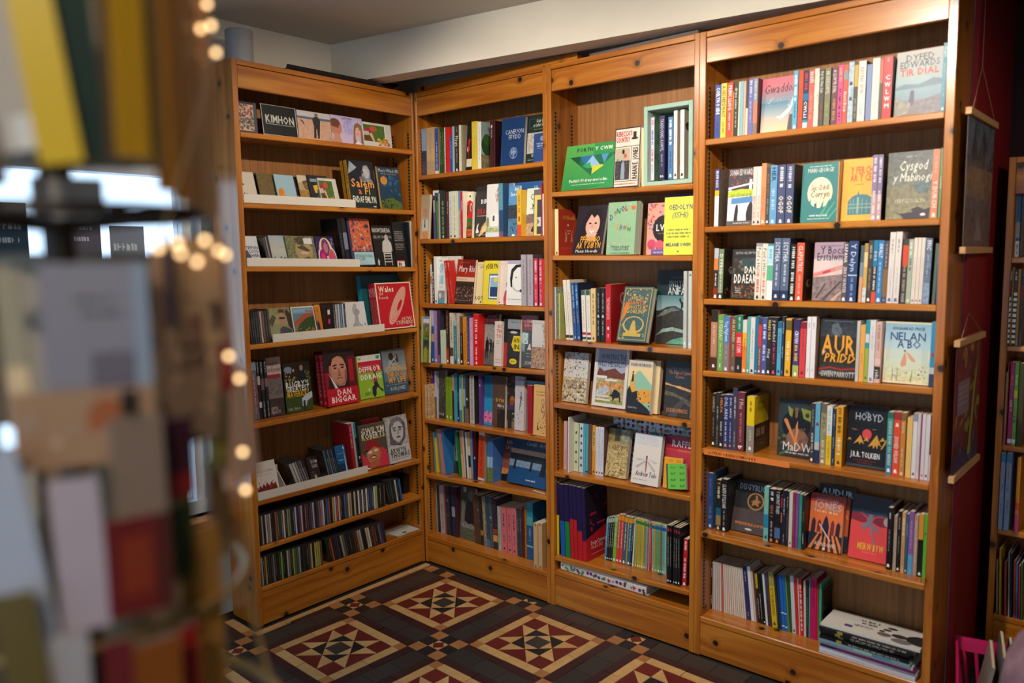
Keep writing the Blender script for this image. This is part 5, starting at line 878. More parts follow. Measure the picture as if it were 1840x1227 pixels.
('s',.3057,.3168,.045,.49,.2478,.128,-2,'b','6888b8','d.6-.9:c0d0e0','',''),
('s',.3207,.3433,.045,.4908,.246,.128,-.5,'b','4a1018','b.5-1:20204c;o.55:c0b0b0','',''),
('s',.3572,.4002,.045,.4926,.2475,.128,3,'b','d8d0c4','b.06-.95:c84820;D.1-.9:a03818','a89888',''),
('s',.4169,.4344,.045,.4945,.213,.128,1.5,'b','4070b0','b.4-.65:98b8d8;b.65-1:688038~6','',''),
('s',.4363,.4537,.045,.4952,.2149,.128,1.5,'b','4070b0','b.4-.65:98b8d8;b.65-1:688038~6','',''),
('f',.4577,.5638,.1008,.4972,.2199,.015,9,0,'b','3a2a28','G.4-1:7a3830~6:282a3c~4;R0,.28,1,.62:8a4a38~8;R0,.14,1,.28:d08038~8;P0,.0 0,.12 .3,.15 .6,.2 1,.24 1,0:141010;S.1,.15,.9,.3,14,.05:201410;t.16,.82,.95,.09,c:b8b0a8:RHWNG;t.1,.7,.98,.09,c:b8b0a8:DAU OLAU','face-out book with a burning sunset over a black town','',''),
('f',.5268,.7814,.065,.5034,.2253,.015,14,0,'b','12385c',"R0,.62,1,.74:b09078~4;R0,.5,1,.64:1c2430~4;R0,.36,1,.5:7890a8~3;R0,0,1,.36:164878;P.1,.3 .13,.58 .17,.58 .16,.3:141a24;P.5,.3 .53,.58 .57,.58 .56,.3:141a24;P.75,.24 .8,.58 .9,.58 .88,.24:141a24;t.35,.84,1.02,.09,i:b8c4d0:Cerddi'r Arfordir;d.45,.1,.7,.13:d0d8e0",'wide blue face-out book of a pier at dusk','','')]),
(2,'bottom shelf',0,[
('s',.0175,.0257,.07,.1473,.2619,.116,0,'b','98968a~5','','',''),
('s',.0276,.0436,.07,.1473,.2612,.116,-1.5,'b','28303a~5','d.3-.8:707880','',''),
('s',.046,.0788,.07,.1473,.2598,.116,-2,'b','b0a098','d.4-.9:887870','',''),
('s',.08,.0891,.07,.1473,.2614,.116,-2,'b','a05058','','',''),
('s',.0903,.1214,.07,.1473,.2653,.116,-2,'b','34343c~8','o.3:808090;o.6:606070','',''),
('s',.1232,.1341,.07,.1473,.2647,.116,-2,'b','14161a','','',''),
('s',.1353,.1596,.07,.1473,.2658,.116,-2,'b','283050~8','b.4-.6:90a0b0','',''),
('s',.1614,.1747,.07,.1473,.2672,.116,-2,'b','4a2028','','',''),
('f',.1806,.2864,.08,.1473,.2734,.015,3,0,'b','3c3c38','R0,.0,1,.3:586050~4;G.3-1:3a3c38:484a44;P.05,.3 .1,.75 .3,.72 .45,.4 .9,.3 .9,.28 .05,.28:7a7a6c~5;P.3,.35 .35,.6 .55,.75 .9,.7 1,.35 .6,.3:26282a;E.72,.85,.22,.1:6a6660;t.1,.22,1.05,.08,i:c0c0b8:Meeldreath;R.2,.9,.4,1:a0a098','grey photographic face-out book of a seated figure','',''),
('s',.2943,.3137,.07,.1473,.2558,.116,-3,'b','6a3828~5','','',''),
('s',.3148,.3353,.07,.1473,.2553,.116,-3,'b','4a4438~8','o.3:90886c','',''),
('s',.3364,.3556,.07,.1473,.257,.116,-3,'b','302c24~6','b.7-.8:b07838','',''),
('s',.3567,.3793,.07,.1473,.2544,.116,-3,'b','8a7a64~8','d.2-.8:c8b8a0','',''),
('s',.3805,.4001,.07,.1473,.2631,.116,-3,'b','305064~6','b.85-1:4870a8','',''),
('s',.402,.4223,.07,.1473,.2628,.116,-2.5,'b','50585c~8','o.4:b0b0b0;o.5:202020','',''),
('s',.4242,.4539,.07,.1473,.259,.116,-2,'b','3a2c40~8','b.6-.7:904838;b.72-.85:d89848','',''),
('s',.4581,.4788,.07,.1473,.2251,.116,-1.5,'b','a8b0a4','d.5-.9:788878','',''),
('s',.4804,.5163,.07,.1473,.2289,.116,-1.5,'b','d07078','d.15-.5:502830;d.6-.8:804048;o.92:402828','',''),
('s',.5219,.5478,.07,.1473,.2317,.116,-1.5,'b','d07078','d.15-.5:502830;d.6-.8:804048;o.92:402828','',''),
('s',.5494,.5806,.07,.1473,.2355,.116,-1.5,'b','d07078','d.15-.5:502830;d.6-.8:804048;o.92:402828','',''),
('s',.5844,.5971,.07,.1473,.2363,.116,-1,'b','384048','d.2-.5:909aa0','',''),
('s',.5981,.6152,.07,.1473,.2374,.116,-1,'b','384048','d.2-.5:909aa0','',''),
('s',.6174,.6311,.07,.1473,.2516,.116,-.5,'b','5a2018','','',''),
('s',.6327,.6436,.07,.1473,.2543,.116,-.5,'b','b06820~5','','',''),
('s',.6459,.6846,.07,.1473,.2831,.116,0,'b','1c5888','b0-.25:2088a0;b.25-.4:50a0a0;d.45-.7:90a0c0;b.75-.78:90b8d0','1a5070~4',''),
('s',.7362,.7612,.01,.1473,.2147,.128,0,'b','c8a478','o.03:806040;o.96:806040','',''),
('s',.7658,.788,.01,.1473,.2207,.128,0,'b','c8a478','o.03:806040;o.96:806040','b89060','P.6,.75 .6,.9 1,1 1,.7:302018;S.5,.0,1,.2,5,.2:302018')]),
(3,'top shelf',.0135,[
('f',.8975,1.1668,.03,1.8794,.2008,.012,14,0,'b','3a9a4c',"G.0-1:2c8a48:58a850;R.55,0,1,1:2f8f4e;P.1,.73 .98,.76 .55,.3:1c6848;P.3,.74 .42,.5 .62,.74:2a6ca0;P.42,.55 .54,.74 .7,.52 .55,.46:90b8d8;P.7,.75 .85,.75 .78,.54:4a90b8;P.56,.5 .74,.52 .78,.5 .56,.32:c8c830;P.36,.52 .5,.6 .55,.46 .46,.46:30a050;P.1,.73 .3,.74 .3,.55:145038;T.2,.84,.55,.08:1e4038:PORTH;T.55,.84,.92,.08:e0e8c8:Y CWM;T.14,.17,.88,.06:e8f0e8:Dathlu'r 50 drwy stori a llun;d.2,.1,.85,.12:c8e0c8;d.25,.04,.7,.05:206838",'large green landscape book with a faceted blue and yellow triangle','',''),
('f',1.168,1.2905,.03,1.8767,.2435,.015,5,0,'b','e0d0c0',"R0,0,1,1:201c24;R.03,.02,.97,.98:e0d0c0;R0,.68,1,.69:201c24;R0,.1,1,.11:201c24;R.66,.11,.68,.68:201c24;R.05,.13,.62,.66:b8a890;R.05,.13,.62,.45:3a3840~6;S.08,.15,.6,.45,20,.06:884038;S.08,.14,.6,.5,20,.06:283040;P.28,.14 .3,.4 .36,.45 .42,.4 .44,.14:8898a8;E.36,.6,.05,.04:181818;E.44,.53,.06,.035:c85040;R.72,.82,.84,.92:181818;E.78,.81,.13,.02:181818;T.06,.86,.68,.08,c:b83c40:REBECCA'S;T.06,.76,.6,.08,c:b83c40:COUNTRY;v.74,.13,.93,.66:201c20:RHIAN E. JONES;d.05,.05,.9,.07:a05050",'cream book with a black top hat and red capitals','',''),
('s',1.2917,1.3055,.05,1.8758,.2361,.128,0,'b','dccaa0','','','')]),
(3,'display box on the top shelf',.0135,[
('s',1.338,1.3552,.045,1.8992,.2475,.115,0,'b','d0c8d8','T.03-.12:c05060:ANI;D.2-.45:4858a0;D.5-.7:c05078;d.75-.9:8090b8','5a8060~8',''),
('s',1.3775,1.4015,.045,1.8986,.2493,.115,0,'b','2c2850','t.05-.55:c8c8d8:TRADDODIAD A HWYL;d.6-.8:9090b0;T.92-.97:e0e0e0:S','28244a',''),
('s',1.4179,1.4383,.045,1.8981,.241,.115,0,'b','4a78a8','D.05-.45:e8f0f8;d.55-.85:284870;o.94:fff','',''),
('s',1.4421,1.4576,.045,1.8978,.263,.115,0,'b','e4ded4','o.94:202020;d.3-.8:b8b0a8','a89888',''),
('s',1.4708,1.4879,.045,1.8974,.2628,.115,0,'b','e8e2d8','o.94:202020;d.3-.8:b8b0a8','a89888','S.2,.4,.9,.9,6,.25:3a2820')]),
(3,'second shelf',.0118,[
('s',.8695,.8896,.02,1.606,.2012,.128,0,'b','e8d8a0','o.95:806030','b83a28',"T.25,.78,1,.09:d8a838:O'r Rhondda;E.55,.66,.05,.03:e0c0a0;P.35,.3 .45,.28 .5,.4 .42,.52 .5,.62 .38,.5 .4,.4:d09878;P.7,.28 .8,.3 .78,.48 .88,.6 .74,.48:d09878;d.5,.52,.7,.55:e0c8a8;d.5,.46,.7,.49:e0c8a8;t.1,.12,.8,.06:d06850:DISTAW"),
('f',.9605,1.1137,.02,1.6042,.2152,.016,15,0,'b','241c28','P.1,.0 .2,.5 .3,.85 .5,.96 .75,.93 .9,.7 .85,.3 .9,0:1c1418;E.58,.6,.24,.24:d8a898;P.38,.4 .5,.3 .65,.3 .78,.42:d8a898;P.3,.75 .4,.9 .6,.96 .8,.9 .86,.72 .78,.74 .72,.82 .6,.74 .5,.82 .42,.72 .36,.64 .34,.5 .28,.5:1c1418;E.49,.63,.045,.018:2a1c1c;E.68,.63,.045,.018:2a1c1c;P.55,.6 .6,.6 .62,.54 .54,.54:c89080;P.48,.5 .58,.46 .7,.5 .58,.42:f0ece8;P.4,.28 .5,.36 .7,.36 .78,.26:c09080;T.22,.24,.9,.12,ci:e0a038:FFERMIO;T.12,.12,.94,.11,ci:e0a038:AR Y DIBYN;t.06,.03,.94,.06:e8e4e0:Meinir Howells','face-out dark book with a smiling long-haired woman and amber title','',''),
('f',1.1394,1.2768,.02,1.6021,.2178,.02,6,0,'b','90b890','S.05,.1,.95,.95,34,.045:d8a898;S.05,.1,.95,.95,14,.035:b07868;S.05,.3,.95,.95,8,.04:d05838;E.9,.88,.08,.04:d06838;T.06,.66,.2,.1:285890:D;T.2,.74,.3,.09:b83838:Y;T.3,.78,.45,.1:286868:N;T.46,.82,.6,.1:483868:O;T.6,.83,.72,.1:b05040:L;T.3,.48,.42,.11:d8a030:I;T.44,.48,.54,.09:3878a8:A;T.56,.47,.7,.08:b05838:W;T.72,.44,.84,.08:388060:N;t.15,.13,.85,.05:2c5868:Pytiau cyngor;t.12,.08,.9,.05:2c5868:i ddod i oed;d.15,.02,.85,.04:304840','pale green book with scattered pink motifs and multicoloured letters, front copy','',''),
('f',1.143,1.2794,.044,1.6021,.2204,.022,6,0,'b','a8a080','R0,0,1,1:90b890','pale green book behind its twin, only its page edge showing','',''),
('f',1.3224,1.4464,.037,1.6,.2082,.015,5,0,'b','d89888','S.02,.6,.98,.98,26,.09:c85838;S.02,.5,.98,.98,14,.08:7858a0;S.02,.1,.98,.6,18,.08:e0a0a8;S.02,.4,.4,.75,8,.07:384890;E.62,.5,.4,.26:201c20;T.34,.46,1.1,.12:e8e4e0:LWLI;d.42,.4,.9,.42:a05858;E.2,.2,.16,.1:c84868;E.5,.18,.16,.1:d05870;S.1,.08,.8,.16,8,.06:406040;R.2,0,1,.1:6a58a0;d.3,.03,1,.06:c8c0d8','face-out floral pink and orange book with a black disc','',''),
('f',1.3989,1.5375,.0612,1.5991,.2375,.015,3,0,'b','4a3c94','R0,0,1,1:4a3c94','plain purple book standing behind the lime yellow one','',''),
('f',1.4127,1.5436,.02,1.5989,.2265,.015,3,0,'b','d0d848','R0,0,1,1:d4dc4c;T.14,.78,.95,.085:40307c:OEDOLYN;t.24,.64,.82,.1,i:58586c:(ISHI);d.12,.42,.9,.45:6a6c58;d.08,.36,.96,.39:6a6c58;d.14,.3,.86,.33:6a6c58;T.08,.15,.92,.055:40307c:MELANIE OWEN;E.5,.06,.035,.012:50506c','face-out lime yellow book with purple capitals and grey bracketed word','','')]),
(3,'third shelf',.0039,[
('s',.8695,.8767,.015,1.2339,.2316,.128,0,'b','b0cce0','','9a9c88~6',''),
('s',.8774,.8833,.035,1.2338,.2038,.128,0,'b','c0c878','o.95:404020','b0b468',''),
('s',.9124,.9304,.03,1.2336,.2644,.128,-4,'b','e4dcd0','d.2-.8:c8b8a8;b.92-.97:303030','',''),
('s',.9326,.9505,.03,1.2336,.2646,.128,-4,'b','e4dcd0','d.2-.8:c8b8a8;b.92-.97:303030','d8c8b0',''),
('s',.9558,.9718,.03,1.2335,.2524,.128,-3.5,'b','28508c','D.05-.45:98b8e0;d.5-.7:b09090;o.95:90b0d8','',''),
('s',.9749,.9916,.03,1.2334,.2527,.128,-3.5,'b','28508c','D.05-.45:98b8e0;d.5-.7:b09090;o.95:90b0d8','1a2840',''),
('s',1.0064,1.0264,.03,1.2333,.2214,.128,-2,'b','e4e0d4','b.0-.1:385848;d.2-.75:d0a898;b.83-.88:a83048;b.92-.97:304048','',''),
('s',1.0316,1.052,.03,1.2332,.2219,.128,-2,'b','e4e0d4','b.0-.1:385848;d.2-.75:b8b8b0;b.83-.88:a83048;b.92-.97:304048','',''),
('s',1.0556,1.0788,.03,1.2331,.2294,.128,-.5,'b','e0c080','d.1-.7:6a5030;o.94:605040','',''),
('s',1.083,1.1033,.03,1.233,.2317,.128,0,'b','181818','d.1-.45:a8a8a8;o.52:d0d0d0;d.6-.9:a8a8a8','',''),
('s',1.1063,1.1272,.03,1.2329,.2321,.128,0,'b','181818','d.1-.45:a8a8a8;o.52:d0d0d0;d.6-.9:a8a8a8','',''),
('s',1.1306,1.1575,.03,1.2328,.2481,.128,0,'b','b81820','t.22-.6:e8b8b8:THE MABINOGION;o.75:e8e8e8;d.85-.95:e0b0b0','98181c','E.72,.75,.16,.1:a8a8a8;E.72,.75,.12,.075:98181c'),
('f',1.1842,1.3272,.03,1.2353,.2355,.03,17,0,'bh','3c5c60','R.04,.03,.96,.97:c0a050;R.06,.04,.94,.96:3c5c60;S.08,.75,.92,.95,34,.05:c0a050;S.08,.05,.92,.3,34,.05:c0a050;P.08,.35 .2,.5 .24,.7 .14,.72 .08,.6:d07030;S.08,.4,.3,.95,10,.05:d07838;S.75,.4,.92,.9,10,.05:c09840;E.5,.3,.36,.16:c0a050;E.5,.31,.31,.13:3c5c60;P.38,.14 .42,.3 .47,.38 .53,.38 .58,.3 .64,.14:c0a050;S.25,.22,.75,.36,8,.05:486870;t.3,.76,.7,.06:d0b060:WELSH;T.18,.67,.82,.075:c87840:GIANTS,;T.18,.59,.82,.07:c0a050:GHOSTS &;T.18,.51,.82,.07:c0a050:GOBLINS;R.2,.09,.8,.15:b8a050','teal and gold decorated hardback tilted on a small dark book stand','',''),
('f',1.3125,1.4716,.13,1.2318,.3048,.015,4,0,'b','1c2c30','G.0-.45:384848:2c3030;G.45-.66:90b0b0:507880;G.66-1:1c3038:18242a;P0,.0 0,.42 .3,.5 .55,.52 .8,.46 1,.4 1,0:383634~5;P0,.36 .25,.46 .5,.5 .7,.46 .45,.44 .2,.38:68706c~6;P0,.1 .2,.2 .5,.23 .8,.2 1,.22 1,.14 .5,.18 .2,.15:8aa89c~6;P.3,.0 .5,.06 .8,.1 1,.12 1,0:5c9c88~5;P.66,.6 .7,.64 .74,.58 .84,.56 .86,.45 .82,.45 .8,.5 .76,.5 .75,.45 .72,.45 .73,.54:1c1c20;t.34,.78,1.2,.08:c8ccc8:YN LLYGAD;t.32,.67,1.2,.1:d8dcd8:ANIFAIL;d.4,.9,.8,.91:708088','tall face-out night-sky book with a howling animal on a hill','',''),
('s',1.4934,1.5078,.04,1.2314,.3053,.128,0,'b','c0c4c0','d.1-.9:a8aca8;o.94:e8e8e8','',''),
('s',1.5153,1.53,.04,1.2313,.3054,.128,0,'b','c4ccc8','o.05:60707c;o.94:e8e8e8','','')]),
(3,'fourth shelf',.0074,[
('f',.8766,1.009,.05,.9475,.2233,.02,8,0,'b','c8c4bc','R0,0,1,.5:b8a888~8;S.02,.6,.98,1,90,.045:4a3428;S.1,.5,.9,.75,24,.04:6a4a38;S.02,.02,.98,.35,46,.09:5a544a;S.02,.02,.98,.45,40,.08:d8d4cc;S.02,.05,.98,.4,20,.07:b08848;t.12,.36,.92,.08:7a4a28:RIVERWISE;d.25,.28,.75,.31:8a6848;E.82,.75,.12,.05:b8bcc0','speckled brown and white book, branch of leaves above rippling water','',''),
('f',1.0405,1.2152,.05,.9462,.2569,.02,9,0,'b','d0ccc8','R.1,.06,.92,.97:9aa0b4;R.1,.06,.92,.56:a89868~8;P.1,.56 .16,.66 .3,.6 .5,.64 .62,.66 .8,.58 .92,.6 .92,.48 .1,.5:6a3828~4;R.1,.48,.4,.52:d8d8dc;R.35,.44,.7,.47:d8d4d8;P.1,.3 .3,.42 .6,.4 .92,.42 .92,.32 .5,.3:c08850~8;P.1,.2 .2,.32 .4,.36 .5,.28 .3,.18:b0b4c0~6;P.12,.1 .4,.14 .9,.12 .92,.06 .1,.06:889040~6;P.5,.2 .58,.22 .64,.31 .72,.3 .82,.25 .86,.1 .82,.1 .8,.18 .68,.16 .62,.1 .6,.18:1c1814;t.2,.8,.95,.09:343c60:HUNTING THE;t.08,.68,1.0,.09:343c60:WILD MEGALITH;R.12,.16,.5,.19:d0ccc0;R.12,.1,.55,.13:d0ccc0','face-out book with a black boar on painted moorland, hand-drawn title','',''),
('f',1.2377,1.3543,.02,.9449,.2188,.022,8,0,'b','e0c898','R0,.87,1,1:c8bcb0;P.1,.6 .4,.8 .5,.8 1,.55 1,.5 .1,.5:88b8a0;R0,.0,1,.5:90b898;P.3,.3 .5,.45 .9,.46 1,.4 1,.2 .6,.2:d89838;P0,.35 .15,.55 .2,.72 .28,.72 .3,.5 .4,.4:e0a038;P0,0 0,.42 .1,.5 .2,.38 .4,.42 .45,.32 .4,.24 .6,.2 .9,.1 1,.05 1,0:1c1c24;S.4,.15,.95,.42,22,.06:202024;E.2,.77,.03,.02:1c1c20;P.15,.58 .18,.74 .23,.74 .25,.6:1c1c20;T.08,.89,.92,.05:28241c:VOICES ON THE PATH;t.08,.08,.45,.04:c8c4c0:Andrew Green','cream and mint book with walkers above a valley, front copy','',''),
('f',1.2462,1.3743,.046,.9448,.2199,.022,8,0,'b','d8ccb8','R0,0,1,1:e0c898','cream book behind its twin, page edges showing beyond mint cover','',''),
('f',1.4,1.5189,.05,.9437,.2288,.015,7,0,'b','24282e','G.6-1:24303a:1c242c;R0,.0,1,.6:302e2c~5;P0,.6 .3,.56 .6,.55 1,.5 1,.46 .6,.5 .3,.54 0,.56:c89868~5;P0,.45 .4,.42 1,.3 1,.2 .5,.35 0,.38:5c5a48~8;P.2,.0 .4,.2 .7,.34 .8,.3 .6,.12 .5,0:484644;t.12,.76,1.1,.06:b87860:The Edge of Cymru;t.38,.69,.72,.05:c87858:A Journey;t.1,.08,.92,.07:d08858:JULIE BROMINICKS;d.2,.86,.85,.88:405060','dark moody landscape book with a pale horizon and copper lettering','','')]),
(3,'fifth shelf',.0189,[
('s',.8837,.9014,.055,.6332,.2244,.128,1.2,'b','d8a8a8','d.6-.95:c07880','',''),
('s',.9169,.9329,.055,.6338,.2037,.128,1.2,'b','b01c20','D.1-.6:e0a090;b.85-.95:701818','',''),
('s',.9342,.9403,.02,.634,.2533,.128,1.2,'b','d8d4cc','','',''),
('s',.9409,.9672,.055,.6343,.2253,.128,1.2,'b','c8cca8','S;o.2:405038;o.4:506040;o.6:405038;o.8:506048','',''),
('s',.9721,.9923,.055,.6349,.2246,.128,1.2,'b','c4ccd4','o.1:384858;o.25:303840;o.4:486078;o.55:303038;o.7:384850;o.85:303038','',''),
('s',.9932,1.0062,.055,.6352,.2247,.128,1.2,'b','48a0b0','d.3-.9:80c8d0','',''),
('s',1.0071,1.0199,.055,.6355,.2243,.128,1.2,'b','48a0b0','d.3-.9:80c8d0;b.95-.98:202020','',''),
('s',1.0213,1.0411,.055,.6358,.2262,.128,1.2,'b','6a4434~3','d.4-.9:8a6048','',''),
('s',1.042,1.0587,.055,.6362,.2228,.128,1.2,'b','d89020','b.1-.5:e0b050;D.12-.48:202020;o.94:604010','',''),
('s',1.0595,1.0743,.055,.6365,.2173,.128,1.2,'b','d8d8e0','d.05-.8:98a0b8;o.94:404040','',''),
('s',1.0752,1.0873,.055,.6368,.2189,.102,1.2,'b','d4d4e0','d.05-.8:98a0b8;o.94:404040','',''),
('s',1.0882,1.1028,.055,.637,.2187,.102,1.2,'b','d8d8e0','d.05-.8:98a0b8;o.94:404040','6a5050',''),
('f',1.1082,1.2157,.055,.6383,.2096,.022,11,0,'b','a89058','R0,.72,.6,1:8a7840~8;R.3,.75,.55,1:3a3018~4;R.6,.7,1,1:8a8a70~8;R0,.0,1,.68:b8a068~8;S.02,.02,.98,.3,34,.09:7a5828;S.3,.05,.7,.5,14,.08:e0d090;t.06,.56,1.05,.11:402c1c:GWREIDDYN;d.3,.48,.9,.5:8a7848;d.6,.42,.9,.44:8a7848;d.5,.37,.8,.39:8a7848','mottled golden brown face-out book with spindly dark capitals','',''),
('f',1.0843,1.4766,.16,.6405,.248,.025,0,0,'b','c8d4d8','FLORAL','pale floral patterned box file standing at the back','',''),
('f',1.2594,1.3905,.025,.6414,.2104,.022,11,0,'b','dcd4cc','R0,.78,1,1:d0d0d4;t.14,.87,.9,.08:b8bcc0:PRYFED;t.14,.78,.9,.08:c8c4bc:UNDYDD;P.5,.24 .52,.24 .54,.5 .51,.56 .48,.5:8a2828;E.51,.55,.03,.03:4a3030;P.52,.5 .86,.3 .8,.28 .52,.46:b8aca4;P.5,.5 .12,.34 .18,.31 .5,.46:b8aca4;P.54,.52 .9,.48 .8,.44:ccc4bc;P.48,.52 .1,.5 .2,.46:ccc4bc;t.14,.16,.92,.1,i:2c2828:Andrew Teilo;d.08,.08,.6,.1:a8a098','off-white face-out book with a red dragonfly drawing','',''),
('f',1.4039,1.4898,.043,.6437,.1266,.006,11,-3,'k','e0981c','t.24,.86,.5,.07:403018:526;t.66,.86,.92,.07:403018:526;t.24,.64,.5,.07:403018:527;t.24,.44,.5,.07:403018:528;d.2,.78,.95,.785:b07010','orange raffle ticket pad leaning behind the green one','',''),
('f',1.3904,1.5294,.065,.6439,.21,.015,9,0,'b','98203c','R0,0,1,.75:b03040;R0,.72,1,.75:d83030;T.2,.8,1.1,.12:e8dce0:RAFFLE;t.3,.7,.95,.05:e09048:TICKETS','crimson ticket book with white capitals behind two coloured ticket pads','',''),
('f',1.4326,1.5217,.025,.6442,.1027,.014,12,-9,'k','68b840','R0,0,.07,1:284820;t.2,.8,.5,.1:28401c:466;t.66,.8,.98,.1:28401c:466;t.2,.56,.5,.1:28401c:467;t.66,.56,.98,.1:28401c:467;t.2,.32,.5,.1:28401c:468;t.66,.32,.98,.1:28401c:468;t.2,.08,.5,.1:28401c:469;t.66,.08,.98,.1:28401c:469','green raffle ticket pad with paired numbers, lowest front of shelf','','')]),
(3,'sixth shelf',.025,[
('s',.8695,.8824,.018,.2386,.3405,.168,-0,'r','201848','b.45-1:d8b818','',''),
('s',.8873,.9122,.018,.2393,.3345,.168,-2.2,'r','201848','b.51-1:1858a8','',''),
('s',.914,.9405,.018,.24,.3372,.168,-2.2,'r','201848','b.51-1:18803c','',''),
('s',.9429,.9625,.018,.2406,.3376,.168,-2.2,'r','201848','b.46-1:b81c24','',''),
('s',.9637,.9824,.018,.2411,.3372,.168,-2.2,'r','201848','b.46-1:b81c24','',''),
('s',.9842,1.0094,.018,.2417,.3359,.168,-2.2,'r','201848','b.6-1:b81c24','',''),
('s',1.0112,1.0314,.018,.2423,.3348,.168,-2.2,'r','201848','b.72-1:b81c24','20142c','R0,0,1,.3:b81c24;P0,.3 1,.42 1,.3:b81c24;S.1,.4,.95,.95,12,.1:a02430;R.2,.6,.5,.63:a82430;R.5,.45,.9,.48:a82430;T.2,.2,.9,.05:e8d0c8:Dysgu Cymraeg;t.2,.14,.75,.045:e8d0c8:Uwch 2 (B2);R.2,.07,.9,.075:e0c0b8'),
('s',1.0888,1.0988,.09,.2441,.1969,.096,4,'e','3090b8','b.02-.12:a8b8a0;d.15-.7:d8d8d0;o.95:fff','',''),
('s',1.0999,1.1091,.09,.2444,.2003,.096,4,'e','181c20','b.02-.12:a8b8a0;d.15-.7:d8d8d0;o.95:fff','',''),
('s',1.1099,1.1189,.09,.2446,.2031,.096,4,'e','20241c','b.02-.12:a8b8a0;d.15-.7:d8d8d0;o.95:fff','',''),
('s',1.1198,1.1306,.09,.2449,.2066,.096,4,'e','1c2024','b.02-.12:a8b8a0;d.15-.7:d8d8d0;o.95:fff','',''),
('s',1.1318,1.149,.09,.2453,.2128,.096,4,'e','70a838','b.02-.12:a8b8a0;d.15-.7:d8d8d0;o.95:fff','',''),
('s',1.1501,1.1648,.09,.2457,.2233,.096,4,'e','c84038','b.02-.12:d89020;d.15-.7:d8d8d0;o.95:fff','',''),
('s',1.1656,1.1808,.09,.2461,.2251,.096,4,'e','c84038','b.02-.12:d89020;d.15-.7:d8d8d0;o.95:fff','',''),
('s',1.1819,1.1999,.09,.2466,.2209,.096,4,'e','405870','b.02-.12:d89020;d.15-.7:d8d8d0;o.95:fff','',''),
('s',1.201,1.205,.09,.2469,.2206,.096,4,'e','d8b020','b.02-.12:d89020;d.15-.7:d8d8d0;o.95:fff','',''),
('s',1.2061,1.2234,.09,.2471,.2203,.096,4,'e','286080','b.02-.12:d89020;d.15-.7:d8d8d0;o.95:fff','',''),
('s',1.2245,1.2318,.09,.2475,.2228,.096,4,'e','181c24','b.02-.12:d89020;d.15-.7:d8d8d0;o.95:fff','',''),
('s',1.2333,1.2397,.09,.2477,.2208,.096,3.6,'e','c8d0c8','b.02-.12:a8b8a0;d.15-.7:d8d8d0;o.95:fff','',''),
('s',1.2436,1.2518,.09,.248,.2214,.096,1.9,'e','a0a850','b.04-.1:207838;d.15-.85:606848;o.95:fff','',''),
('s',1.2533,1.2639,.09,.2482,.2205,.096,1.5,'e','c8a030','b.04-.1:207838;d.15-.85:606848;o.95:fff','',''),
('s',1.2648,1.2735,.09,.2485,.2195,.096,1.5,'e','98a860','b.04-.1:207838;d.15-.85:606848;o.95:fff','',''),
('s',1.2743,1.2852,.09,.2488,.2186,.096,1.5,'e','d0a828','b.04-.1:207838;d.15-.85:606848;o.95:fff','',''),
('s',1.286,1.2958,.09,.2491,.2177,.096,1.5,'e','789858','b.04-.1:207838;d.15-.85:606848;o.95:fff','',''),
('s',1.2966,1.3035,.09,.2493,.2166,.096,1.5,'e','88a8b8','b.04-.1:207838;d.15-.85:606848;o.95:fff','',''),
('s',1.3051,1.3083,.09,.2495,.2148,.096,1.1,'e','c02828','b.04-.1:207838;d.15-.85:f0c0b0','',''),
('s',1.3097,1.3128,.09,.2495,.2154,.096,1.4,'e','c0c8d0','b.04-.1:207838;d.15-.85:606848;o.95:fff','',''),
('s',1.3143,1.3238,.09,.2498,.2152,.096,1,'e','c02828','b.04-.1:207838;d.15-.85:f0c0b0','',''),
('s',1.3259,1.3345,.09,.25,.2147,.096,.5,'e','80b8a0','b.04-.11:1858a0;d.15-.85:405848;o.95:fff','',''),
('s',1.3353,1.3416,.09,.2502,.2141,.096,.5,'e','d0a030','b.04-.11:1858a0;d.15-.85:405848;o.95:fff','',''),
('s',1.3424,1.352,.09,.2505,.2142,.096,.5,'e','68a080','b.04-.11:1858a0;d.15-.85:405848;o.95:fff','',''),
('s',1.3528,1.3655,.09,.2508,.2141,.096,.5,'e','70a858','b.04-.11:1858a0;d.15-.85:405848;o.95:fff','',''),
('s',1.3663,1.3757,.09,.2511,.2133,.096,.5,'e','806860','b.04-.11:1858a0;d.15-.85:405848;o.95:fff','',''),
('s',1.3765,1.387,.09,.2513,.213,.096,.5,'e','68b0a8','b.04-.11:1858a0;d.15-.85:405848;o.95:fff','',''),
('s',1.3878,1.3951,.09,.2516,.2123,.096,.5,'e','98c8b8','b.04-.11:1858a0;d.15-.85:405848;o.95:fff','',''),
('s',1.4399,1.452,.018,.2529,.2474,.14,0,'e','14161a','o.06:c02030;o.09:c02030;d.2-.7:a8a8a0;o.95:fff','',''),
('s',1.453,1.4614,.018,.2533,.2465,.14,0,'e','14161a','o.06:c02030;o.09:c02030;d.2-.7:a8a8a0;o.95:fff','',''),
('s',1.4621,1.469,.09,.2534,.2147,.096,0,'e','d0ccd0','o.06:c02030;d.2-.9:b0a8b0','',''),
('s',1.4697,1.4771,.018,.2536,.2458,.14,0,'e','14161a','o.06:c02030;o.09:c02030;d.2-.7:a8a8a0;o.95:fff','',''),
('s',1.4782,1.4891,.018,.2539,.2448,.14,0,'e','14161a','o.06:c02030;o.09:c02030;d.2-.7:a8a8a0;o.95:fff','',''),
('s',1.4901,1.5,.018,.2542,.2439,.14,0,'e','14161a','o.06:c02030;o.09:c02030;d.2-.7:a8a8a0;o.95:fff','',''),
('s',1.5075,1.5262,.03,.2547,.1998,.128,2,'b','c01c28','D.05-.3:f0d0d0;D.4-.85:f0d0d0;o.95:fff','203028','')]),
(4,'top shelf',.003,[
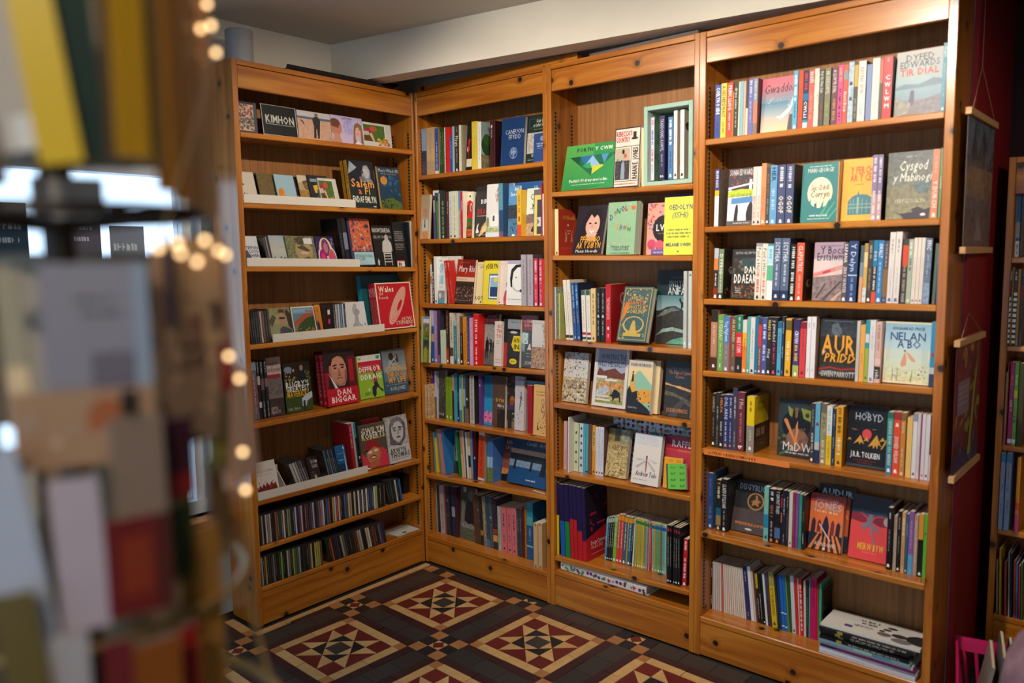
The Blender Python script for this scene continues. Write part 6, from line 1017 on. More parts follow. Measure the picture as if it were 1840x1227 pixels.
('s',1.6289,1.6516,.02,2.0303,.1957,.128,1,'b','2c4496','T.05-.55:f0f0f0:COELYN O SIDE;d.7-.92:18285c','',''),
('s',1.6523,1.6742,.02,2.0304,.1986,.128,1,'b','d8c43a','T.05-.62:3a3020:A OES HEDDWAST;d.7-.92:8a7a20','',''),
('s',1.6769,1.6989,.02,2.0304,.1968,.128,1,'b','e8432c','T.05-.5:f4e8e0:PRINC LLIOG;d.55-.9:f0c0b0','',''),
('s',1.6995,1.7025,.02,2.0305,.163,.128,1,'b','e0a020','','',''),
('s',1.7034,1.721,.02,2.0305,.1962,.128,1,'b','2c2a26','t.1-.5:e8e8d8:drws onno;d.55-.85:b0b0a0','',''),
('s',1.7217,1.7269,.02,2.0305,.1943,.128,1,'b','e8dcb0','','',''),
('s',1.7276,1.7403,.02,2.0306,.1953,.128,1,'b','7fb0c0','','',''),
('s',1.7409,1.7495,.02,2.0306,.1936,.128,1,'b','e0a890','','',''),
('s',1.7502,1.759,.02,2.0306,.1922,.128,1,'b','3a3530','b.5-1:e0d0b0','',''),
('s',1.7598,1.7775,.02,2.0307,.1974,.128,1,'b','6a6ca8','D.03-.35:e0e0f0;d.4-.8:b0b0d8','',''),
('s',1.7782,1.7946,.02,2.0307,.1971,.128,1,'b','8090a8','b.42-.8:c87858;D.05-.38:c8c0a0;b.8-1:8a7068','6a2c28',''),
('f',1.7976,1.9212,.04,2.0309,.1946,.015,5,0,'b','7898b0','G0-.3:d8c8a0:b8b0a8;G.3-.55:a8b0b0:5888a0;G.55-.8:7898a8:c07880;G.8-1:c87880:d87080;P.45,.28 .6,.22 .85,.35 1,.55 1,.75 .85,.45 .6,.3:e8e4dc;P.8,.02 .98,.02 1,.3 .85,.3:585450;S.1,.4,.9,.65,14,.05:a8c0c8;t.06,.72,.94,.16,i:4a3040:Gwaddol','face-out book, pink sky over sandy shore with white seagull, titled in script','',''),
('s',1.9242,1.9407,.02,2.0312,.2005,.128,1,'b','5aa8c8','D.08-.52:e8f0f0;d.55-.8:285878;o.95:e8f0f0','',''),
('s',1.9431,1.959,.02,2.0312,.1975,.128,1,'b','e8502a','d.3-.8:d04020','',''),
('s',1.9602,1.9778,.02,2.0313,.1958,.128,1,'b','1d3a5a','b.4-.52:1070a0;D.05-.36:d03040;T.53-.82:f0f0e8:CWLLI;b.85-.9:1a90a8;b.9-1:e8e0d8','',''),
('s',1.9784,1.9969,.02,2.0313,.194,.128,1,'b','c8625a','T.03-.22:f0e8e0:NOFI;D.4-.9:e09080','',''),
('s',1.9976,2.0141,.02,2.0314,.1957,.128,1,'b','d8d4c0~5','','',''),
('s',2.0153,2.0307,.02,2.0314,.1925,.128,1,'b','54504a','t.05-.42:f0f0e8:Fel Yr Hen Salt;D.6-.9:a04030','',''),
('s',2.0329,2.0529,.02,2.0315,.192,.128,1,'b','7c7a62','t.05-.45:e0e0c8:AR DDISGWYL;D.6-.85:80a050','',''),
('s',2.0567,2.0759,.02,2.0316,.1916,.128,1,'b','6a4850','t.05-.45:f0e8e0:A LLWYR DIAL;D.55-.95:c08050','',''),
('s',2.077,2.0935,.02,2.0316,.1942,.128,1,'b','e0508a','D.05-.3:e0a060;D.4-.95:3a2030','',''),
('s',2.0942,2.1101,.02,2.0317,.1926,.128,1,'b','c85848','b.1-.25:8a8a88;T.45-.8:f0e0d0:Stori Dew','',''),
('s',2.1111,2.129,.02,2.0317,.1986,.128,1,'b','a8bcc8~4','o.35:303840;o.6:405060','',''),
('s',2.1297,2.1419,.02,2.0318,.1938,.128,1,'b','4c4844','b.04-.4:c8a040;D.6-.95:908878','',''),
('s',2.1426,2.1668,.02,2.0318,.1962,.128,1,'b','dcd8cc','D.1-.6:e0a0a0;D.7-.95:a0c0d0','26304a',''),
('s',2.1692,2.1859,.02,2.0319,.1813,.128,1,'b','7888b0','','',''),
('s',2.1868,2.2097,.02,2.0319,.1978,.128,1,'b','e0dccc','t.05-.2:90b0b8:HON;d.3-.9:c8c0b0','',''),
('s',2.2104,2.2204,.02,2.032,.1926,.128,1,'b','8a8078','b0-.38:c06050;b.4-1:504840','',''),
('s',2.2211,2.2486,.02,2.0321,.197,.128,1,'b','d83a40','V.28-.85:f0e8e8:CWLWM;d.03-.1:e0a0a0','1c1012',''),
('f',2.2515,2.3919,.04,2.0323,.2083,.02,5,0,'b','b0b8b8','G0-.25:686460:807c84;G.25-.5:7890a0:88a8b0;G.5-1:98b0b4:c0bcb8;P0,.45 .2,.5 .5,.47 .8,.55 1,.52 1,.44 .5,.42 0,.42:6a8490;P.3,.2 .33,.38 .37,.4 .41,.38 .42,.2 .38,.15:505068;P0,.3 .35,.2 .3,.05 0,.0:8a867c~5;P.45,.2 1,.3 1,0 .5,0:706c74~5;t.2,.84,.8,.1:504c54:DYFED;t.08,.74,.92,.1:504c54:EDWARDS;T.08,.62,.92,.1:d0604c:TIR DIAL','face-out book, misty blue road with lone walker, orange title, right end','',''),
('s',2.3949,2.4073,.02,2.0325,.2094,.128,1,'b','3f8aa0','T.05-.22:d0e8e8:Cari;d.3-.8:80b8c0;o.95:e0f0f0','','')]),
(4,'second shelf',.0005,[
('s',1.6351,1.6521,.015,1.7053,.2124,.128,1,'b','3a3f80','b.37-.47:e8b820;b.47-1:ece8e4;T.03-.32:f0f0f0:BRAW AGOS;d.6-.9:c0c0c8','6a6058~5',''),
('f',1.674,1.7781,.035,1.7053,.2111,.015,5,0,'b','ece8e4','R0,.62,1,1:3a3438;S.1,.65,.95,.95,24,.08:b03038;S.1,.68,.95,.95,10,.05:58789a;P0,.64 1,.72 1,.75 0,.67:f0f0f0;R.8,.6,.9,.8:f0f0f0;R.04,.56,.12,.68:f0f0f0;P0,.5 0,.6 .5,.64 1,.62 1,.52:b8c830;P.14,.38 .14,.48 .95,.5 .95,.4:5088c0;P.25,.0 .28,.2 .3,.3 .34,.37 .4,.36 .42,.25 .4,.15 .42,0:282428;P.75,.0 .72,.2 .78,.33 .86,.4 .93,.4 .98,.3 1,0:2a2628;R0,0,1,.08:5a5658;t.05,.88,1.1,.1:e8e0e0:SONIA EDWARDS;t.1,.5,.9,.08:788820:archwyd;d.25,.03,.9,.05:e0e0e0','face-out book with two dark silhouettes under a lime and blue band','',''),
('s',1.785,1.7995,.015,1.7052,.2093,.128,1,'b','e8d4c8','D.5-.9:d09080;o.95:403030','',''),
('s',1.8002,1.8165,.015,1.7052,.2092,.128,1,'b','e8d8cc','D.5-.9:d8a898;o.95:403030','',''),
('s',1.8173,1.8349,.015,1.7052,.2188,.128,1,'b','e89060','D.4-.8:d87858;o.95:f0e0d0','d8b890',''),
('s',1.8356,1.8492,.015,1.7052,.2027,.128,1,'b','4a4640','t.1-.5:b07840:ADAR Y NOS;D.55-.85:908878;o.95:e8e8e8','',''),
('s',1.8499,1.875,.015,1.7052,.2084,.128,1,'b','6aa0cc','T.03-.28:203860:HER;D.4-.8:a8d0e0;o.95:f0f0f0','',''),
('s',1.8775,1.9055,.015,1.7052,.2084,.128,1,'b','4c5478','D.04-.42:d8dce0;T.52-.82:e8e0c8:OGOF;o.95:fff','',''),
('s',1.908,1.9363,.015,1.7052,.2071,.128,1,'b','4c5478','D.04-.42:d8dce0;T.52-.82:e8e0c8:OGOF;o.95:fff','1c2a24~3',''),
('f',1.9533,2.0822,.035,1.7051,.2069,.015,5,0,'b','3a8484','E.5,.5,.34,.26:f0e4c0;P.2,.3 .26,.42 .28,.24:3a8484;P.34,.24 .42,.36 .44,.24:3a8484;P.52,.24 .62,.38 .6,.24:3a8484;P.66,.26 .78,.4 .76,.26:3a8484;P.5,.1 .7,.3 .72,.29 .56,.08:58a890;P.62,.1 .9,.34 .92,.32 .68,.08:58a890;P.75,.08 1,.26 1,.22 .8,.06:58a890;E.38,.3,.02,.012:202020;t.15,.84,.85,.07:e8ece8:MARI GEORGE;d.2,.93,.8,.95:d0e0e0;t.26,.54,.74,.09,i:403830:Sut i Ddofi;t.24,.42,.76,.11,i:403830:Corryn;d.25,.1,.75,.13:d0e0dc;d.2,.05,.8,.07:d0e0dc','face-out teal book with big cream moon and script title','',''),
('s',2.0881,2.0906,.015,1.7051,.2024,.128,1,'b','e0b080','','',''),
('f',2.0936,2.195,.035,1.7051,.2093,.015,5,0,'b','eeb048','P.2,.1 .2,.32 .35,.4 .5,.43 .53,.5 .56,.43 .8,.42 1,.36 1,.1:4a8088;R.22,.2,.95,.22:88a8a0;R.22,.26,.95,.275:88a8a0;R.28,.12,.3,.34:88a8a0;R.38,.12,.4,.36:88a8a0;R.5,.12,.56,.38:9ab0a4;R.66,.12,.68,.36:88a8a0;R.8,.12,.82,.34:88a8a0;T.24,.76,1.05,.11:d8643c:Y FERCH;T.24,.64,1.05,.11:d8643c:AR Y CEI;d.4,.58,.7,.6:d09848;R0,0,.02,1:e0a040','face-out mustard yellow book with blue-green town building and orange title','',''),
('s',2.1981,2.215,.015,1.705,.2137,.128,1,'b','8a7a98','D.05-.45:d8d8e8;b.6-1:c0a0a0;D.55-.9:e0d0d8;o.95:fff','',''),
('s',2.2157,2.2308,.015,1.705,.2133,.128,1,'b','8a7a98','D.05-.45:d8d8e8;b.6-1:c0a0a0;D.55-.9:e0d0d8;o.95:fff','141418',''),
('f',2.2376,2.3763,.035,1.705,.2184,.015,5,0,'b','6a6c62~5','G.5-1:6c7268~5:54585a~5;G0-.5:8a8468~5:7a7660~5;P.55,.5 .7,.36 .9,.4 .98,.6 .8,.56:586c70~5;P.15,.12 .35,.05 .4,.0 .95,.0 .97,.16 .85,.13 .7,.18 .55,.14 .6,.1 .3,.08:3c3440;t.24,.72,.86,.14,i:ece8d8:Cysgod;t.12,.56,.96,.12,i:ece8d8:y Mabinogi;t.2,.24,.85,.06:c8c4a8:PERYGLUS GLYN;E.82,.06,.06,.02:e8e8e8;d.4,.91,.65,.94:a0a4a0','face-out mottled grey and olive book with a pale gothic title','',''),
('s',2.3793,2.3993,.015,1.7049,.2154,.128,1,'b','d88868','T.45-.85:f0e0d8:Y DURCH;d.1-.35:e8b8a0;o.95:f4e8e0','',''),
('s',2.4006,2.4082,.015,1.7049,.2171,.128,.7,'b','6a9a70','t.4-.85:e8f0e0:CANTREF','','')]),
(4,'third shelf',.0001,[
('s',1.6348,1.6528,.015,1.432,.1916,.128,1.6,'b','3a2c28','b0-.2:b8bcc8;b.2-.43:d88048;d.5-.75:e8e0d8;b.78-1:8a2c20;o.95:fff','',''),
('s',1.654,1.6741,.015,1.432,.1887,.128,1.6,'b','7a8c6a','T.1-.5:e0e8d8:DYFRIG;d.5-.9:d8d8c8;b.88-1:303430;o.95:fff','2a2820~5','T.3,.5,1,.14:d8d0c0:GYS;T.6,.32,.9,.12:d8d0c0:Y;S.1,.03,.9,.2,10,.1:a06030'),
('f',1.6942,1.7962,.035,1.432,.1853,.015,5,0,'b','34302c~5','R0,.84,1,1:28282c;S.05,.5,.95,.8,16,.14:6a6050;S.05,.02,.95,.26,40,.08:a8582c;S.2,.02,.95,.12,14,.1:5a5446;R.4,.62,1,.82:344a4c~4;t.12,.9,.95,.05:b8bcb8:SION ALWYN;T.5,.52,1.1,.13,c:f0ece4:DAN;T.1,.32,1.1,.17,c:f0ece4:DDAEAR;d.18,.2,.42,.22:e0d8d0;d.18,.16,.42,.18:e0d8d0;d.18,.12,.42,.14:e0d8d0','face-out dark earthy book with bold white two-line title and rust-coloured scales','',''),
('s',1.8003,1.8227,.015,1.432,.2076,.128,1.6,'b','e4dccc','t.08-.48:404040:Paid a Hel;D.5-.9:d07060;b0-.06:9a98a0;o.95:303030','',''),
('s',1.8238,1.844,.015,1.432,.2046,.128,1.6,'b','e4dccc','t.08-.48:404040:Paid a Hel;D.5-.9:d07060;o.95:303030','',''),
('s',1.8446,1.8664,.015,1.432,.2042,.128,1.6,'b','e4ecec','b0-.04:5a90a8;b.04-.35:b0dce8;b.38-.65:60b890;D.1-.3:70b0d0','',''),
('s',1.8674,1.8944,.015,1.432,.2235,.128,1.6,'b','5a6a86','T.06-.38:d8dce8:SCYTHIA;d.42-.78:c8d0dc;b.84-1:2a3858;o.93:e0e4f0','',''),
('s',1.8964,1.9259,.015,1.432,.2227,.128,1.6,'b','5a6a86','T.06-.38:d8dce8:SCYTHIA;d.42-.78:c8d0dc;b.84-1:2a3858;o.93:e0e4f0','1a1a20',''),
('s',1.9287,1.9503,.015,1.432,.2012,.128,1.6,'b','1c1a1c','D.05-.45:d8d8d0;D.5-.9:d8d8d0;o.96:fff','',''),
('s',1.9517,1.978,.015,1.432,.2055,.128,1.6,'b','e05a3c','T.05-.5:f0d8d0:CLAPIATRIX;d.55-.9:f0b0a0;o.95:fff','3a2820~4','E.4,.3,.16,.07:b89878;E.44,.31,.1,.045:3a2820'),
('f',2.0022,2.1074,.035,1.432,.2044,.015,5,0,'b','d8c0c0','G.72-1:b098a8:a890a4;G.4-.72:e0c4c0:d8c8c8;P0,.4 1,.55 1,.62 0,.47:d88880;P.3,.45 .55,.49 .58,.54 .32,.5:c84058;P.7,.51 .95,.55 .95,.6 .72,.57:d8a090;P0,.0 0,.4 1,.46 1,0:8a7878~8;P.1,.05 .4,.3 .44,.28 .16,.03:5a4c50;P.3,.02 .9,.34 .92,.31 .4,0:584a4e;P.6,.02 1,.2 1,.16 .7,0:c8a890;t.2,.8,1.0,.13:2c2838:Y Bocs;t.1,.69,1.02,.13:2c2838:Erstalwm;d.2,.93,.9,.95:80707c','face-out lilac pink book with striped ribbon over rubble and serif title','',''),
('s',2.1114,2.129,.015,1.432,.2021,.128,1.6,'b','5c5058','T.02-.34:e8e0e0:SAFANA;T.4-.85:d8d0d0:JERRY HUNTER;o.95:fff','',''),
('s',2.1298,2.1604,.015,1.432,.2074,.128,1.6,'b','2c4878','t.04-.5:d8e0f0:Y Delyn;b.55-.57:c8d0d8;d.6-.9:90a0c0;o.95:fff','12141a',''),
('s',2.1683,2.1795,.015,1.432,.1917,.128,1.6,'b','b89878','b0-.3:50646a;b.3-.55:7890a0;b.55-1:d8a080','',''),
('s',2.1803,2.1925,.015,1.432,.1984,.128,1.6,'b','d0a85c','b0-.15:b0904c;b.15-.4:e0c890;b.75-1:d0d4d0~6','',''),
('s',2.1933,2.2087,.015,1.4319,.2084,.128,1.6,'b','4c443e','D.08-.3:b0b0a8;d.45-.8:a09888;o.95:fff','',''),
('s',2.2094,2.2228,.015,1.4319,.2081,.128,1.6,'b','2680ac','T.17-.36:e8e0c8:SOS;b.42-.82:3a2c28;D.43-.8:e8e0d8;b.82-1:e0532f','',''),
('s',2.2235,2.2419,.015,1.4319,.2077,.128,1.6,'b','3a80bc','T.05-.28:e8f0f8:GWALLT;d.35-.85:b0d0e8;o.95:fff','',''),
('s',2.2426,2.2578,.015,1.4319,.205,.128,1.6,'b','5a4e50','d.05-.42:b8b0a8;b.45-.9:8a6840;o.95:6080b8','',''),
('s',2.2589,2.2767,.015,1.4319,.2333,.128,1.6,'b','e0d8d4','d.1-.3:909090;d.5-.9:c8c0bc;o.95:607898','',''),
('s',2.2776,2.2963,.015,1.4319,.2338,.128,1.6,'b','e0d8d4','d.1-.3:909090;d.5-.9:c8c0bc;o.95:607898','',''),
('s',2.3003,2.3166,.015,1.4319,.2103,.128,1.6,'b','4a403a','b.1-.42:d85038;D.42-.95:a89888;o.95:8090a0','',''),
('s',2.3173,2.3316,.015,1.4319,.2088,.128,1.6,'b','a8b4a0','D.05-.25:e0e4d8;D.3-.5:607060;o.95:e0d8b0','',''),
('s',2.3324,2.3436,.015,1.4319,.2129,.128,1.6,'b','e4d8cc','o.95:808080;d.3-.8:d0c4b8','',''),
('s',2.3443,2.3543,.015,1.4319,.2131,.128,1.6,'b','e4d8cc','o.95:808080;d.3-.8:d0c4b8','',''),
('s',2.355,2.3659,.015,1.4319,.2128,.128,1.6,'b','e0d4ca','o.95:808080;d.3-.8:d0c4b8','',''),
('s',2.3668,2.3867,.015,1.4319,.2108,.128,1.6,'b','6a7890~5','T.03-.18:e8e8f0:FFIC;b.68-1:8898b4~6;d.25-.6:a0a8b8','15171c',''),
('s',2.3955,2.4047,.015,1.4319,.1938,.128,1.6,'b','5a7060','o.95:c05040','',''),
('s',2.4053,2.4095,.015,1.4319,.1893,.128,0,'b','6878a0','','','')]),
(4,'fourth shelf',.0118,[
('s',1.6236,1.6497,.02,1.1546,.2349,.128,1,'b','a87860','b0-.2:2c2420;b.2-.75:b88468;b.78-1:4a2c20;d.25-.6:d8b090;o.92:fff','',''),
('s',1.6524,1.6754,.02,1.155,.2169,.128,1,'b','72a050','T.1-.45:d8e0c8:DYDDIAU;d.5-.8:c0d0a0;d.86-.95:f0f0e0','',''),
('s',1.676,1.6999,.02,1.1552,.2114,.128,1,'b','807c80','b0-.48:4a7cb8;t.08-.46:e8f0f8:Yng Nghwm;d.52-.8:c09888;o.95:fff','',''),
('s',1.7006,1.7057,.02,1.1554,.206,.128,1,'b','b03a30','','',''),
('s',1.7064,1.7251,.02,1.1556,.2116,.128,1,'b','6e5640','t.05-.45:e0d0a0:AR BLE MAEN;d.5-.75:c0a888;o.93:90a0b8','',''),
('s',1.7259,1.7517,.02,1.1558,.2161,.128,1,'b','2a2626','b0-.3:2e7a5c;b.3-.72:d83034;T.38-.65:f0d8d0:MAES Y CWM;d.03-.25:c0e0d0;d.88-.96:d0d0d0','',''),
('s',1.7524,1.7693,.02,1.1561,.1998,.128,1,'b','e88030','b0-.24:d8d4d4;b.24-.5:e8b030;d.35-.6:c06820;o.95:fff','',''),
('s',1.7701,1.7822,.02,1.1563,.2119,.128,1,'b','58b0a8','d.3-.8:88d0c8;o.95:e0f0f0','',''),
('s',1.783,1.8004,.02,1.1565,.2097,.128,1,'b','dcd8d4','d.2-.75:a8a0a0;o.95:333333','',''),
('s',1.8012,1.8133,.02,1.1567,.214,.128,1,'b','1a78a0','o.95:90d0e8','',''),
('s',1.8139,1.8265,.02,1.1568,.2092,.128,1,'b','8a5050','b.12-.5:d83838;d.55-.85:e0c8c0;o.95:fff;b0-.12:4a4040','',''),
('s',1.8273,1.8471,.02,1.157,.2109,.128,1,'b','4c5898','D.12-.42:e0e4f0;D.48-.78:d0d4e8;o.95:fff','',''),
('s',1.8478,1.8633,.02,1.1572,.2127,.128,1,'b','332c28','T.05-.4:e0c060:MAES USA;t.55-.75:e8e8e8:Ffug;o.95:fff','',''),
('s',1.8641,1.8855,.02,1.1575,.2119,.128,1,'b','2a2628','t.05-.42:e0e0e0:y gwrachod;d.45-.82:d83878;o.95:e05090','',''),
('s',1.8867,1.9015,.02,1.1577,.1973,.128,1,'b','58a8c8','b0-.12:206890;d.2-.6:306888;o.92:204868','',''),
('s',1.9023,1.9119,.02,1.1578,.2165,.128,1,'b','283858','d.1-.3:c8d0d8;d.5-.7:c0c8d0;d.9-.98:c0c8d0','',''),
('s',1.9163,1.9375,.02,1.1581,.2095,.128,1,'b','e8b030','b.03-.2:6a5a30;D.4-.75:f0e0c0;o.92:806020','a06010',''),
('s',1.9457,1.9673,.02,1.1584,.2079,.128,1,'b','4a4080','b0-.18:363060;T.2-.42:f0f0f8:CRUSH;D.45-.75:e0b830;b.8-1:a8b860;o.95:fff','',''),
('s',1.969,1.9909,.02,1.1587,.1986,.128,1,'b','d84448','b0-.12:8a2030;d.15-.6:a83038;o.92:a02028','',''),
('s',1.9932,2.0074,.02,1.1589,.2177,.128,1,'b','e8e4e8','d.1-.2:9a9aa0;d.85-.9:b0b0b0','',''),
('s',2.0081,2.0251,.02,1.1591,.2182,.128,1,'b','e8e4e8','d.1-.2:9a9aa0;d.85-.9:b0b0b0','b89880',''),
('f',2.032,2.1584,.035,1.1601,.208,.015,5,0,'b','302c2a~4','G.7-1:3c4248~6:282c34~6;P.3,.9 .45,.95 .6,.8 .5,.7 .3,.75:586470~6;R0,.18,1,.22:3a302c~6;P0,.16 .3,.2 .6,.17 1,.2 1,.17 .6,.14 .3,.17 0,.12:a03028;P0,.1 .3,.14 .6,.11 1,.14 1,.1 0,.05:64727a;T.03,.42,1.0,.3,c:e8a030:AUR;t.03,.41,.2,.08,i:e8e0d8:y;T.12,.28,1.0,.14,ci:e8a020:PRIDD;t.05,.03,.97,.09:d8d0c8:GWEN PARROTT;d.1,.96,.9,.97:8a94a0','face-out stormy dark book with huge golden letters','',''),
('s',2.1634,2.1741,.02,1.1609,.2079,.128,1,'b','c8c4c0','d.4-.9:b0acaa','',''),
('s',2.1752,2.1911,.02,1.1611,.1942,.128,1,'b','e8a850','d.5-.7:c88838','',''),
('s',2.192,2.2046,.02,1.1613,.2111,.128,1,'b','2a98a8','b.22-.36:d0d4d0;b.45-1:a0b048;o.93:5a6a20','',''),
('s',2.2053,2.2236,.02,1.1615,.2116,.128,1,'b','dcd8dc','d.1-.5:c0bcc0;o.95:888888','',''),
('s',2.2246,2.2436,.02,1.1617,.2064,.128,1,'b','d8b0a4','D.05-.5:a88880;b.6-.7:e8c0b8;b.73-.93:3a3030;T.78-.92:e8e8e8:y lolfa','',''),
('f',2.2466,2.3886,.035,1.1627,.2051,.015,5,0,'b','e8dcb8','R.04,.03,.96,.97:c8d4c8;G.55-.97:bcd4d8:94bcd4;G.03-.4:d8d4a8~3:ccd8c4;P.4,.38 .37,.3 .42,.27 .5,.3 .5,.42 .46,.52:d89878;P.48,.52 .58,.48 .68,.4 .7,.36 .62,.36 .55,.42:d8a080;E.46,.53,.02,.014:403838;S.1,.05,.9,.25,40,.02:a8b880;S.08,.05,.95,.28,14,.035:d8c060;S.05,.05,.95,.3,10,.04:7868a0;S.1,.05,.9,.2,10,.03:d08888;P.2,.04 .21,.28 .22,.04:8aa070;P.3,.04 .33,.3 .32,.04:8aa070;P.6,.04 .64,.26 .63,.04:8aa070;t.12,.7,.9,.13:304878:NELAN;t.28,.58,.8,.12:304878:A BO;t.16,.87,.86,.05:304868:ANGHARAD PRICE','face-out pale blue book with sycamore seeds over a painted wildflower meadow','',''),
('s',2.3935,2.4078,.02,1.1637,.2114,.128,.9,'b','3a90b8','b.7-.8:c0c8d0;b.8-1:3a4468;o.5:b03030','','')]),
(4,'fifth shelf',.0014,[
('s',1.6208,1.637,.04,.8494,.2129,.128,.6,'b','2c2420','t.05-.35:b8a890:GABRIELA;d.45-.8:908070;o.93:fff','',''),
('s',1.6378,1.6531,.04,.8494,.2174,.128,.6,'b','2e2c28','d.25-.5:c8c0b0;d.6-.95:908878','',''),
('s',1.6537,1.6691,.04,.8494,.2095,.128,.6,'b','2a2424','T.05-.35:d88020:HELFA;D.5-.8:b8b0a8;o.93:fff','',''),
('s',1.67,1.6922,.04,.8493,.2129,.128,.6,'b','2c3468','t.05-.45:d8d8e0:DAL ARNI;d.5-.88:c8c8d8;o.93:d89030','',''),
('s',1.6929,1.7069,.04,.8493,.2135,.128,.6,'b','2c3468','t.05-.45:d8d8e0:DAL ARNI;d.5-.88:c8c8d8;o.93:d89030','',''),
('s',1.7077,1.7268,.04,.8493,.2435,.128,.6,'b','403c50','d.15-.5:d0d0d0;d.7-.95:a09ca0','',''),
('s',1.7275,1.7564,.04,.8492,.2286,.128,.6,'b','6a2c34','t.1-.28:e0d8d0:Y Ffos;d.35-.85:a88080;T.9-.97:f0f0f0:b','2a2830',''),
('s',1.7655,1.7959,.04,.8492,.2166,.128,.6,'b','e0c018','b.52-1:8a8478;d.08-.3:806810;d.6-.8:c0b8a8;o.92:fff','2e261e','R0,.5,1,1:e0c018;P0,.46 1,.5 1,.46:241c16;R.15,.28,.42,.42:8a7460~5;R.47,.28,.72,.42:8a7460~5;R0,.0,1,.22:4a3a2c~4;t.2,.84,.66,.08:5a4808:Crwn;t.2,.74,.6,.08:5a4808:Fydd;d.4,.12,.7,.13:c8b890'),
('f',1.8704,2.0051,.075,.849,.2135,.015,5,0,'b','2c302e~3','E.5,.62,.5,.36:2a3a40;E.5,.55,.4,.26:14181c;P.25,.88 .4,.82 .38,.68 .3,.72:8a8a44;P.45,.86 .55,.86 .53,.68 .47,.68:7a5a38;P.62,.86 .95,.82 .98,.62 .7,.68:88903c;E.8,.74,.06,.04:3a3a30;E.55,.3,.3,.2:8a5e48;S.5,.2,1,.5,10,.09:7a5648;P.44,.3 .16,.62 .2,.66 .26,.64 .5,.3:d08050;P.48,.3 .52,.46 .49,.52 .55,.64 .56,.5 .58,.46 .54,.3:d08858;E.5,.29,.06,.05:d87838;S.0,.2,.3,.4,6,.1:5c5c40;P.05,.02 .3,.12 .34,.08 .1,.0:406c58;t.16,.1,.98,.15:d8d4d0:MaDW;d.25,.05,.95,.08:c8c4c0','face-out dark book showing clock hands and cogs on a dial','',''),
('s',2.0075,2.0224,.04,.8489,.216,.128,.6,'b','3a3438','d.1-.4:a09898;D.5-.85:c8c0c0;o.95:fff','',''),
('s',2.0234,2.0407,.04,.8488,.2204,.128,.6,'b','60a8c8','b.65-.78:b8b8b8;b.78-1:2c3058;o.35:803040','',''),
('s',2.0433,2.0635,.04,.8488,.219,.128,.6,'b','6a6450','b.15-1:988c68~4;t.2-.4:2c2820:GUTO;D.6-.9:c8c0a0;o.95:e8e0c0','',''),
('s',2.0642,2.0829,.04,.8488,.2137,.128,.6,'b','d8d8d0','b.5-1:e0b828;D.05-.48:98c0c8;d.6-.9:a08830','',''),
('s',2.0836,2.096,.04,.8488,.2069,.128,.6,'b','243a54','d.1-.3:b0b8c8;d.5-.7:b0b8c8;d.88-.96:b0b8c8','',''),
('s',2.0969,2.1207,.04,.8487,.2152,.128,.6,'b','d89820','D.03-.45:6a4a10;D.52-.85:e8d8a8;o.93:5a4010','a06810',''),
('f',2.123,2.2539,.075,.8486,.2159,.03,5,0,'b','1a1a20~2','E.5,.54,.12,.085:d84848;P.0,.42 .06,.47 .12,.42 .08,.43:d09838;P.16,.36 .34,.52 .44,.37 .36,.41 .33,.36 .29,.41:d09838;P.42,.42 .5,.5 .56,.42 .5,.44:d09838;P.54,.34 .75,.55 .88,.36 .8,.4 .78,.32 .73,.38 .68,.32 .66,.38:d09838;P.82,.44 .9,.52 .98,.46 .9,.46:d09838;P.86,.32 1,.5 1,.44 .9,.33:d09838;P.08,.62 .28,.6 .16,.595:b08838;P.62,.63 .76,.64 .68,.62:b08838;t.18,.76,.9,.12:b8c4d0:HOBYD;t.4,.87,.56,.035:a0acb8:YR;T.1,.16,.86,.085:e8e8e8:J.R.R. TOLKIEN;d.2,.1,.8,.12:803030;d.3,.06,.7,.08:803030;R0,0,1,.04:3c4450','face-out black book with red sun over jagged gold peaks','',''),
('s',2.2663,2.285,.04,.8485,.2152,.128,.6,'b','3c9078','b0-.1:2a6a58;g.1-1:48a088:4a7ca0;D.15-.88:a8c0c8;o.93:fff','',''),
('s',2.2866,2.3075,.04,.8485,.2177,.128,.6,'b','e04a30','b0-.12:a03030;o.2:f0d8d0;T.38-.8:e8d0c0:SIONED WILIAM;o.93:fff','',''),
('s',2.3084,2.3242,.04,.8484,.2176,.128,.6,'b','c08038','b0-.12:806030;D.15-.35:d0b080;d.55-.85:e0c090;o.95:c8c8c8','',''),
('s',2.3282,2.3448,.04,.8484,.2036,.128,.6,'b','e0b868','','',''),
('s',2.3461,2.36,.04,.8484,.2197,.128,.6,'b','d8d4d4','b0-.12:8890a0;o.93:555555','',''),
('s',2.3607,2.3695,.04,.8484,.2204,.128,.6,'b','d0c8d0','d.5-.9:b8a8b8','',''),
('s',2.3702,2.3732,.04,.8484,.2203,.128,.6,'b','a83058','','',''),
('s',2.3739,2.3848,.04,.8483,.2205,.128,.6,'b','d8d0d4','o.93:b06070','',''),
('s',2.3855,2.3982,.04,.8483,.2197,.128,.6,'b','d8d4d8','o.93:804060','',''),
('s',2.3989,2.4036,.04,.8483,.2196,.128,.6,'b','2a3048','b.6-1:d0ccd0','','')]),
(4,'sixth shelf',.0033,[
('s',1.6015,1.6233,.055,.5126,.2253,.128,0,'b','34508c','d.1-.45:7080c0;D.6-.85:6890b0;o.95:fff','4a7090~6',''),
('s',1.637,1.6583,.055,.5125,.2041,.128,.3,'b','20201e','T.03-.1:d88020:Y;D.13-.42:d8c8a0;b.55-.7:205878;b.7-.9:907850;o.95:e0c8b0','',''),
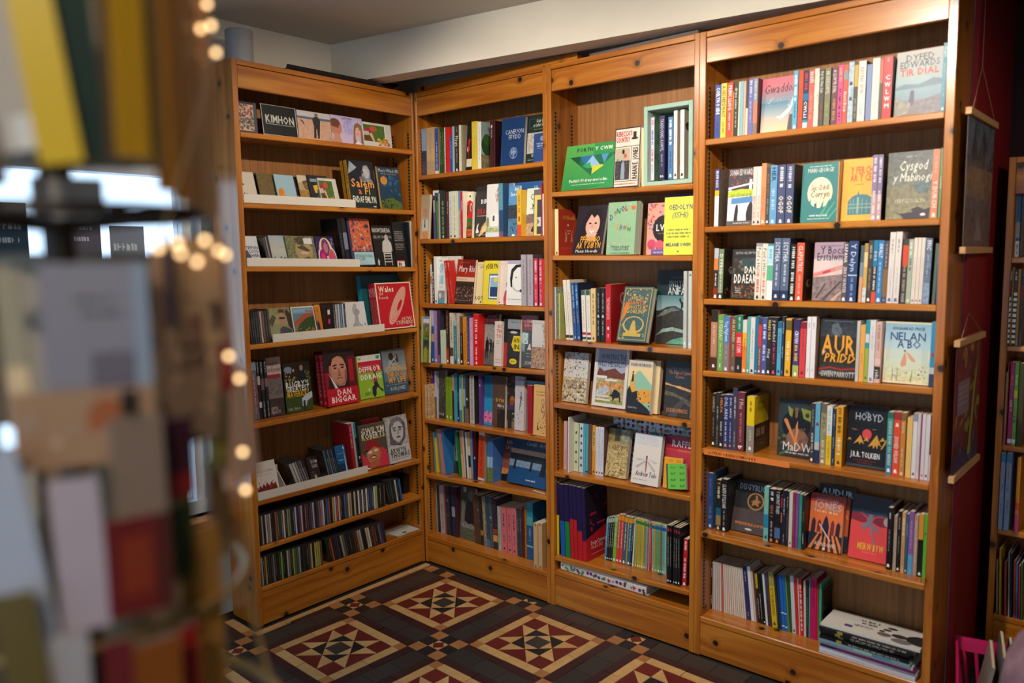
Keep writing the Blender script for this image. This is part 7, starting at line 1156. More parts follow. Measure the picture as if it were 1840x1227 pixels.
('s',1.659,1.6842,.055,.5124,.2111,.128,.3,'b','161618','T.1-.55:d8d8d8:LLADD DYLLUAN;d.6-.9:909090;o.95:fff','1c1a18','t.1,.8,.95,.12:6a6860:LLADD;t.1,.68,.95,.12:6a6860:DYLLUAN;S.2,.2,.8,.5,8,.1:4a4840'),
('f',1.6859,1.8298,.085,.5122,.2014,.015,17,0,'b','262224','R0,0,1,.45:4a3e3c;S.1,.25,.9,.45,30,.02:68585a;E.6,.62,.24,.17:b07838;E.6,.62,.2,.14:262224;P.45,.6 .6,.66 .58,.74 .64,.74 .66,.66 .76,.62 .68,.6 .7,.52 .6,.56 .5,.52 .52,.6:a87038;T.1,.82,1.02,.11,c:c8c8c4:DISGYBLION;T.1,.14,.92,.05:d8843c:MYRDDIN ELIS LLWYD;E.5,.07,.1,.02:c8c8c8','face-out black and brown book with a gilt emblem in a ring','',''),
('s',1.834,1.8517,.055,.5119,.2118,.128,.3,'b','6ab4b4','D.1-.45:a0a860;b.5-.75:2080a0;o.92:204848','',''),
('s',1.8537,1.8756,.055,.5118,.2077,.128,.3,'b','1c1820','D.05-.25:e0e0d8;D.3-.55:a06030;d.6-.9:b0a8a0;o.95:e08040','',''),
('s',1.8765,1.8984,.055,.5117,.2093,.128,.3,'b','18161e','t.03-.45:e0e0e0:Y GWYNT TRAED;b.7-.9:4a6890;o.95:e07030','',''),
('s',1.8995,1.9049,.055,.5117,.1907,.128,.3,'b','201c1c','b.05-.25:b02028;b.35-.55:b06030','',''),
('s',1.9056,1.9183,.055,.5116,.2111,.128,.3,'b','1a2038','d.15-.45:c8c8d8;d.8-.95:a0a0b0','',''),
('s',1.919,1.93,.055,.5116,.2108,.128,.3,'b','201c1c','d.1-.3:c0b890;d.4-.9:707070','',''),
('s',1.9307,1.9439,.055,.5116,.2093,.128,.3,'b','c8c4b8','o.93:606058','',''),
('s',1.9446,1.9543,.055,.5115,.2102,.128,.3,'b','8a2440','d.2-.8:b06070','',''),
('s',1.955,1.9666,.055,.5115,.2097,.128,.3,'b','70408a','d.2-.8:a080b8','',''),
('s',1.9673,1.979,.055,.5114,.2081,.128,.3,'b','2a8070','d.2-.8:70b0a0','',''),
('s',1.9797,1.9894,.055,.5114,.2064,.128,.3,'b','201c20','d.3-.5:c08030;d.7-.9:d0d0d0','',''),
('f',1.9911,2.1114,.085,.5112,.2033,.022,8,0,'b','e8743a','R0,.86,1,1:a83838;R0,0,1,.3:262a3c;P.0,.0 .3,.32 .34,.32 .1,0:e8843c;P.22,0 .42,.32 .46,.32 .34,0:e8843c;P.44,0 .5,.32 .54,.32 .52,0:e8843c;P.62,0 .58,.32 .62,.32 .7,0:e8843c;P.8,0 .68,.32 .74,.32 .9,0:e8843c;P.98,0 .8,.3 .84,.32 1,.12:e8843c;P.42,.2 .4,.45 .46,.58 .5,.64 .56,.58 .6,.45 .58,.2 .5,.3:22243a;P.06,.3 .08,.5 .14,.58 .2,.5 .18,.3:3c2838;P.24,.32 .26,.5 .32,.56 .36,.5 .34,.32:7a2c34;P.64,.3 .66,.52 .72,.58 .76,.5 .74,.3:7a2c34;P.8,.3 .82,.5 .88,.56 .94,.5 .92,.3:302438;P.3,.46 .66,.18 .68,.2 .32,.48:e8c8b8;t.18,.88,.82,.07:c8a8a8:HANWYDAN;T.1,.74,.95,.13:b8b0b4:JONES;d.16,.68,.84,.72:f0d0a0;t.2,.08,.85,.07:e8e0dc:ALUN DAVIES;E.5,.04,.04,.015:e8e0dc','face-out orange book with dark figures holding a sword, front copy','',''),
('f',1.9911,2.1228,.113,.5112,.1983,.016,8,0,'b','c85c30','R0,.86,1,1:a83838;R0,0,1,.3:262a3c;S.05,.05,.95,.8,20,.12:e8743a','orange book standing behind its twin with dark sword-bearing figures','',''),
('f',2.0035,2.1337,.1379,.5111,.2325,.008,6,0,'b','15151c','T.06,.84,.96,.1:b8c0c8:AUDUR','black book with white capitals peeping above the orange pair','',''),
('f',2.1358,2.2677,.085,.5107,.2268,.015,12,0,'b','e04444','R0,.72,1,1:20263a;P0,.6 0,.72 .2,.72 .38,.66 .45,.6 .3,.57:8a2434;P.55,.6 .62,.68 .8,.7 1,.66 1,.56 .75,.55:7c2436;P0,.72 .3,.74 .5,.7 .7,.74 1,.72 1,.68 .8,.71 .6,.69 .5,.62 .4,.68 .2,.73 0,.7:3c4c68;E.93,.64,.1,.07:b09890;P.46,.72 .56,.72 .55,.58 .7,.5 .85,.48 .7,.46 .58,.5 .6,.38 .68,.28 .6,.22 .62,.3 .54,.4 .52,.5 .46,.54 .36,.46 .3,.38 .36,.5 .22,.5 .4,.58:787484;T.22,.16,.9,.1,c:e8b838:MEIRW BYW;t.36,.11,.72,.035:f09080:Rolant Tomos','face-out red and navy book with a tree whose roots spread downward','',''),
('s',2.2736,2.2894,.055,.5104,.2193,.128,.3,'b','141214','d.08-.2:d8d8d8;d.35-.7:908c88;o.93:fff','6a5040',''),
('s',2.2955,2.3056,.055,.5104,.1957,.128,.3,'b','a89888','D.03-.3:c06050','',''),
('s',2.3063,2.3184,.055,.5103,.2132,.128,.3,'b','1a1816','d.1-.3:b0a898;d.4-.7:908878;o.95:fff','',''),
('s',2.3202,2.3315,.055,.5103,.2119,.128,.3,'b','c89868','D.1-.4:e8d0b0;d.5-.9:a87850','',''),
('s',2.3322,2.3419,.055,.5102,.2087,.128,.3,'b','34586c','d.15-.4:a0b8c0;o.95:d0d0d0','',''),
('s',2.3427,2.3575,.055,.5102,.2195,.128,.3,'b','8858a0','b.68-1:58a0c8;d.15-.6:c8a8d8','',''),
('s',2.3585,2.3713,.055,.5102,.2104,.128,.3,'b','b09080','d.1-.8:e0d0c0','',''),
('s',2.3725,2.3876,.055,.5101,.2162,.128,.3,'b','18140f','b0-.4:d89030;o.95:fff','',''),
('s',2.3884,2.3989,.055,.5101,.2177,.128,.3,'b','58b038','o.3:203818','','')]),
(4,'bottom shelf',0,[
('s',1.6015,1.6087,.09,.1636,.1924,.096,0,'m','1c1a18','D.1-.3:c8c0b8;D.7-.9:c8c0b8','',''),
('s',1.6094,1.6137,.09,.1636,.2023,.096,-0,'m','d8ccc4','d.3-.8:c8a090','',''),
('s',1.615,1.6222,.09,.1636,.2024,.096,-.3,'m','d4c8c0','d.35-.5:d0a898','',''),
('s',1.6235,1.6306,.09,.1636,.2025,.096,-.7,'m','d8ccc4','d.35-.5:d0a898','',''),
('s',1.6319,1.639,.09,.1636,.2026,.096,-1,'m','d0c4c0','d.3-.8:c8a090','',''),
('s',1.6403,1.6473,.09,.1636,.2027,.096,-1.4,'m','d8ccc4','d.35-.5:d0a898','',''),
('s',1.6486,1.6556,.09,.1636,.2027,.096,-1.8,'m','c05c50','d.35-.5:d0a898','',''),
('s',1.657,1.6639,.09,.1636,.2028,.096,-2.1,'m','d8c8b8','d.3-.8:c8a090','',''),
('s',1.6653,1.6722,.09,.1636,.2029,.096,-2.4,'m','d8ccc4','d.35-.5:d0a898','',''),
('s',1.6735,1.6805,.09,.1636,.203,.096,-2.8,'m','d4bcac','d.35-.5:d0a898','',''),
('s',1.6818,1.6887,.09,.1636,.2031,.096,-3.1,'m','d8ccc4','d.3-.8:c8a090','',''),
('s',1.69,1.6969,.09,.1636,.2032,.096,-3.5,'m','d8c0ac','d.35-.5:d0a898','',''),
('s',1.6982,1.705,.09,.1636,.2032,.096,-3.8,'m','d8ccc0','d.35-.5:d0a898','',''),
('s',1.7063,1.7132,.09,.1636,.2033,.096,-4.2,'m','d8c8b4','d.3-.8:c8a090','',''),
('s',1.7145,1.7213,.09,.1636,.2034,.096,-4.5,'m','d8ccc4','d.35-.5:d0a898','',''),
('s',1.7226,1.7293,.09,.1636,.2035,.096,-4.9,'m','d8c4b0','d.35-.5:d0a898','',''),
('s',1.7307,1.7374,.09,.1636,.2036,.096,-5.2,'m','d8ccc4','d.3-.8:c8a090','',''),
('s',1.7387,1.7458,.09,.1636,.2037,.096,-5.6,'m','d4c4b4','d.35-.5:d0a898','',''),
('s',1.7471,1.7632,.09,.1636,.2165,.096,-6,'m','2c2860','d.1-.3:a8a8c0;d.85-.95:a8a8c0','',''),
('s',1.7655,1.7788,.09,.1636,.2179,.096,-6,'m','d8d8d8','d.4-.8:c0c0c0','',''),
('s',1.7802,1.7877,.09,.1636,.2039,.096,-6,'m','c8b0a0','','',''),
('s',1.7886,1.7962,.09,.1636,.2033,.096,-6,'m','5a3a30','','',''),
('s',1.7972,1.8062,.09,.1636,.1972,.096,-6,'m','241f14','b0-.3:b0a020;d.5-.9:c0c0b0','',''),
('s',1.8071,1.8164,.09,.1636,.1998,.096,-6,'m','181614','d.4-.9:c8c8c0','',''),
('s',1.8173,1.8254,.09,.1636,.2008,.096,-6,'m','14120f','o.95:fff','',''),
('s',1.8265,1.8349,.09,.1636,.2032,.096,-6,'m','c8d0d4','','',''),
('s',1.8358,1.8419,.09,.1636,.2039,.096,-6,'m','28506c','b.5-1:3a2a30','',''),
('s',1.8427,1.8497,.09,.1636,.2058,.096,-6,'m','5a3040','','',''),
('s',1.851,1.8716,.09,.1636,.2194,.096,-6,'m','c8b018','b0-.25:98904c;t.3-.8:504010:BYWGRAFFIAD;o.93:504010','',''),
('s',1.8734,1.8802,.09,.1636,.215,.096,-5.5,'m','282824','d.3-.9:606058','',''),
('s',1.882,1.8909,.09,.1636,.2132,.096,-5,'m','12305a','','',''),
('s',1.8918,1.9032,.09,.1636,.2148,.096,-5,'m','1560b0','b.67-.69:d8e0e8;b.91-.93:d8e0e8','',''),
('s',1.904,1.9145,.09,.1636,.2178,.096,-5,'m','1560b0','b.68-.7:d8e0e8;b.92-.94:d8e0e8','',''),
('s',1.9154,1.921,.09,.1636,.2188,.096,-5,'m','688838','','',''),
('s',1.9226,1.9315,.09,.1636,.221,.096,-4.5,'m','205030','','',''),
('s',1.9331,1.9475,.09,.1636,.2244,.096,-4,'m','c0c4c8','o.95:444444','',''),
('s',1.9487,1.959,.09,.1636,.2171,.096,-4,'m','c82420','','',''),
('s',1.9606,1.9643,.09,.1636,.2192,.096,-3.5,'m','d8d0c8','','',''),
('s',1.965,1.9777,.09,.1636,.219,.096,-3.5,'m','c02020','D.1-.95:e8d8d0','',''),
('s',1.9813,1.9895,.09,.1636,.217,.096,-2,'m','c8bcb0','','',''),
('s',1.991,1.9993,.09,.1636,.2223,.096,-1.5,'m','202838','d.3-.8:707888','',''),
('s',2.0009,2.0051,.09,.1636,.2297,.096,-1,'m','48a088','','',''),
('s',2.0062,2.0293,.09,.1636,.2362,.096,-1,'m','b81058','d.05-.5:701038','',''),
('s',2.0304,2.0361,.09,.1636,.2163,.096,-1,'m','c03028','','',''),
('s',2.0377,2.0474,.09,.1636,.2226,.096,-.5,'m','30a078','','',''),
('s',2.0491,2.0529,.09,.1636,.1996,.096,0,'m','202020','','121210','')]),
(5,'top shelf',0,[
('s',2.5233,2.5263,.03,1.5766,.2288,.17,0,'p','4a4430','','',''),
('s',2.5242,2.5272,.03,1.5766,.2267,.17,0,'p','6a5828','b.5-1:a07828','',''),
('s',2.525,2.528,.03,1.5766,.229,.17,0,'p','5a4a78','','',''),
('s',2.5279,2.5398,.03,1.5766,.2256,.17,0,'p','1c4c8a','b.45-.7:8a8078;b.75-1:c8c8c8;D.8-.98:303030','',''),
('s',2.5422,2.5499,.03,1.5766,.2248,.17,0,'p','4a4838~5','','','')]),
(5,'second shelf',0,[
('s',2.5234,2.5264,-.01,1.2596,.2724,.17,0,'p','a87820','','',''),
('s',2.525,2.528,-.01,1.2596,.2724,.17,0,'p','1a1614','b.37-.41:d8d8d8;b.44-.48:d8d8d8;b.51-.55:d8d8d8;b.58-.62:d8d8d8;b.65-.69:d8d8d8;b.72-.76:d8d8d8;b.79-.83:d8d8d8;b.86-.9:d8d8d8;b.93-.97:d8d8d8;D.03-.15:c8c8c8;D.18-.33:8a2028','',''),
('s',2.5271,2.5301,-.01,1.2596,.2763,.17,0,'p','1a1614','b.37-.41:d8d8d8;b.44-.48:d8d8d8;b.51-.55:d8d8d8;b.58-.62:d8d8d8;b.65-.69:d8d8d8;b.72-.76:d8d8d8;b.79-.83:d8d8d8;b.86-.9:d8d8d8;b.93-.97:d8d8d8;D.03-.15:c8c8c8;D.18-.33:8a2028','',''),
('s',2.5278,2.5308,-.01,1.2596,.274,.17,0,'p','1a1614','b.44-.48:d8d8d8;b.51-.55:d8d8d8;b.58-.62:d8d8d8;b.65-.69:d8d8d8;b.72-.76:d8d8d8;b.79-.83:d8d8d8;b.86-.9:d8d8d8;b.93-.97:d8d8d8;D.03-.15:c8c8c8;D.18-.33:8a2028','',''),
('s',2.5315,2.5346,-.01,1.2596,.2802,.17,0,'p','a87820','d.1-.9:604010','',''),
('s',2.5365,2.5482,-.01,1.2596,.2718,.17,0,'p','1a1614','b.3-.34:d8d8d8;b.37-.41:d8d8d8;b.44-.48:d8d8d8;b.51-.55:d8d8d8;b.58-.62:d8d8d8;b.65-.69:d8d8d8;b.72-.76:d8d8d8;b.79-.83:d8d8d8;b.86-.9:d8d8d8;b.93-.97:d8d8d8;D.03-.15:c8c8c8;D.18-.33:8a2028','',''),
('s',2.549,2.5564,-.01,1.2596,.274,.17,0,'p','a87820','d.1-.9:604010','',''),
('s',2.5579,2.567,-.01,1.2596,.2708,.17,0,'p','2c3034','b.2-.4:702820','','')]),
(5,'third shelf',0,[
('s',2.525,2.528,0,.8921,.2664,.17,0,'p','6a4890','b.8-1:904870','',''),
('s',2.528,2.531,0,.8921,.2707,.17,0,'p','98a830','b.75-1:707c68','',''),
('s',2.5307,2.5337,0,.8921,.3068,.17,0,'p','a83018','b0-.2:6a3018','',''),
('s',2.5384,2.5512,0,.8921,.3048,.17,0,'p','a82070','D.15-.28:d88030;D.3-.42:5868a8;D.45-.6:e0c8d0;o.65:c04040;b.92-.97:e0d8d8','',''),
('s',2.5521,2.5638,0,.8921,.3057,.17,0,'p','68a838','D.15-.28:d8e8c0;b.33-.42:c8c830;o.65:a04030;o.7:3050a0;o.8:c09030;b.92-.97:e0d8d8','',''),
('s',2.5663,2.5819,0,.8921,.3038,.17,0,'p','3a3818','','','')]),
(5,'fourth shelf',0,[
('s',2.525,2.5385,-.01,.5758,.2874,.17,0,'p','8498b8','b0-.12:3878a8;d.15-.35:a04858;d.4-.5:384868;d.6-.8:586888','',''),
('s',2.5424,2.5585,-.01,.5758,.2893,.17,0,'p','8498b8','b0-.12:3878a8;d.15-.35:a04858;d.4-.5:384868;d.6-.8:586888','',''),
('s',2.576,2.5872,-.01,.5758,.2767,.17,0,'p','c88018','b.6-.7:c83838;b.75-1:c04080','','')]),
(5,'bottom shelf',0,[
('s',2.5282,2.5337,0,.2459,.2097,.17,-2,'p','807868','','',''),
('s',2.5367,2.5429,0,.2459,.2535,.17,-2,'p','c09018','','',''),
('s',2.5541,2.561,0,.2459,.2069,.17,-2,'p','a04028','','',''),
('s',2.5656,2.5702,0,.2459,.2463,.17,-2,'p','888888','','',''),
('s',2.5726,2.5772,0,.2459,.2433,.17,-2,'p','202830','','',''),
('s',2.5832,2.5893,0,.2459,.2162,.17,-2,'p','a84028','','',''),
('s',2.591,2.5963,0,.2459,.2111,.17,-2,'p','3868a0','','',''),
('s',2.5996,2.6041,0,.2459,.2017,.17,-2,'p','a82838','','',''),
('s',2.6062,2.6114,0,.2459,.2148,.17,-2,'p','285828','','','')])]

# ================================================================ books, discs, binders
CASE = {1: 'left bookcase', 2: 'corner bookcase', 3: 'middle bookcase', 4: 'right bookcase', 5: 'far bookcase'}
YAW = {1: R(90), 2: 0, 3: 0, 4: 0, 5: 0}
def at(u, a, n, z): return (-n, a, z) if u == 1 else (a, n+(.55 if u == 5 else 0), z)
KIND = {'b': ('paperback', 'book'), 'c': ('disc_case', 'disc case'), 'd': ('film_case', 'film case'), 'm': ('booklet', 'booklet'), 'r': ('textbook', 'book'), 'e': ('reading_book', 'book'), 'p': ('picture_book', 'book'), 'k': ('ticket_pad', 'ticket pad')}
ONES = 'first second third fourth fifth sixth seventh eighth ninth tenth eleventh twelfth thirteenth fourteenth fifteenth sixteenth seventeenth eighteenth nineteenth'.split()
TENS = {2: ('twenty', 'twentieth'), 3: ('thirty', 'thirtieth'), 4: ('forty', 'fortieth'), 5: ('fifty', 'fiftieth'), 6: ('sixty', 'sixtieth'), 7: ('seventy', 'seventieth'), 8: ('eighty', 'eightieth')}
def ordinal(n):
    if n < 20: return ONES[n-1]
    return TENS[n//10][1] if n % 10 == 0 else TENS[n//10][0]+'-'+ONES[n % 10-1]
def colour_word(h):
    import colorsys
    h = h.split('~')[0]; r, g, b = [int(h[i:i+2], 16)/255 for i in (0, 2, 4)]; hu, s, v = colorsys.rgb_to_hsv(r, g, b); hu *= 360
    if v < .2: return 'black'
    if s < .16: return 'white' if v > .78 else 'pale grey' if v > .6 else 'grey' if v > .36 else 'dark grey'
    if s < .34 and v > .7: return 'cream' if 20 < hu < 70 else 'pale pink' if hu >= 300 or hu <= 20 else 'pale green' if hu < 170 else 'pale blue' if hu < 255 else 'lilac'
    if hu < 14 or hu >= 345: n = 'red' if v > .42 else 'maroon'
    elif hu < 40: n = 'orange' if v > .72 and s > .6 else 'tan' if v > .62 else 'brown'
    elif hu < 66: n = 'yellow' if v > .66 and s > .5 else 'cream' if v > .75 else 'olive'
    elif hu < 165: n = 'green' if v > .36 else 'dark green'
    elif hu < 200: n = 'teal'
    elif hu < 255: n = 'blue' if v > .45 else 'navy blue'
    elif hu < 300: n = 'purple'
    else: n = 'pink'
    return n
def layer_colours(lay):
    t = b = None
    for L in lay.split(';'):
        p = L.split(':')
        if len(p) < 2: continue
        if L[0] in 'tTdDV' and not t: t = colour_word('f0f0f0' if p[1] == 'fff' else p[1])
        if L[0] in 'bg' and not b: b = colour_word(p[1])
    return t, b
CREAM = [hexc(c) for c in ('d8ccb0', 'd2c2a0', 'cfc8bc', 'dcd4c0')]
def shell(mb, x0, x1, y0, y1, z0, z1, t, c, open_side):
    """a folded cover: two boards joined by a spine, open on the side away from the spine"""
    if open_side == 'k': prof = [(x0, y1), (x0, y0), (x1, y0), (x1, y1), (x1-t, y1), (x1-t, y0+t), (x0+t, y0+t), (x0+t, y1)]
    else: prof = [(x1, y0), (x0, y0), (x0, y1), (x1, y1), (x1, y1-t), (x0+t, y1-t), (x0+t, y0+t), (x1, y0+t)]
    mb.prism(prof, z0, z1, 2, c)
def loose_corner(mb, w, h): pass
def make_spine(u, it, rnd):
    _, a0, a1, r, z, h, dep, lean, kc, colr, lay, side, sa = it
    nm = KIND[kc][0]; W = a1-a0-.0005; th = R(lean)
    cx = (a0+a1)/2-h/2*math.sin(th)
    o = empty(nm, at(u, cx, r, z+W/2*abs(math.sin(th))+.0003), (0, th, YAW[u]))
    Hh = h/max(.5, math.cos(th))-W*abs(math.sin(th)); c = hexc(colr); cs = hexc(side) if side else c
    t = min(.0009, W*.2); mb = MB()
    if kc in 'cd':
        mb.box((-W/2, 0, 0), (W/2, dep, Hh), (.03, .03, .032, 0) if kc == 'c' else hexc('1a1a1e'))
        mb.build('case', GLOSS, o)
        pm = MB(); pm.face([(-W/2+.0006, -EPS, .002), (W/2-.0006, -EPS, .002), (W/2-.0006, -EPS, Hh-.002), (-W/2+.0006, -EPS, Hh-.002)], c)
    else:
        shell(mb, -W/2, W/2, 0, dep, 0, Hh, t, c, 'k'); mb.build('cover', PRINT, o)
        MB().box((-W/2+t, t, .0004), (W/2-t, dep-.001, Hh-.0004), rnd.choice(CREAM)).build('pages', PAPER, o)
        pm = MB()
        if lay: pm.face([(-W/2, -EPS*.7, 0), (W/2, -EPS*.7, 0), (W/2, -EPS*.7, Hh), (-W/2, -EPS*.7, Hh)], c)
    emit(pm, spine_art(lay, W, Hh, rnd), lambda x, y, e: (-W/2+x*W, -e-EPS, y*Hh))
    if side:
        pm.face([(W/2+EPS, 0, 0), (W/2+EPS, dep, 0), (W/2+EPS, dep, Hh), (W/2+EPS, 0, Hh)], cs)
        if sa: emit(pm, art(sa, dep, Hh, rnd), lambda x, y, e: (W/2+e+EPS, x*dep, y*Hh))
    if pm.f: pm.build('spine_print', PRINT, o)
    return o, W, Hh
def make_face(u, it, rnd):
    _, a0, a1, r, z, h, th, lb, roll, kc, colr, lay, label, spc, spl = it
    nm = 'hardback' if kc.endswith('h') else KIND[kc[0]][0]; W = a1-a0-.0006; A = R(lb)
    o = empty(nm, at(u, (a0+a1)/2, r, z+th*math.sin(A)+W/2*abs(math.sin(R(roll)))+.0004), (-A, R(roll), YAW[u]))
    c = hexc(colr); mb = MB(); hard = kc.endswith('h'); t = .0022 if hard else min(.0009, th*.2)
    if kc[0] in 'cd': mb.box((-W/2, 0, 0), (W/2, th, h), c); mb.build('case', GLOSS if kc[0] == 'd' else PRINT, o)
    elif kc[0] == 'k':
        mb.box((-W/2, 0, 0), (W/2, .0006, h), c); mb.build('cover', PRINT, o)
        MB().box((-W/2, .0006, 0), (W/2, th, h), CREAM[0]).build('pages', PAPER, o)
    else:
        shell(mb, -W/2, W/2, 0, th, 0, h, t, c, 'r'); mb.build('cover', PRINT, o); i = .003 if hard else .0003
        MB().box((-W/2+t, t, i), (W/2-i, th-t, h-i), rnd.choice(CREAM)).build('pages', PAPER, o)
    if lay:
        pm = MB(); pm.face([(-W/2, -EPS, 0), (W/2, -EPS, 0), (W/2, -EPS, h), (-W/2, -EPS, h)], c)
        emit(pm, art(lay, W, h, rnd), lambda x, y, e: (-W/2+x*W, -e-EPS, y*h)); pm.build('cover_print', PRINT, o)
    if spc:
        pm = MB(); pm.face([(-W/2-EPS, 0, 0), (-W/2-EPS, 0, h), (-W/2-EPS, th, h), (-W/2-EPS, th, 0)], hexc(spc))
        emit(pm, spine_art(spl, th, h, rnd), lambda x, y, e: (-W/2-e-EPS, th-x*th, y*h)); pm.build('spine_print', PRINT, o)
    return o
def size_word(W, Hh, tall): return 'thick' if W > .027 else 'slim' if W < .0115 else 'tall' if tall else 'plain' if False else ''
RAILS = ((1, 'second shelf', -.97, -.384), (1, 'third shelf', -.97, -.371), (1, 'fourth shelf', -.862, -.232), (1, 'sixth shelf', -.97, -.365))
for u, shelf, slope, items in ROWS:
    def up(a0, a1):
        e = (a1-a0)/2*slope+.0004
        for ru, rs, r0, r1 in RAILS:
            if ru == u and rs == shelf and a0 < r1 and a1 > r0: e += .0022
        return e
    rnd = random.Random(u*100+len(items)); avg = sum(i[5] for i in items)/len(items)
    place = CASE[u] if shelf.startswith('display') else 'on %s of %s' % (shelf, CASE[u])
    if shelf.startswith('display'): place = 'in the mint box, middle bookcase'
    group = 'books and discs in the mint display box' if shelf.startswith('display') else '%s on the %s of the %s' % ('discs and books' if u == 1 else 'books', shelf, CASE[u])
    for n, it in enumerate(items):
        it = it[:4]+(it[4]+up(it[1], it[2]),)+it[5:]
        kc = it[8] if it[0] == 's' else it[9]
        if it[0] == 's':
            o, W, Hh = make_spine(u, it, rnd); t, b2 = layer_colours(it[10]); cw = colour_word(it[9]); noun = KIND[kc][1]
            sw = size_word(W, Hh, it[5] > avg*1.12)
            extra = ' and %s' % b2 if b2 and b2 != cw else ' with %s print' % t if t and t != cw else ''
            lab = '%s%s%s %s, %s from left %s' % (sw+' ' if sw else '', cw, extra, noun, ordinal(n+1), place)
            if len(lab.split()) > 16: lab = '%s%s %s, %s from left %s' % (sw+' ' if sw else '', cw, noun, ordinal(n+1), place)
        else:
            o = make_face(u, it, rnd); lab = it[12]
        tag(o, lab, KIND[kc[0]][1].split()[-1] if kc[0] != 'c' else 'disc', group)

# ================================================================ other things on and around the bookcases
def rail(a0, a1, z0, z1, label, back=False, n0=.001):
    """white folded-card rail that holds discs: floor and front lip, in one channel"""
    sl = math.atan2(z1-z0, a1-a0); L = (a1-a0)/math.cos(sl)
    o = empty('disc_rail', at(1, a0, n0, z0+.0005), (0, -sl, YAW[1]))
    MB().prism([(0, 0), (.11, 0), (.11, .0015), (.003, .0015), (.003, .036), (0, .036)], 0, L, 0).build('channel', WHITE, o)
    if back:
        MB().box((.08, .095, .0016), (.16, .098, .115)).build('back_panel', WHITE, o)
        MB().prism([(.012, .002), (.105, .002), (.105, .1)], .158, .161, 0).build('divider', WHITE, o)
    tag(o, label, 'rail', 'white disc rails on the left bookcase'); return o
rail(-.968, -.385, 1.8425, 1.8434, 'white disc rail on second shelf of left bookcase, under small sleeves')
rail(-.968, -.372, 1.5772, 1.5645, 'white disc rail on third shelf of left bookcase, beside the black books')
rail(-.86, -.233, 1.2453, 1.2463, 'white disc rail on fourth shelf of left bookcase, left of red record book')
rail(-.968, -.366, .564, .5595, 'white disc rail on sixth shelf of left bookcase, half empty with divider', back=True)

# mint display box with four sides, standing on the top shelf of the middle bookcase
o = empty('display_box', (1.4275, .022, 1.8765)); w2, hh, dd, tt = .108, .312, .155, .017
for nm, lo, hi in (('side', (-w2, 0, 0), (-w2+tt, dd, hh)), ('side', (w2-tt, 0, 0), (w2, dd, hh)), ('top', (-w2+tt, 0, hh-tt), (w2-tt, dd, hh)), ('base', (-w2+tt, 0, 0), (w2-tt, dd, tt)), ('back', (-w2+tt, dd-.006, tt), (w2-tt, dd, hh-tt))):
    board(nm, lo, hi, MINT, o, bevel=.0015)
tag(o, 'mint green wooden display box on top shelf of middle bookcase', 'display box')

# orange handwritten strip on the fifth shelf edge of the right bookcase
o = empty('shelf_label', (1.612, -.0012, .8265)); m = MB(); m.box((0, -.0004, 0), (.338, .0004, .0205), hexc('e07a34')); m.build('paper_strip', MATTE, o)
pm = MB(); emit(pm, art('T.05,.3,.62,.5,i:5a2a14:LLYFRAU + BARN CYMRU 4 8 8', .338, .0205, random.Random(4)), lambda x, y, e: (x*.338, -e-.0006, y*.0205)); pm.build('handwriting', MATTE, o)
tag(o, 'bright orange handwritten paper strip on a shelf edge of right bookcase', 'label')

# small dark stand under the tilted teal hardback
o = empty('book_stand', (1.2557, .004, 1.2342)); m = MB(); m.box((-.045, .0, 0), (.045, .022, .0022)); m.build('ledge', BLACK, o)
MB().prism([(.085, 0), (.089, 0), (.128, .13), (.124, .13)], -.03, .03, 0).build('back_rest', BLACK, o)
tag(o, 'small dark stand holding the teal and gold hardback', 'stand')

# flat stack of large books, bottom shelf of the right bookcase (from the bottom up)
z = PLZ[4]+.0006; rnd = random.Random(9)
STK = [('c8c8d0', .013, .322, 'd.03-.5:b0b0b8', 'white'), ('c4c6cc', .011, .326, '', 'pale'), ('6a2450', .009, .318, 'b0-.18:2c1c50', 'maroon'), ('c0c8d0', .010, .315, 'd.03-.2:8898a8', 'white'), ('7c98a8', .011, .308, 'b.4-.6:90b8b0;b.6-.8:58889c', 'pale blue'), ('141618', .010, .30, 'b.2-.26:a09040;D.34-.9:b0b0a8', 'black'), ('161618', .010, .31, 'b.2-.26:a09040;D.34-.8:b0b0a8', 'black'), ('141416', .010, .30, 'b.18-.24:a09040;D.36-.86:a8a898', 'black'), ('18181c', .011, .318, 'b.2-.26:a09040;D.36-.92:b8b8b0', 'black'), ('d8d4cc', .009, .33, '', 'white')]
NAMES = ['lowest', 'second lowest', 'maroon-spined', 'white one above the maroon', 'pale blue', 'lowest black', 'second lowest black', 'second highest black', 'highest black', 'topmost']
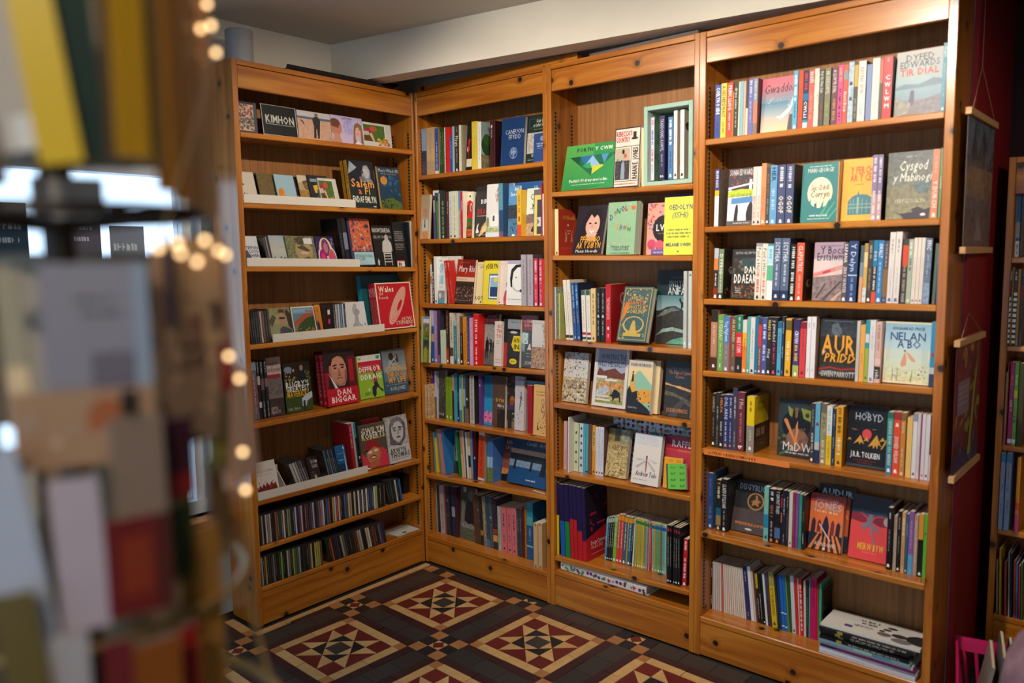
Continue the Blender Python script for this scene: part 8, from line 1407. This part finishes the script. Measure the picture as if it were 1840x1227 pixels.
for i, (c, t, L, lay, cw) in enumerate(STK):
    o = empty('large_book', (2.068+rnd.uniform(0, .006), .012+rnd.uniform(-.008, .006), z), (0, 0, R(rnd.uniform(-1.2, 1.2)))); cc = hexc(c); D = .145
    m = MB(); m.prism([(D, 0), (0, 0), (0, t), (D, t), (D, t-.0008), (.0008, t-.0008), (.0008, .0008), (D, .0008)], 0, L, 0, cc); m.build('cover', PRINT, o)
    MB().box((.001, .001, .0009), (L-.001, D-.001, t-.0009), CREAM[2]).build('pages', PAPER, o)
    pm = MB(); emit(pm, spine_art(lay, t, L, rnd), lambda x, y, e: ((1-y)*L, -e-.0002, x*t))
    if i == 9:
        A9 = 'E.98,.42,.16,.26:2c2c30;E.66,.72,.05,.06:3a3236;E.62,.58,.045,.055:403838;E.58,.46,.03,.05:403838;E.76,.4,.08,.1:3a3236;E.62,.3,.07,.1:6a6264;E.8,.16,.1,.12:7a7272;t.3,.35,.5,.12:6a6266:NEWYDD;R.22,.2,.3,.32:504878;d.34,.7,.55,.8:58525a;d.36,.56,.54,.64:58525a'
        emit(pm, art(A9, L, D, rnd), lambda x, y, e: (x*L, y*D, t+e+.0002))
    if pm.f: pm.build('spine_print', PRINT, o)
    lab = ['lowest large white book in the flat stack, right bookcase', 'second lowest pale large book in the flat stack', 'maroon and purple spined large book in the flat stack', 'white large book lying just above the maroon one in the stack', 'pale blue large book in the middle of the flat stack', 'lowest of four black large books in the flat stack', 'second lowest of four black large books in the flat stack', 'second highest of four black large books in the flat stack', 'highest of four black large books in the flat stack', 'topmost white large book with dark pebbles on its cover'][i]
    tag(o, lab, 'book', 'large books lying flat in a stack'); z += t+.0004

# floral lever file lying on the plinth of the middle bookcase
o = empty('file_folder', (.893, .014, PLZ[3]+.0008), (0, 0, R(-.6))); L, t, D = .455, .044, .16
m = MB(); m.prism([(D, 0), (.008, 0), (0, .008), (0, t-.008), (.008, t), (D, t), (D, t-.002), (.01, t-.002), (.003, t-.01), (.003, .01), (.01, .002), (D, .002)], 0, L, 0, hexc('d4ccc4')); m.build('cover', PRINT, o)
MB().box((.004, .02, .004), (L-.012, D-.004, .03), CREAM[2]).build('papers', PAPER, o)
pm = MB(); rnd = random.Random(5); emit(pm, art('FLORAL', L, t-.012, rnd), lambda x, y, e: (x*L, -e-.0003, .006+y*(t-.012))); emit(pm, art('FLORAL', L, D*.9, rnd), lambda x, y, e: (x*L, .01+y*D*.9, t+e+.0003)); pm.build('floral_print', PRINT, o)
tag(o, 'white floral lever file lying flat under the lowest shelf of middle bookcase', 'file')

# leaflets on the bottom shelf of the left bookcase; a slip on the corner one
for i, (a, n, rz, c, lab) in enumerate(((-.105, .075, 12, 'a8a49c', 'grey leaflet lying on bottom shelf of left bookcase, beneath another'), (-.098, .07, -4, 'c4c0b8', 'white printed leaflet lying on top of a grey one, left bookcase'))):
    o = empty('leaflet', at(1, a, n, PLZ[1]+.0006+i*.0022), (0, 0, R(90+rz))); m = MB(); m.box((-.075, -.055, 0), (.075, .055, .0018), hexc(c)); m.build('sheet', MATTE, o)
    pm = MB(); emit(pm, art('d.1,.75,.7,.8:707070;d.1,.6,.85,.64:909090;R.35,.1,.5,.25:505050', .15, .11, random.Random(3)), lambda x, y, e: (-.075+x*.15, -.055+y*.11, .0019+e)); pm.build('print', MATTE, o)
    tag(o, lab, 'leaflet')
o = MB().box((-.04, -.006, 0), (.04, .006, .0008)).build('paper_slip', WHITE); o.location = (.757, .03, .5095); o.rotation_euler = (0, 0, R(-8)); tag(o, 'white paper slip lying on sixth shelf of corner bookcase', 'slip')

# things on top of the bookcases
o = empty('lampshade_tube', (-.085, -.905, TOP)); pr = []
for i in range(40): pr.append((.0565+(.0006 if i % 2 else 0), .002+i*.0034))
m = MB(); m.lathe([(.052, .001)]+[(.0555, .001)]+pr+[(.0555, .1375), (.052, .1375), (.0515, .01), (0, .01)], 36); m.build('shade_wall', GREYP, o, smooth=True)
tag(o, 'grey ribbed cylinder standing on top of left bookcase', 'cylinder')
o = empty('black_tray', (-.062, -.46, TOP)); m = MB(); m.prism([(-.07, 0), (.055, 0), (.07, .018), (.06, .02), (.05, .006), (-.065, .006), (-.075, .02), (-.085, .018)], -.27, .22, 1); m.build('tray_body', BLACK, o); tag(o, 'long black tray lying on top of left bookcase', 'tray')
z = TOP; rnd = random.Random(2)
for i, (c, s, rz) in enumerate((('b8b4a8', .17, 20), ('a86a58', .15, -10), ('c4b8a8', .16, 30), ('8a3430', .15, 5), ('2a2422', .15, -20), ('b07a68', .15, 15), ('3a2420', .14, 35))):
    o = empty('booklet', (-.075+rnd.uniform(-.01, .01), -.105-i*.006, z), (0, 0, R(rz+90))); m = MB(); m.prism([(s*.45, 0), (0, 0), (0, .008), (s*.45, .008), (s*.45, .0072), (.0008, .0072), (.0008, .0008), (s*.45, .0008)], -s/2, s/2, 0, hexc(c)); m.build('cover', PRINT, o)
    MB().box((-s/2+.001, .001, .0009), (s/2-.001, s*.45-.001, .0071), CREAM[3]).build('pages', PAPER, o); z += .0086
    tag(o, ['lowest pale', 'second lowest pinkish', 'third lowest cream', 'middle dark red', 'third highest blackish', 'second highest pinkish', 'topmost dark'][i]+' booklet of the messy pile on top of left bookcase', 'booklet', 'booklets piled on the left bookcase')
o = board('wooden_strip', (.01, .015, 0), (1.0, .05, .03), PINE, None, ax=0); o.location.z = TOP+.0005; tag(o, 'loose pine strip lying along the top of the corner bookcase', 'strip')
o = board('grey_board', (1.05, .03, 0), (1.55, .05, .02), plain('grey_board_paint', '6a6058', .8), None, ax=0); o.location.z = TOP+.0005; tag(o, 'dark grey board lying on top of the middle bookcase', 'board')

# hanging prints between wooden bars, flat on the end of the right bookcase and the red wall
def hanging_print(yc, zt, zb, wdt, lay, base, label, nail_z, up):
    o = empty('hanging_print', (2.4575, yc, zb)); H_ = zt-zb; x = .006
    m = MB(); m.box((x, -wdt/2+.012, .008), (x+.001, wdt/2-.012, H_-.008), hexc(base)); m.build('sheet', PRINT, o)
    pm = MB(); emit(pm, art(lay, wdt-.024, H_-.016, random.Random(8)), lambda a, v, e: (x+.001+e+.0002, -wdt/2+.012+a*(wdt-.024), .008+v*(H_-.016))); pm.build('sheet_print', PRINT, o)
    for zz in (0, H_-.022): board('wooden_bar', (0, -wdt/2, zz), (.018, wdt/2, zz+.022), PALE, o, ax=1)
    sm = MB(); nz = nail_z-zb
    for s in (-1, 1): sm.tube((.012, s*wdt*.4, H_), (.004, -.02, nz), .0009, 5)
    if up: sm.tube((.004, -.02, nz), (.004, -.02, CZ-zb-.002), .0009, 5)
    sm.build('hanging_string', STRING, o); tag(o, label, 'print'); return o
hanging_print(.265, 2.045, 1.592, .43, 'R0,.62,1,1:6a7078~6;R0,.4,1,.62:8a745c~6;R0,.3,1,.4:70686a~6;R0,0,1,.3:6e5c5a~8;P.1,.62 .25,.9 .4,.7 .6,.95 .8,.66 1,.8 1,.62:4a4c50~6;S.05,.05,.95,.6,40,.1:786a62;S.05,.6,.95,.95,20,.1:58606a;P.35,.08 .5,.28 .65,.08:8a8284', '74706c', 'upper hanging print in muted grey and brown, between beech bars', 2.2, True)
hanging_print(.235, 1.318, .852, .40, 'R.05,.5,.5,.95:7a3048~6;S.02,.3,.98,.95,40,.12:8a3a30;S.02,.3,.98,.95,20,.1:b07838;S.4,.1,.95,.7,14,.12:8a9038;R.1,.45,.55,.7:8a7a88~5;d.12,.64,.5,.66:c0b0b8;d.12,.6,.5,.62:c0b0b8;d.12,.56,.5,.58:c0b0b8;d.12,.52,.45,.54:c0b0b8;R0,0,1,.16:3a3c5c~6;S.0,.02,.95,.25,20,.1:58506a;P.55,.1 .7,.6 .85,.9 .75,.5 .66,.1:a8a040', '6a2c38', 'lower hanging print in reds and purples, between beech bars', 1.395, False)

# pink basket of picture books on the floor at the end of the right bookcase
o = empty('book_basket', (2.68, .05, .002), (0, 0, R(12))); PINK = plain('pink_basket_plastic', 'c01c5c', .35)
bw, bdp, bh = .17, .20, .27
m = MB(); e = .006; out = [(-bw, -bdp), (bw, -bdp), (bw, bdp), (-bw, bdp)]
def ring(mb, z0, z1, s0, s1, th):
    def sc_(p, s, d): return (p[0]*s-math.copysign(d, p[0]), p[1]*s-math.copysign(d, p[1]))
    for i in range(4):
        a, b2 = out[i], out[(i+1) % 4]
        q = [sc_(a, s0, 0)+(z0,), sc_(b2, s0, 0)+(z0,), sc_(b2, s1, 0)+(z1,), sc_(a, s1, 0)+(z1,)]
        qi = [sc_(a, s0, th)+(z0,), sc_(b2, s0, th)+(z0,), sc_(b2, s1, th)+(z1,), sc_(a, s1, th)+(z1,)]
        mb.face(q); mb.face(qi[::-1]); mb.face([q[3], q[2], qi[2], qi[3]]); mb.face([q[1], q[0], qi[0], qi[1]])
ring(m, bh-.045, bh, 1.0, 1.03, .008); m.build('rim', PINK, o)
m = MB(); ring(m, 0, .03, .8, .82, .006); m.box((-bw*.8, -bdp*.8, 0), (bw*.8, bdp*.8, .005)); m.build('base', PINK, o)
for sx in range(4):
    for k in range(9):
        a = out[sx]; b2 = out[(sx+1) % 4]; t = (k+.5)/9; px, py = a[0]+(b2[0]-a[0])*t, a[1]+(b2[1]-a[1])*t
        MB().tube((px*.82, py*.82, .028), (px*.99, py*.99, bh-.043), .006, 6).build('slat', PINK, o)
tag(o, 'pink plastic basket full of picture books on the floor', 'basket')
PB = [(-.12, -28, .24, '8a8276', 'thin grey-brown'), (-.085, -20, .27, '5a5c58', 'grey-covered'), (-.05, -16, .265, '1c3450', 'dark blue'), (-.015, -14, .22, '2858a0', 'short bright blue'), (.03, -18, .29, 'c87a28', 'orange-spined with a busy animal scene'), (.075, -24, .25, '4a2840', 'purple and cream')]
for i, (x, ln, hh, c, d) in enumerate(PB):
    o = empty('picture_book', (2.68+x*1.05, .05+(i % 2)*.02-.01, .02), (R(0), R(-ln*.35), R(12))); m = MB(); cc = hexc(c); t = .010; D = .21
    m.prism([(-t/2, D/2), (-t/2, -D/2), (t/2, -D/2), (t/2, D/2), (t/2-.001, D/2), (t/2-.001, -D/2+.001), (-t/2+.001, -D/2+.001), (-t/2+.001, D/2)], .0, hh+.06, 2, cc); m.build('cover', PRINT, o)
    MB().box((-t/2+.001, -D/2+.001, .001), (t/2-.001, D/2-.002, hh+.059), CREAM[1]).build('pages', PAPER, o)
    pm = MB(); emit(pm, art('S.05,.1,.95,.95,26,.16:7a5a3c;S.05,.1,.95,.95,18,.12:3c4a30;S.05,.3,.95,.95,10,.1:c0a078', D, hh, random.Random(i)), lambda a, v, e: (t/2+e+.0002, -D/2+a*D, .06+v*hh)); pm.build('cover_print', PRINT, o)
    tag(o, d+' picture book standing in the pink basket', 'book', 'picture books in the pink basket')

# ================================================================ revolving card stand close to the camera, left
AX_ = Vector((2.2375, -2.5054, 0)); toC = (Vector((cam.location.x, cam.location.y, 0))-AX_).normalized(); sideV = Vector((-toC.y, toC.x, 0))   # sideV points to the picture's right
WIRE = plain('dark_wire', '2a2018', .45, metal=.3); BRASS = plain('brass_wire', 'b09058', .4, metal=.5)
o = empty('card_stand', (AX_.x, AX_.y, 0))
MB().tube((0, 0, .02), (0, 0, 2.25), .014, 12).build('pole', WIRE, o)
MB().lathe([(0, .0), (.22, 0), (.22, .012), (.05, .03), (0, .03)], 32).build('base', WIRE, o)
def hoop(name, z, r, t, mat, a0=0, a1=360):
    mb = MB(); n = 40
    for i in range(n):
        p, q = R(a0+(a1-a0)*i/n), R(a0+(a1-a0)*(i+1)/n); mb.tube((r*math.cos(p), r*math.sin(p), z), (r*math.cos(q), r*math.sin(q), z), t, 6, cap=False)
    mb.build(name, mat, o)
for z, r, mt, t in ((1.645, .125, WIRE, .006), (1.97, .17, WIRE, .003), (1.29, .15, BRASS, .004), (1.12, .185, BRASS, .006), (.8, .185, BRASS, .004)): hoop('wire_hoop', z, r, t, mt)
for k in range(10):
    a = R(k*36+10)
    MB().tube((0, 0, 1.63), (.125*math.cos(a), .125*math.sin(a), 1.645), .003, 5).build('spoke', WIRE, o)
    MB().tube((.15*math.cos(a), .15*math.sin(a), 1.29), (.185*math.cos(a), .185*math.sin(a), 1.12), .0022, 5).build('spoke', BRASS, o)
tag(o, 'revolving wire stand of greeting cards close to the camera on the left', 'card stand')
CARDS = [
(0.06, -0.0661, 1.663, 0.093, 0.2615, -48, 0, 0, '4a3420', '', 'dark brown card at the far left of the top tier'),
(0.13, -0.0182, 1.6871, 0.0339, 0.2178, -24, 0, -7, 'a89a88', 'R.3,.0,1,.12:c8c0b4', 'pale grey-beige card beside the yellow one, top tier'),
(0.145, 0.0062, 1.6767, 0.0297, 0.2273, -10, 0, -7, 'cba60c', '', 'bright yellow card in the top tier'),
(0.135, 0.0253, 1.6804, 0.0267, 0.232, 4, 0, -3, '1e342c', '', 'dark green card right of the yellow one, top tier'),
(0.14, 0.0428, 1.6828, 0.0107, 0.2313, 14, 0, 0, '5c4630', '', 'narrow brown card between dark green and mustard, top tier'),
(0.15, 0.0567, 1.6828, 0.0249, 0.2299, 20, 0, 0, 'b48614', '', 'mustard card in the middle of the top tier'),
(0.13, 0.0741, 1.6782, 0.012, 0.2469, 32, 0, 0, 'ac8a50', '', 'narrow tan card right of the mustard one, top tier'),
(0.12, 0.0849, 1.6588, 0.024, 0.2731, 40, 0, 0, 'ac742e', '', 'first orange-brown envelope right of the tan card'),
(0.1, 0.099, 1.6526, 0.0219, 0.2909, 48, 0, 0, 'bc8038', '', 'second orange-brown envelope, a shade paler than its neighbours'),
(0.08, 0.1117, 1.6482, 0.0227, 0.3065, 54, 0, 0, 'a46c2a', '', 'third orange-brown envelope, darkest of the row'),
(0.055, 0.1263, 1.6438, 0.0299, 0.3248, 60, 0, 2, 'bc8442', '', 'rightmost orange-brown envelope of the top tier'),
(0.02, 0.0098, 1.6407, 0.0581, 0.0374, 5, 0, 0, 'b4aca4', '', 'pale paper card low between the two tiers'),
(0.1, -0.0349, 1.4827, 0.0188, 0.1139, -30, 0, -3, '90805c', 'R0,0,1,.3:ccaa7a', 'olive and cream card at the left of the middle tier'),
(0.145, 0.0221, 1.4582, 0.076, 0.142, -4, 0, 0, '8a8690', 'R.42,0,.85,.5:6c6470;d.3,.78,.7,.82:6a6470;d.36,.7,.75,.74:5c5460;R.84,.0,1,1:8c98a8', 'large grey-lavender card in the middle tier'),
(0.165, 0.04, 1.4683, 0.0104, 0.0315, 0, 0, 0, '2a2420', '', 'small black clip-like card in front of the large grey one'),
(0.12, 0.0734, 1.5201, 0.0139, 0.0944, 28, 0, 0, 'bc9474', '', 'narrow peach card right of the large grey one'),
(0.14, 0.0786, 1.544, 0.0081, 0.0747, 32, 0, 0, '302a3c', '', 'thin dark blue card edge between two peach cards'),
(0.105, 0.1068, 1.5272, 0.0547, 0.0934, 38, 0, 0, 'd4ac84', 'R.2,0,.5,.3:8a6450;R.7,.1,.9,.4:5c504c', 'broad peach card at the right of the middle tier'),
(0.07, 0.1338, 1.4787, 0.0214, 0.1397, 52, 0, -4, 'b42028', '', 'red card edge at the right of the middle tier'),
(0.06, 0.1438, 1.3855, 0.048, 0.1118, 40, 0, -7, 'cca896', '', 'pale pink card flap leaning out at the right'),
(0.11, 0.0951, 1.44, 0.0582, 0.0965, 34, 0, 0, '94765e', 'S.05,.1,.95,.9,14,.25:b89478;S.05,.1,.95,.9,8,.2:5c4438', 'mottled brown and cream card below the broad peach card'),
(0.155, 0.0097, 1.4408, 0.0993, 0.0604, -6, 0, 0, 'a48062', 'E.65,.6,.14,.28:a05a34;S.1,.1,.9,.9,8,.14:b89880', 'wide tan card with an orange flower, lower tier'),
(0.17, -0.0304, 1.2682, 0.037, 0.1953, -14, 0, -8, 'a6aab6', '', 'long white card slanting at the lower left'),
(0.175, 0.0015, 1.3152, 0.0331, 0.1213, -4, 0, -2, 'b4a4ac', '', 'lavender card beside the dark red one, lower tier'),
(0.175, 0.0403, 1.3201, 0.0471, 0.0799, 6, 0, 0, '6c1a1a', 'R.2,.2,.7,.8:863018;R.75,0,1,1:54201a', 'dark red card in the lower tier'),
(0.165, 0.0443, 1.3915, 0.0396, 0.0874, 10, 0, 0, '8c7666', '', 'brownish cream card above the dark red one'),
(0.14, 0.0727, 1.4004, 0.0383, 0.0681, 24, 0, 0, '3e1828', 'R0,0,1,.3:80201c', 'dark purple card at the right of the lower tier'),
(0.13, 0.0779, 1.3256, 0.0187, 0.0653, 30, 0, 0, '30401f', '', 'dark green card edge, lower tier'),
(0.085, 0.1193, 1.4086, 0.022, 0.0642, 44, 0, 0, '7c7e3a', '', 'olive green card at the right edge, lower tier'),
(0.02, 0.1222, 1.4958, 0.0279, 0.1151, 30, 0, 0, 'c09a74', '', 'pale peach card edge behind the red one, middle tier'),
(0.06, 0.1209, 1.3147, 0.0305, 0.0973, 42, 0, 0, 'a8845c', '', 'tan card below the olive green one, right edge'),
(0.115, 0.0833, 1.2036, 0.0174, 0.1941, 36, 0, 0, '8e6630', '', 'brown card edge left of the orange one, lower right'),
(0.105, 0.1009, 1.1949, 0.0328, 0.1663, 42, 0, 0, 'c0883e', '', 'orange-gold card standing at the lower right'),
(0.185, -0.0128, 1.2511, 0.026, 0.0667, -4, 0, 0, 'a8a0a0', '', 'pale card below the brass hoop'),
(0.185, 0.0199, 1.2399, 0.0196, 0.0661, 4, 0, 0, '6c2024', '', 'deep red card below the brass hoop'),
(0.18, 0.048, 1.2311, 0.0368, 0.0657, 10, 0, 0, '8c4c18', '', 'brown-orange card below the brass hoop'),
(0.15, 0.0753, 1.2038, 0.0199, 0.087, 26, 0, 0, '9a2420', '', 'bright red card below the brass hoop at right'),
(0.13, -0.0738, 1.2447, 0.0588, 0.2422, -34, 0, 0, '443020', 'R.7,.5,1,.62:ccaa7a', 'dark brown card at the far left of the lower tier'),
(0.185, -0.0381, 1.2593, 0.0288, 0.099, -16, 0, -5, '5e4e1e', '', 'olive card at the lower left corner'),
(-0.07, -0.0502, 1.693, 0.0368, 0.2899, -8, 0, 0, '6a5a48', '', 'brown-backed card on the far side of the stand, top tier'),
(-0.05, -0.0173, 1.6923, 0.0372, 0.2893, -5, 0, 0, 'a89c8c', '', 'grey-backed card on the far side of the stand, top tier'),
(-0.07, 0.0162, 1.6957, 0.0395, 0.3015, -2, 0, 0, '8a7458', '', 'tan-backed card on the far side of the stand, top tier'),
(-0.05, 0.0503, 1.6951, 0.0403, 0.3011, 1, 0, 0, '98886c', '', 'olive-backed card on the far side of the stand, top tier'),
(-0.07, 0.0839, 1.6985, 0.0428, 0.3133, 4, 0, 0, 'b09878', '', 'cream-backed card on the far side of the stand, top tier'),
(-0.05, 0.1119, 1.6976, 0.0436, 0.3118, 7, 0, 0, '7a6248', '', 'darkest brown-backed card on the far side of the stand, top tier'),
(-0.07, -0.0677, 1.4407, 0.0372, 0.1702, -8, 0, 0, '6a5a48', '', 'brown-backed card on the far side of the stand, middle tier'),
(-0.05, -0.034, 1.4404, 0.0377, 0.17, -5, 0, 0, 'a89c8c', '', 'grey-backed card on the far side of the stand, middle tier'),
(-0.07, -0.0004, 1.4329, 0.0401, 0.1773, -2, 0, 0, '8a7458', '', 'tan-backed card on the far side of the stand, middle tier'),
(-0.05, 0.0346, 1.4325, 0.0409, 0.1772, 1, 0, 0, '98886c', '', 'olive-backed card on the far side of the stand, middle tier'),
(-0.07, 0.0684, 1.425, 0.0435, 0.1846, 4, 0, 0, 'b09878', '', 'cream-backed card on the far side of the stand, middle tier'),
(-0.05, 0.0972, 1.4253, 0.0444, 0.1838, 7, 0, 0, '7a6248', '', 'darkest brown-backed card on the far side of the stand, middle tier'),
(-0.07, -0.0884, 1.1417, 0.0377, 0.2801, -8, 0, 0, '6a5a48', '', 'brown-backed card on the far side of the stand, lower tier'),
(-0.05, -0.0538, 1.1416, 0.0383, 0.2799, -5, 0, 0, 'a89c8c', '', 'grey-backed card on the far side of the stand, lower tier'),
(-0.07, -0.0201, 1.1209, 0.0407, 0.2923, -2, 0, 0, '8a7458', '', 'tan-backed card on the far side of the stand, lower tier'),
(-0.05, 0.0159, 1.1203, 0.0416, 0.2924, 1, 0, 0, '98886c', '', 'olive-backed card on the far side of the stand, lower tier'),
(-0.07, 0.0499, 1.0996, 0.0443, 0.3048, 4, 0, 0, 'b09878', '', 'cream-backed card on the far side of the stand, lower tier'),
(-0.05, 0.0797, 1.1009, 0.0452, 0.3037, 7, 0, 0, '7a6248', '', 'darkest brown-backed card on the far side of the stand, lower tier')]
for (d, x, z, wd, ht, yaw, tilt, roll, c, lay, lab) in CARDS:
    p = AX_+toC*d+sideV*x
    base = math.atan2(toC.y, toC.x)+R(90)
    q = empty('greeting_card', (p.x, p.y, z), (R(-tilt), R(roll), base+R(yaw)))
    m = MB(); m.prism([(0, 0), (0, .002), (.0, .004), (.0012, .004), (.0012, 0)][:0] or [(0, 0), (.0008, 0), (.0008, .006), (0, .006)], 0, ht, 0) if False else m.box((-wd/2, 0, 0), (wd/2, .0009, ht), hexc(c))
    m.box((-wd/2, .0016, 0), (wd/2, .0025, ht), hexc('d8d0c4'), skip='l'); m.box((-wd/2-.0008, 0, 0), (-wd/2, .0025, ht), hexc(c))
    m.build('folded_card', PRINT, q)
    if lay:
        pm = MB(); emit(pm, art(lay, wd, ht, random.Random(int(x*1000)+7)), lambda a, v, e: (-wd/2+a*wd, -e-.0002, v*ht)); pm.build('card_print', PRINT, q)
    tag(q, lab, 'card', 'cards in the revolving stand')
# warm fairy lights wound round the stand
GL, gnt2, gb2 = new_mat('fairy_bulb'); gb2.inputs['Emission Color'].default_value = (1, .62, .28, 1); gb2.inputs['Emission Strength'].default_value = 4.5; gb2.inputs['Base Color'].default_value = (1, .8, .5, 1)
o = empty('fairy_lights', (AX_.x, AX_.y, 1.6)); last = None; cm = MB(); bm_ = MB()
for d, x, z in [(0.06, 0.1317, 1.8347), (0.07, 0.1325, 1.8135), (0.06, 0.1252, 1.8122), (0.06, 0.1374, 1.7922), (0.17, 0.0678, 1.6114), (0.17, 0.0815, 1.6149), (0.16, 0.0851, 1.607), (0.15, 0.0985, 1.6001), (0.14, 0.107, 1.6178), (0.12, 0.1205, 1.6095), (0.11, 0.1281, 1.6057), (0.1, 0.1283, 1.5137), (0.09, 0.1384, 1.491), (0.09, 0.1381, 1.421), (0.085, 0.1398, 1.3828)]:
    p = toC*d+sideV*x; p = Vector((p.x, p.y, z-1.6))
    MB().lathe([(0, -.0028), (.0022, -.002), (.0028, 0), (.0022, .002), (0, .0028)], 8).build('bulb', GL, o, smooth=True).location = p
    if last: cm.tube(last, p, .0008, 5)
    last = p
cm.build('cord', STRING, o); tag(o, 'string of warm fairy lights wound on the card stand', 'fairy lights')
# posters stuck to the shop window, seen from behind
for y, z, wd, ht, c, lab in ((-1.515, 1.60, .20, .44, '6c6878', 'purple-grey poster on the shop window near the left bookcase'), (-1.745, 1.58, .13, .5, '3c5868', 'dark blue poster on the shop window, further left'), (-1.31, 1.5, .14, .5, '8a94a4', 'pale poster on the shop window nearest the left bookcase')):
    q = empty('window_poster', (-.338, y, z-ht/2)); m = MB(); m.box((0, -wd/2, 0), (.001, wd/2, ht), hexc(c)); m.build('sheet', MATTE, q)
    pm = MB(); pm.face([(.0011, -wd/2, 0), (.0011, wd/2, 0), (.0011, wd/2, ht), (.0011, -wd/2, ht)], hexc(c)); emit(pm, art('d.1,.8,.9,.86:d8e0e8;d.1,.7,.8,.74:d8e0e8;d.15,.3,.9,.36:40505c;d.1,.15,.7,.2:40505c', wd, ht, random.Random(5)), lambda a, v, e: (.0012+e, -wd/2+a*wd, v*ht)); pm.build('poster_print', MATTE, q); tag(q, lab, 'poster', 'posters on the shop window')

# soft bundle at the picture's lower right corner
o = empty('cloth_bundle', (2.816, -0.476, .001)); rr = random.Random(6)
PINKC = plain('pink_grey_wool', '8a6a74', .95, noise=.35, nscale=14, bump=.6); GRN = plain('grey_green_wool', '4a5450', .95, noise=.3, nscale=14, bump=.6)
def lump(name, prof, mat, n=28):
    mb = MB(); mb.lathe([(r*1., z) for r, z in prof], n)
    mb.v = [(x*(1+.12*math.sin(3*math.atan2(y, x)+z*9)), y*(1+.12*math.cos(4*math.atan2(y, x)-z*7)), z+.012*math.sin(5*math.atan2(y, x))*(1 if z > .05 else 0)) for x, y, z in mb.v]
    mb.build(name, mat, o, smooth=True)
lump('lower_fold', [(0, .0), (.10, .0), (.11, .1), (.105, .3), (.09, .44), (.0, .47)], GRN)
lump('upper_fold', [(0, .44), (.085, .44), (.098, .5), (.09, .56), (.07, .61), (.04, .645), (0, .655)], PINKC)
tag(o, 'pink and grey soft woollen bundle at the lower right corner', 'bundle')
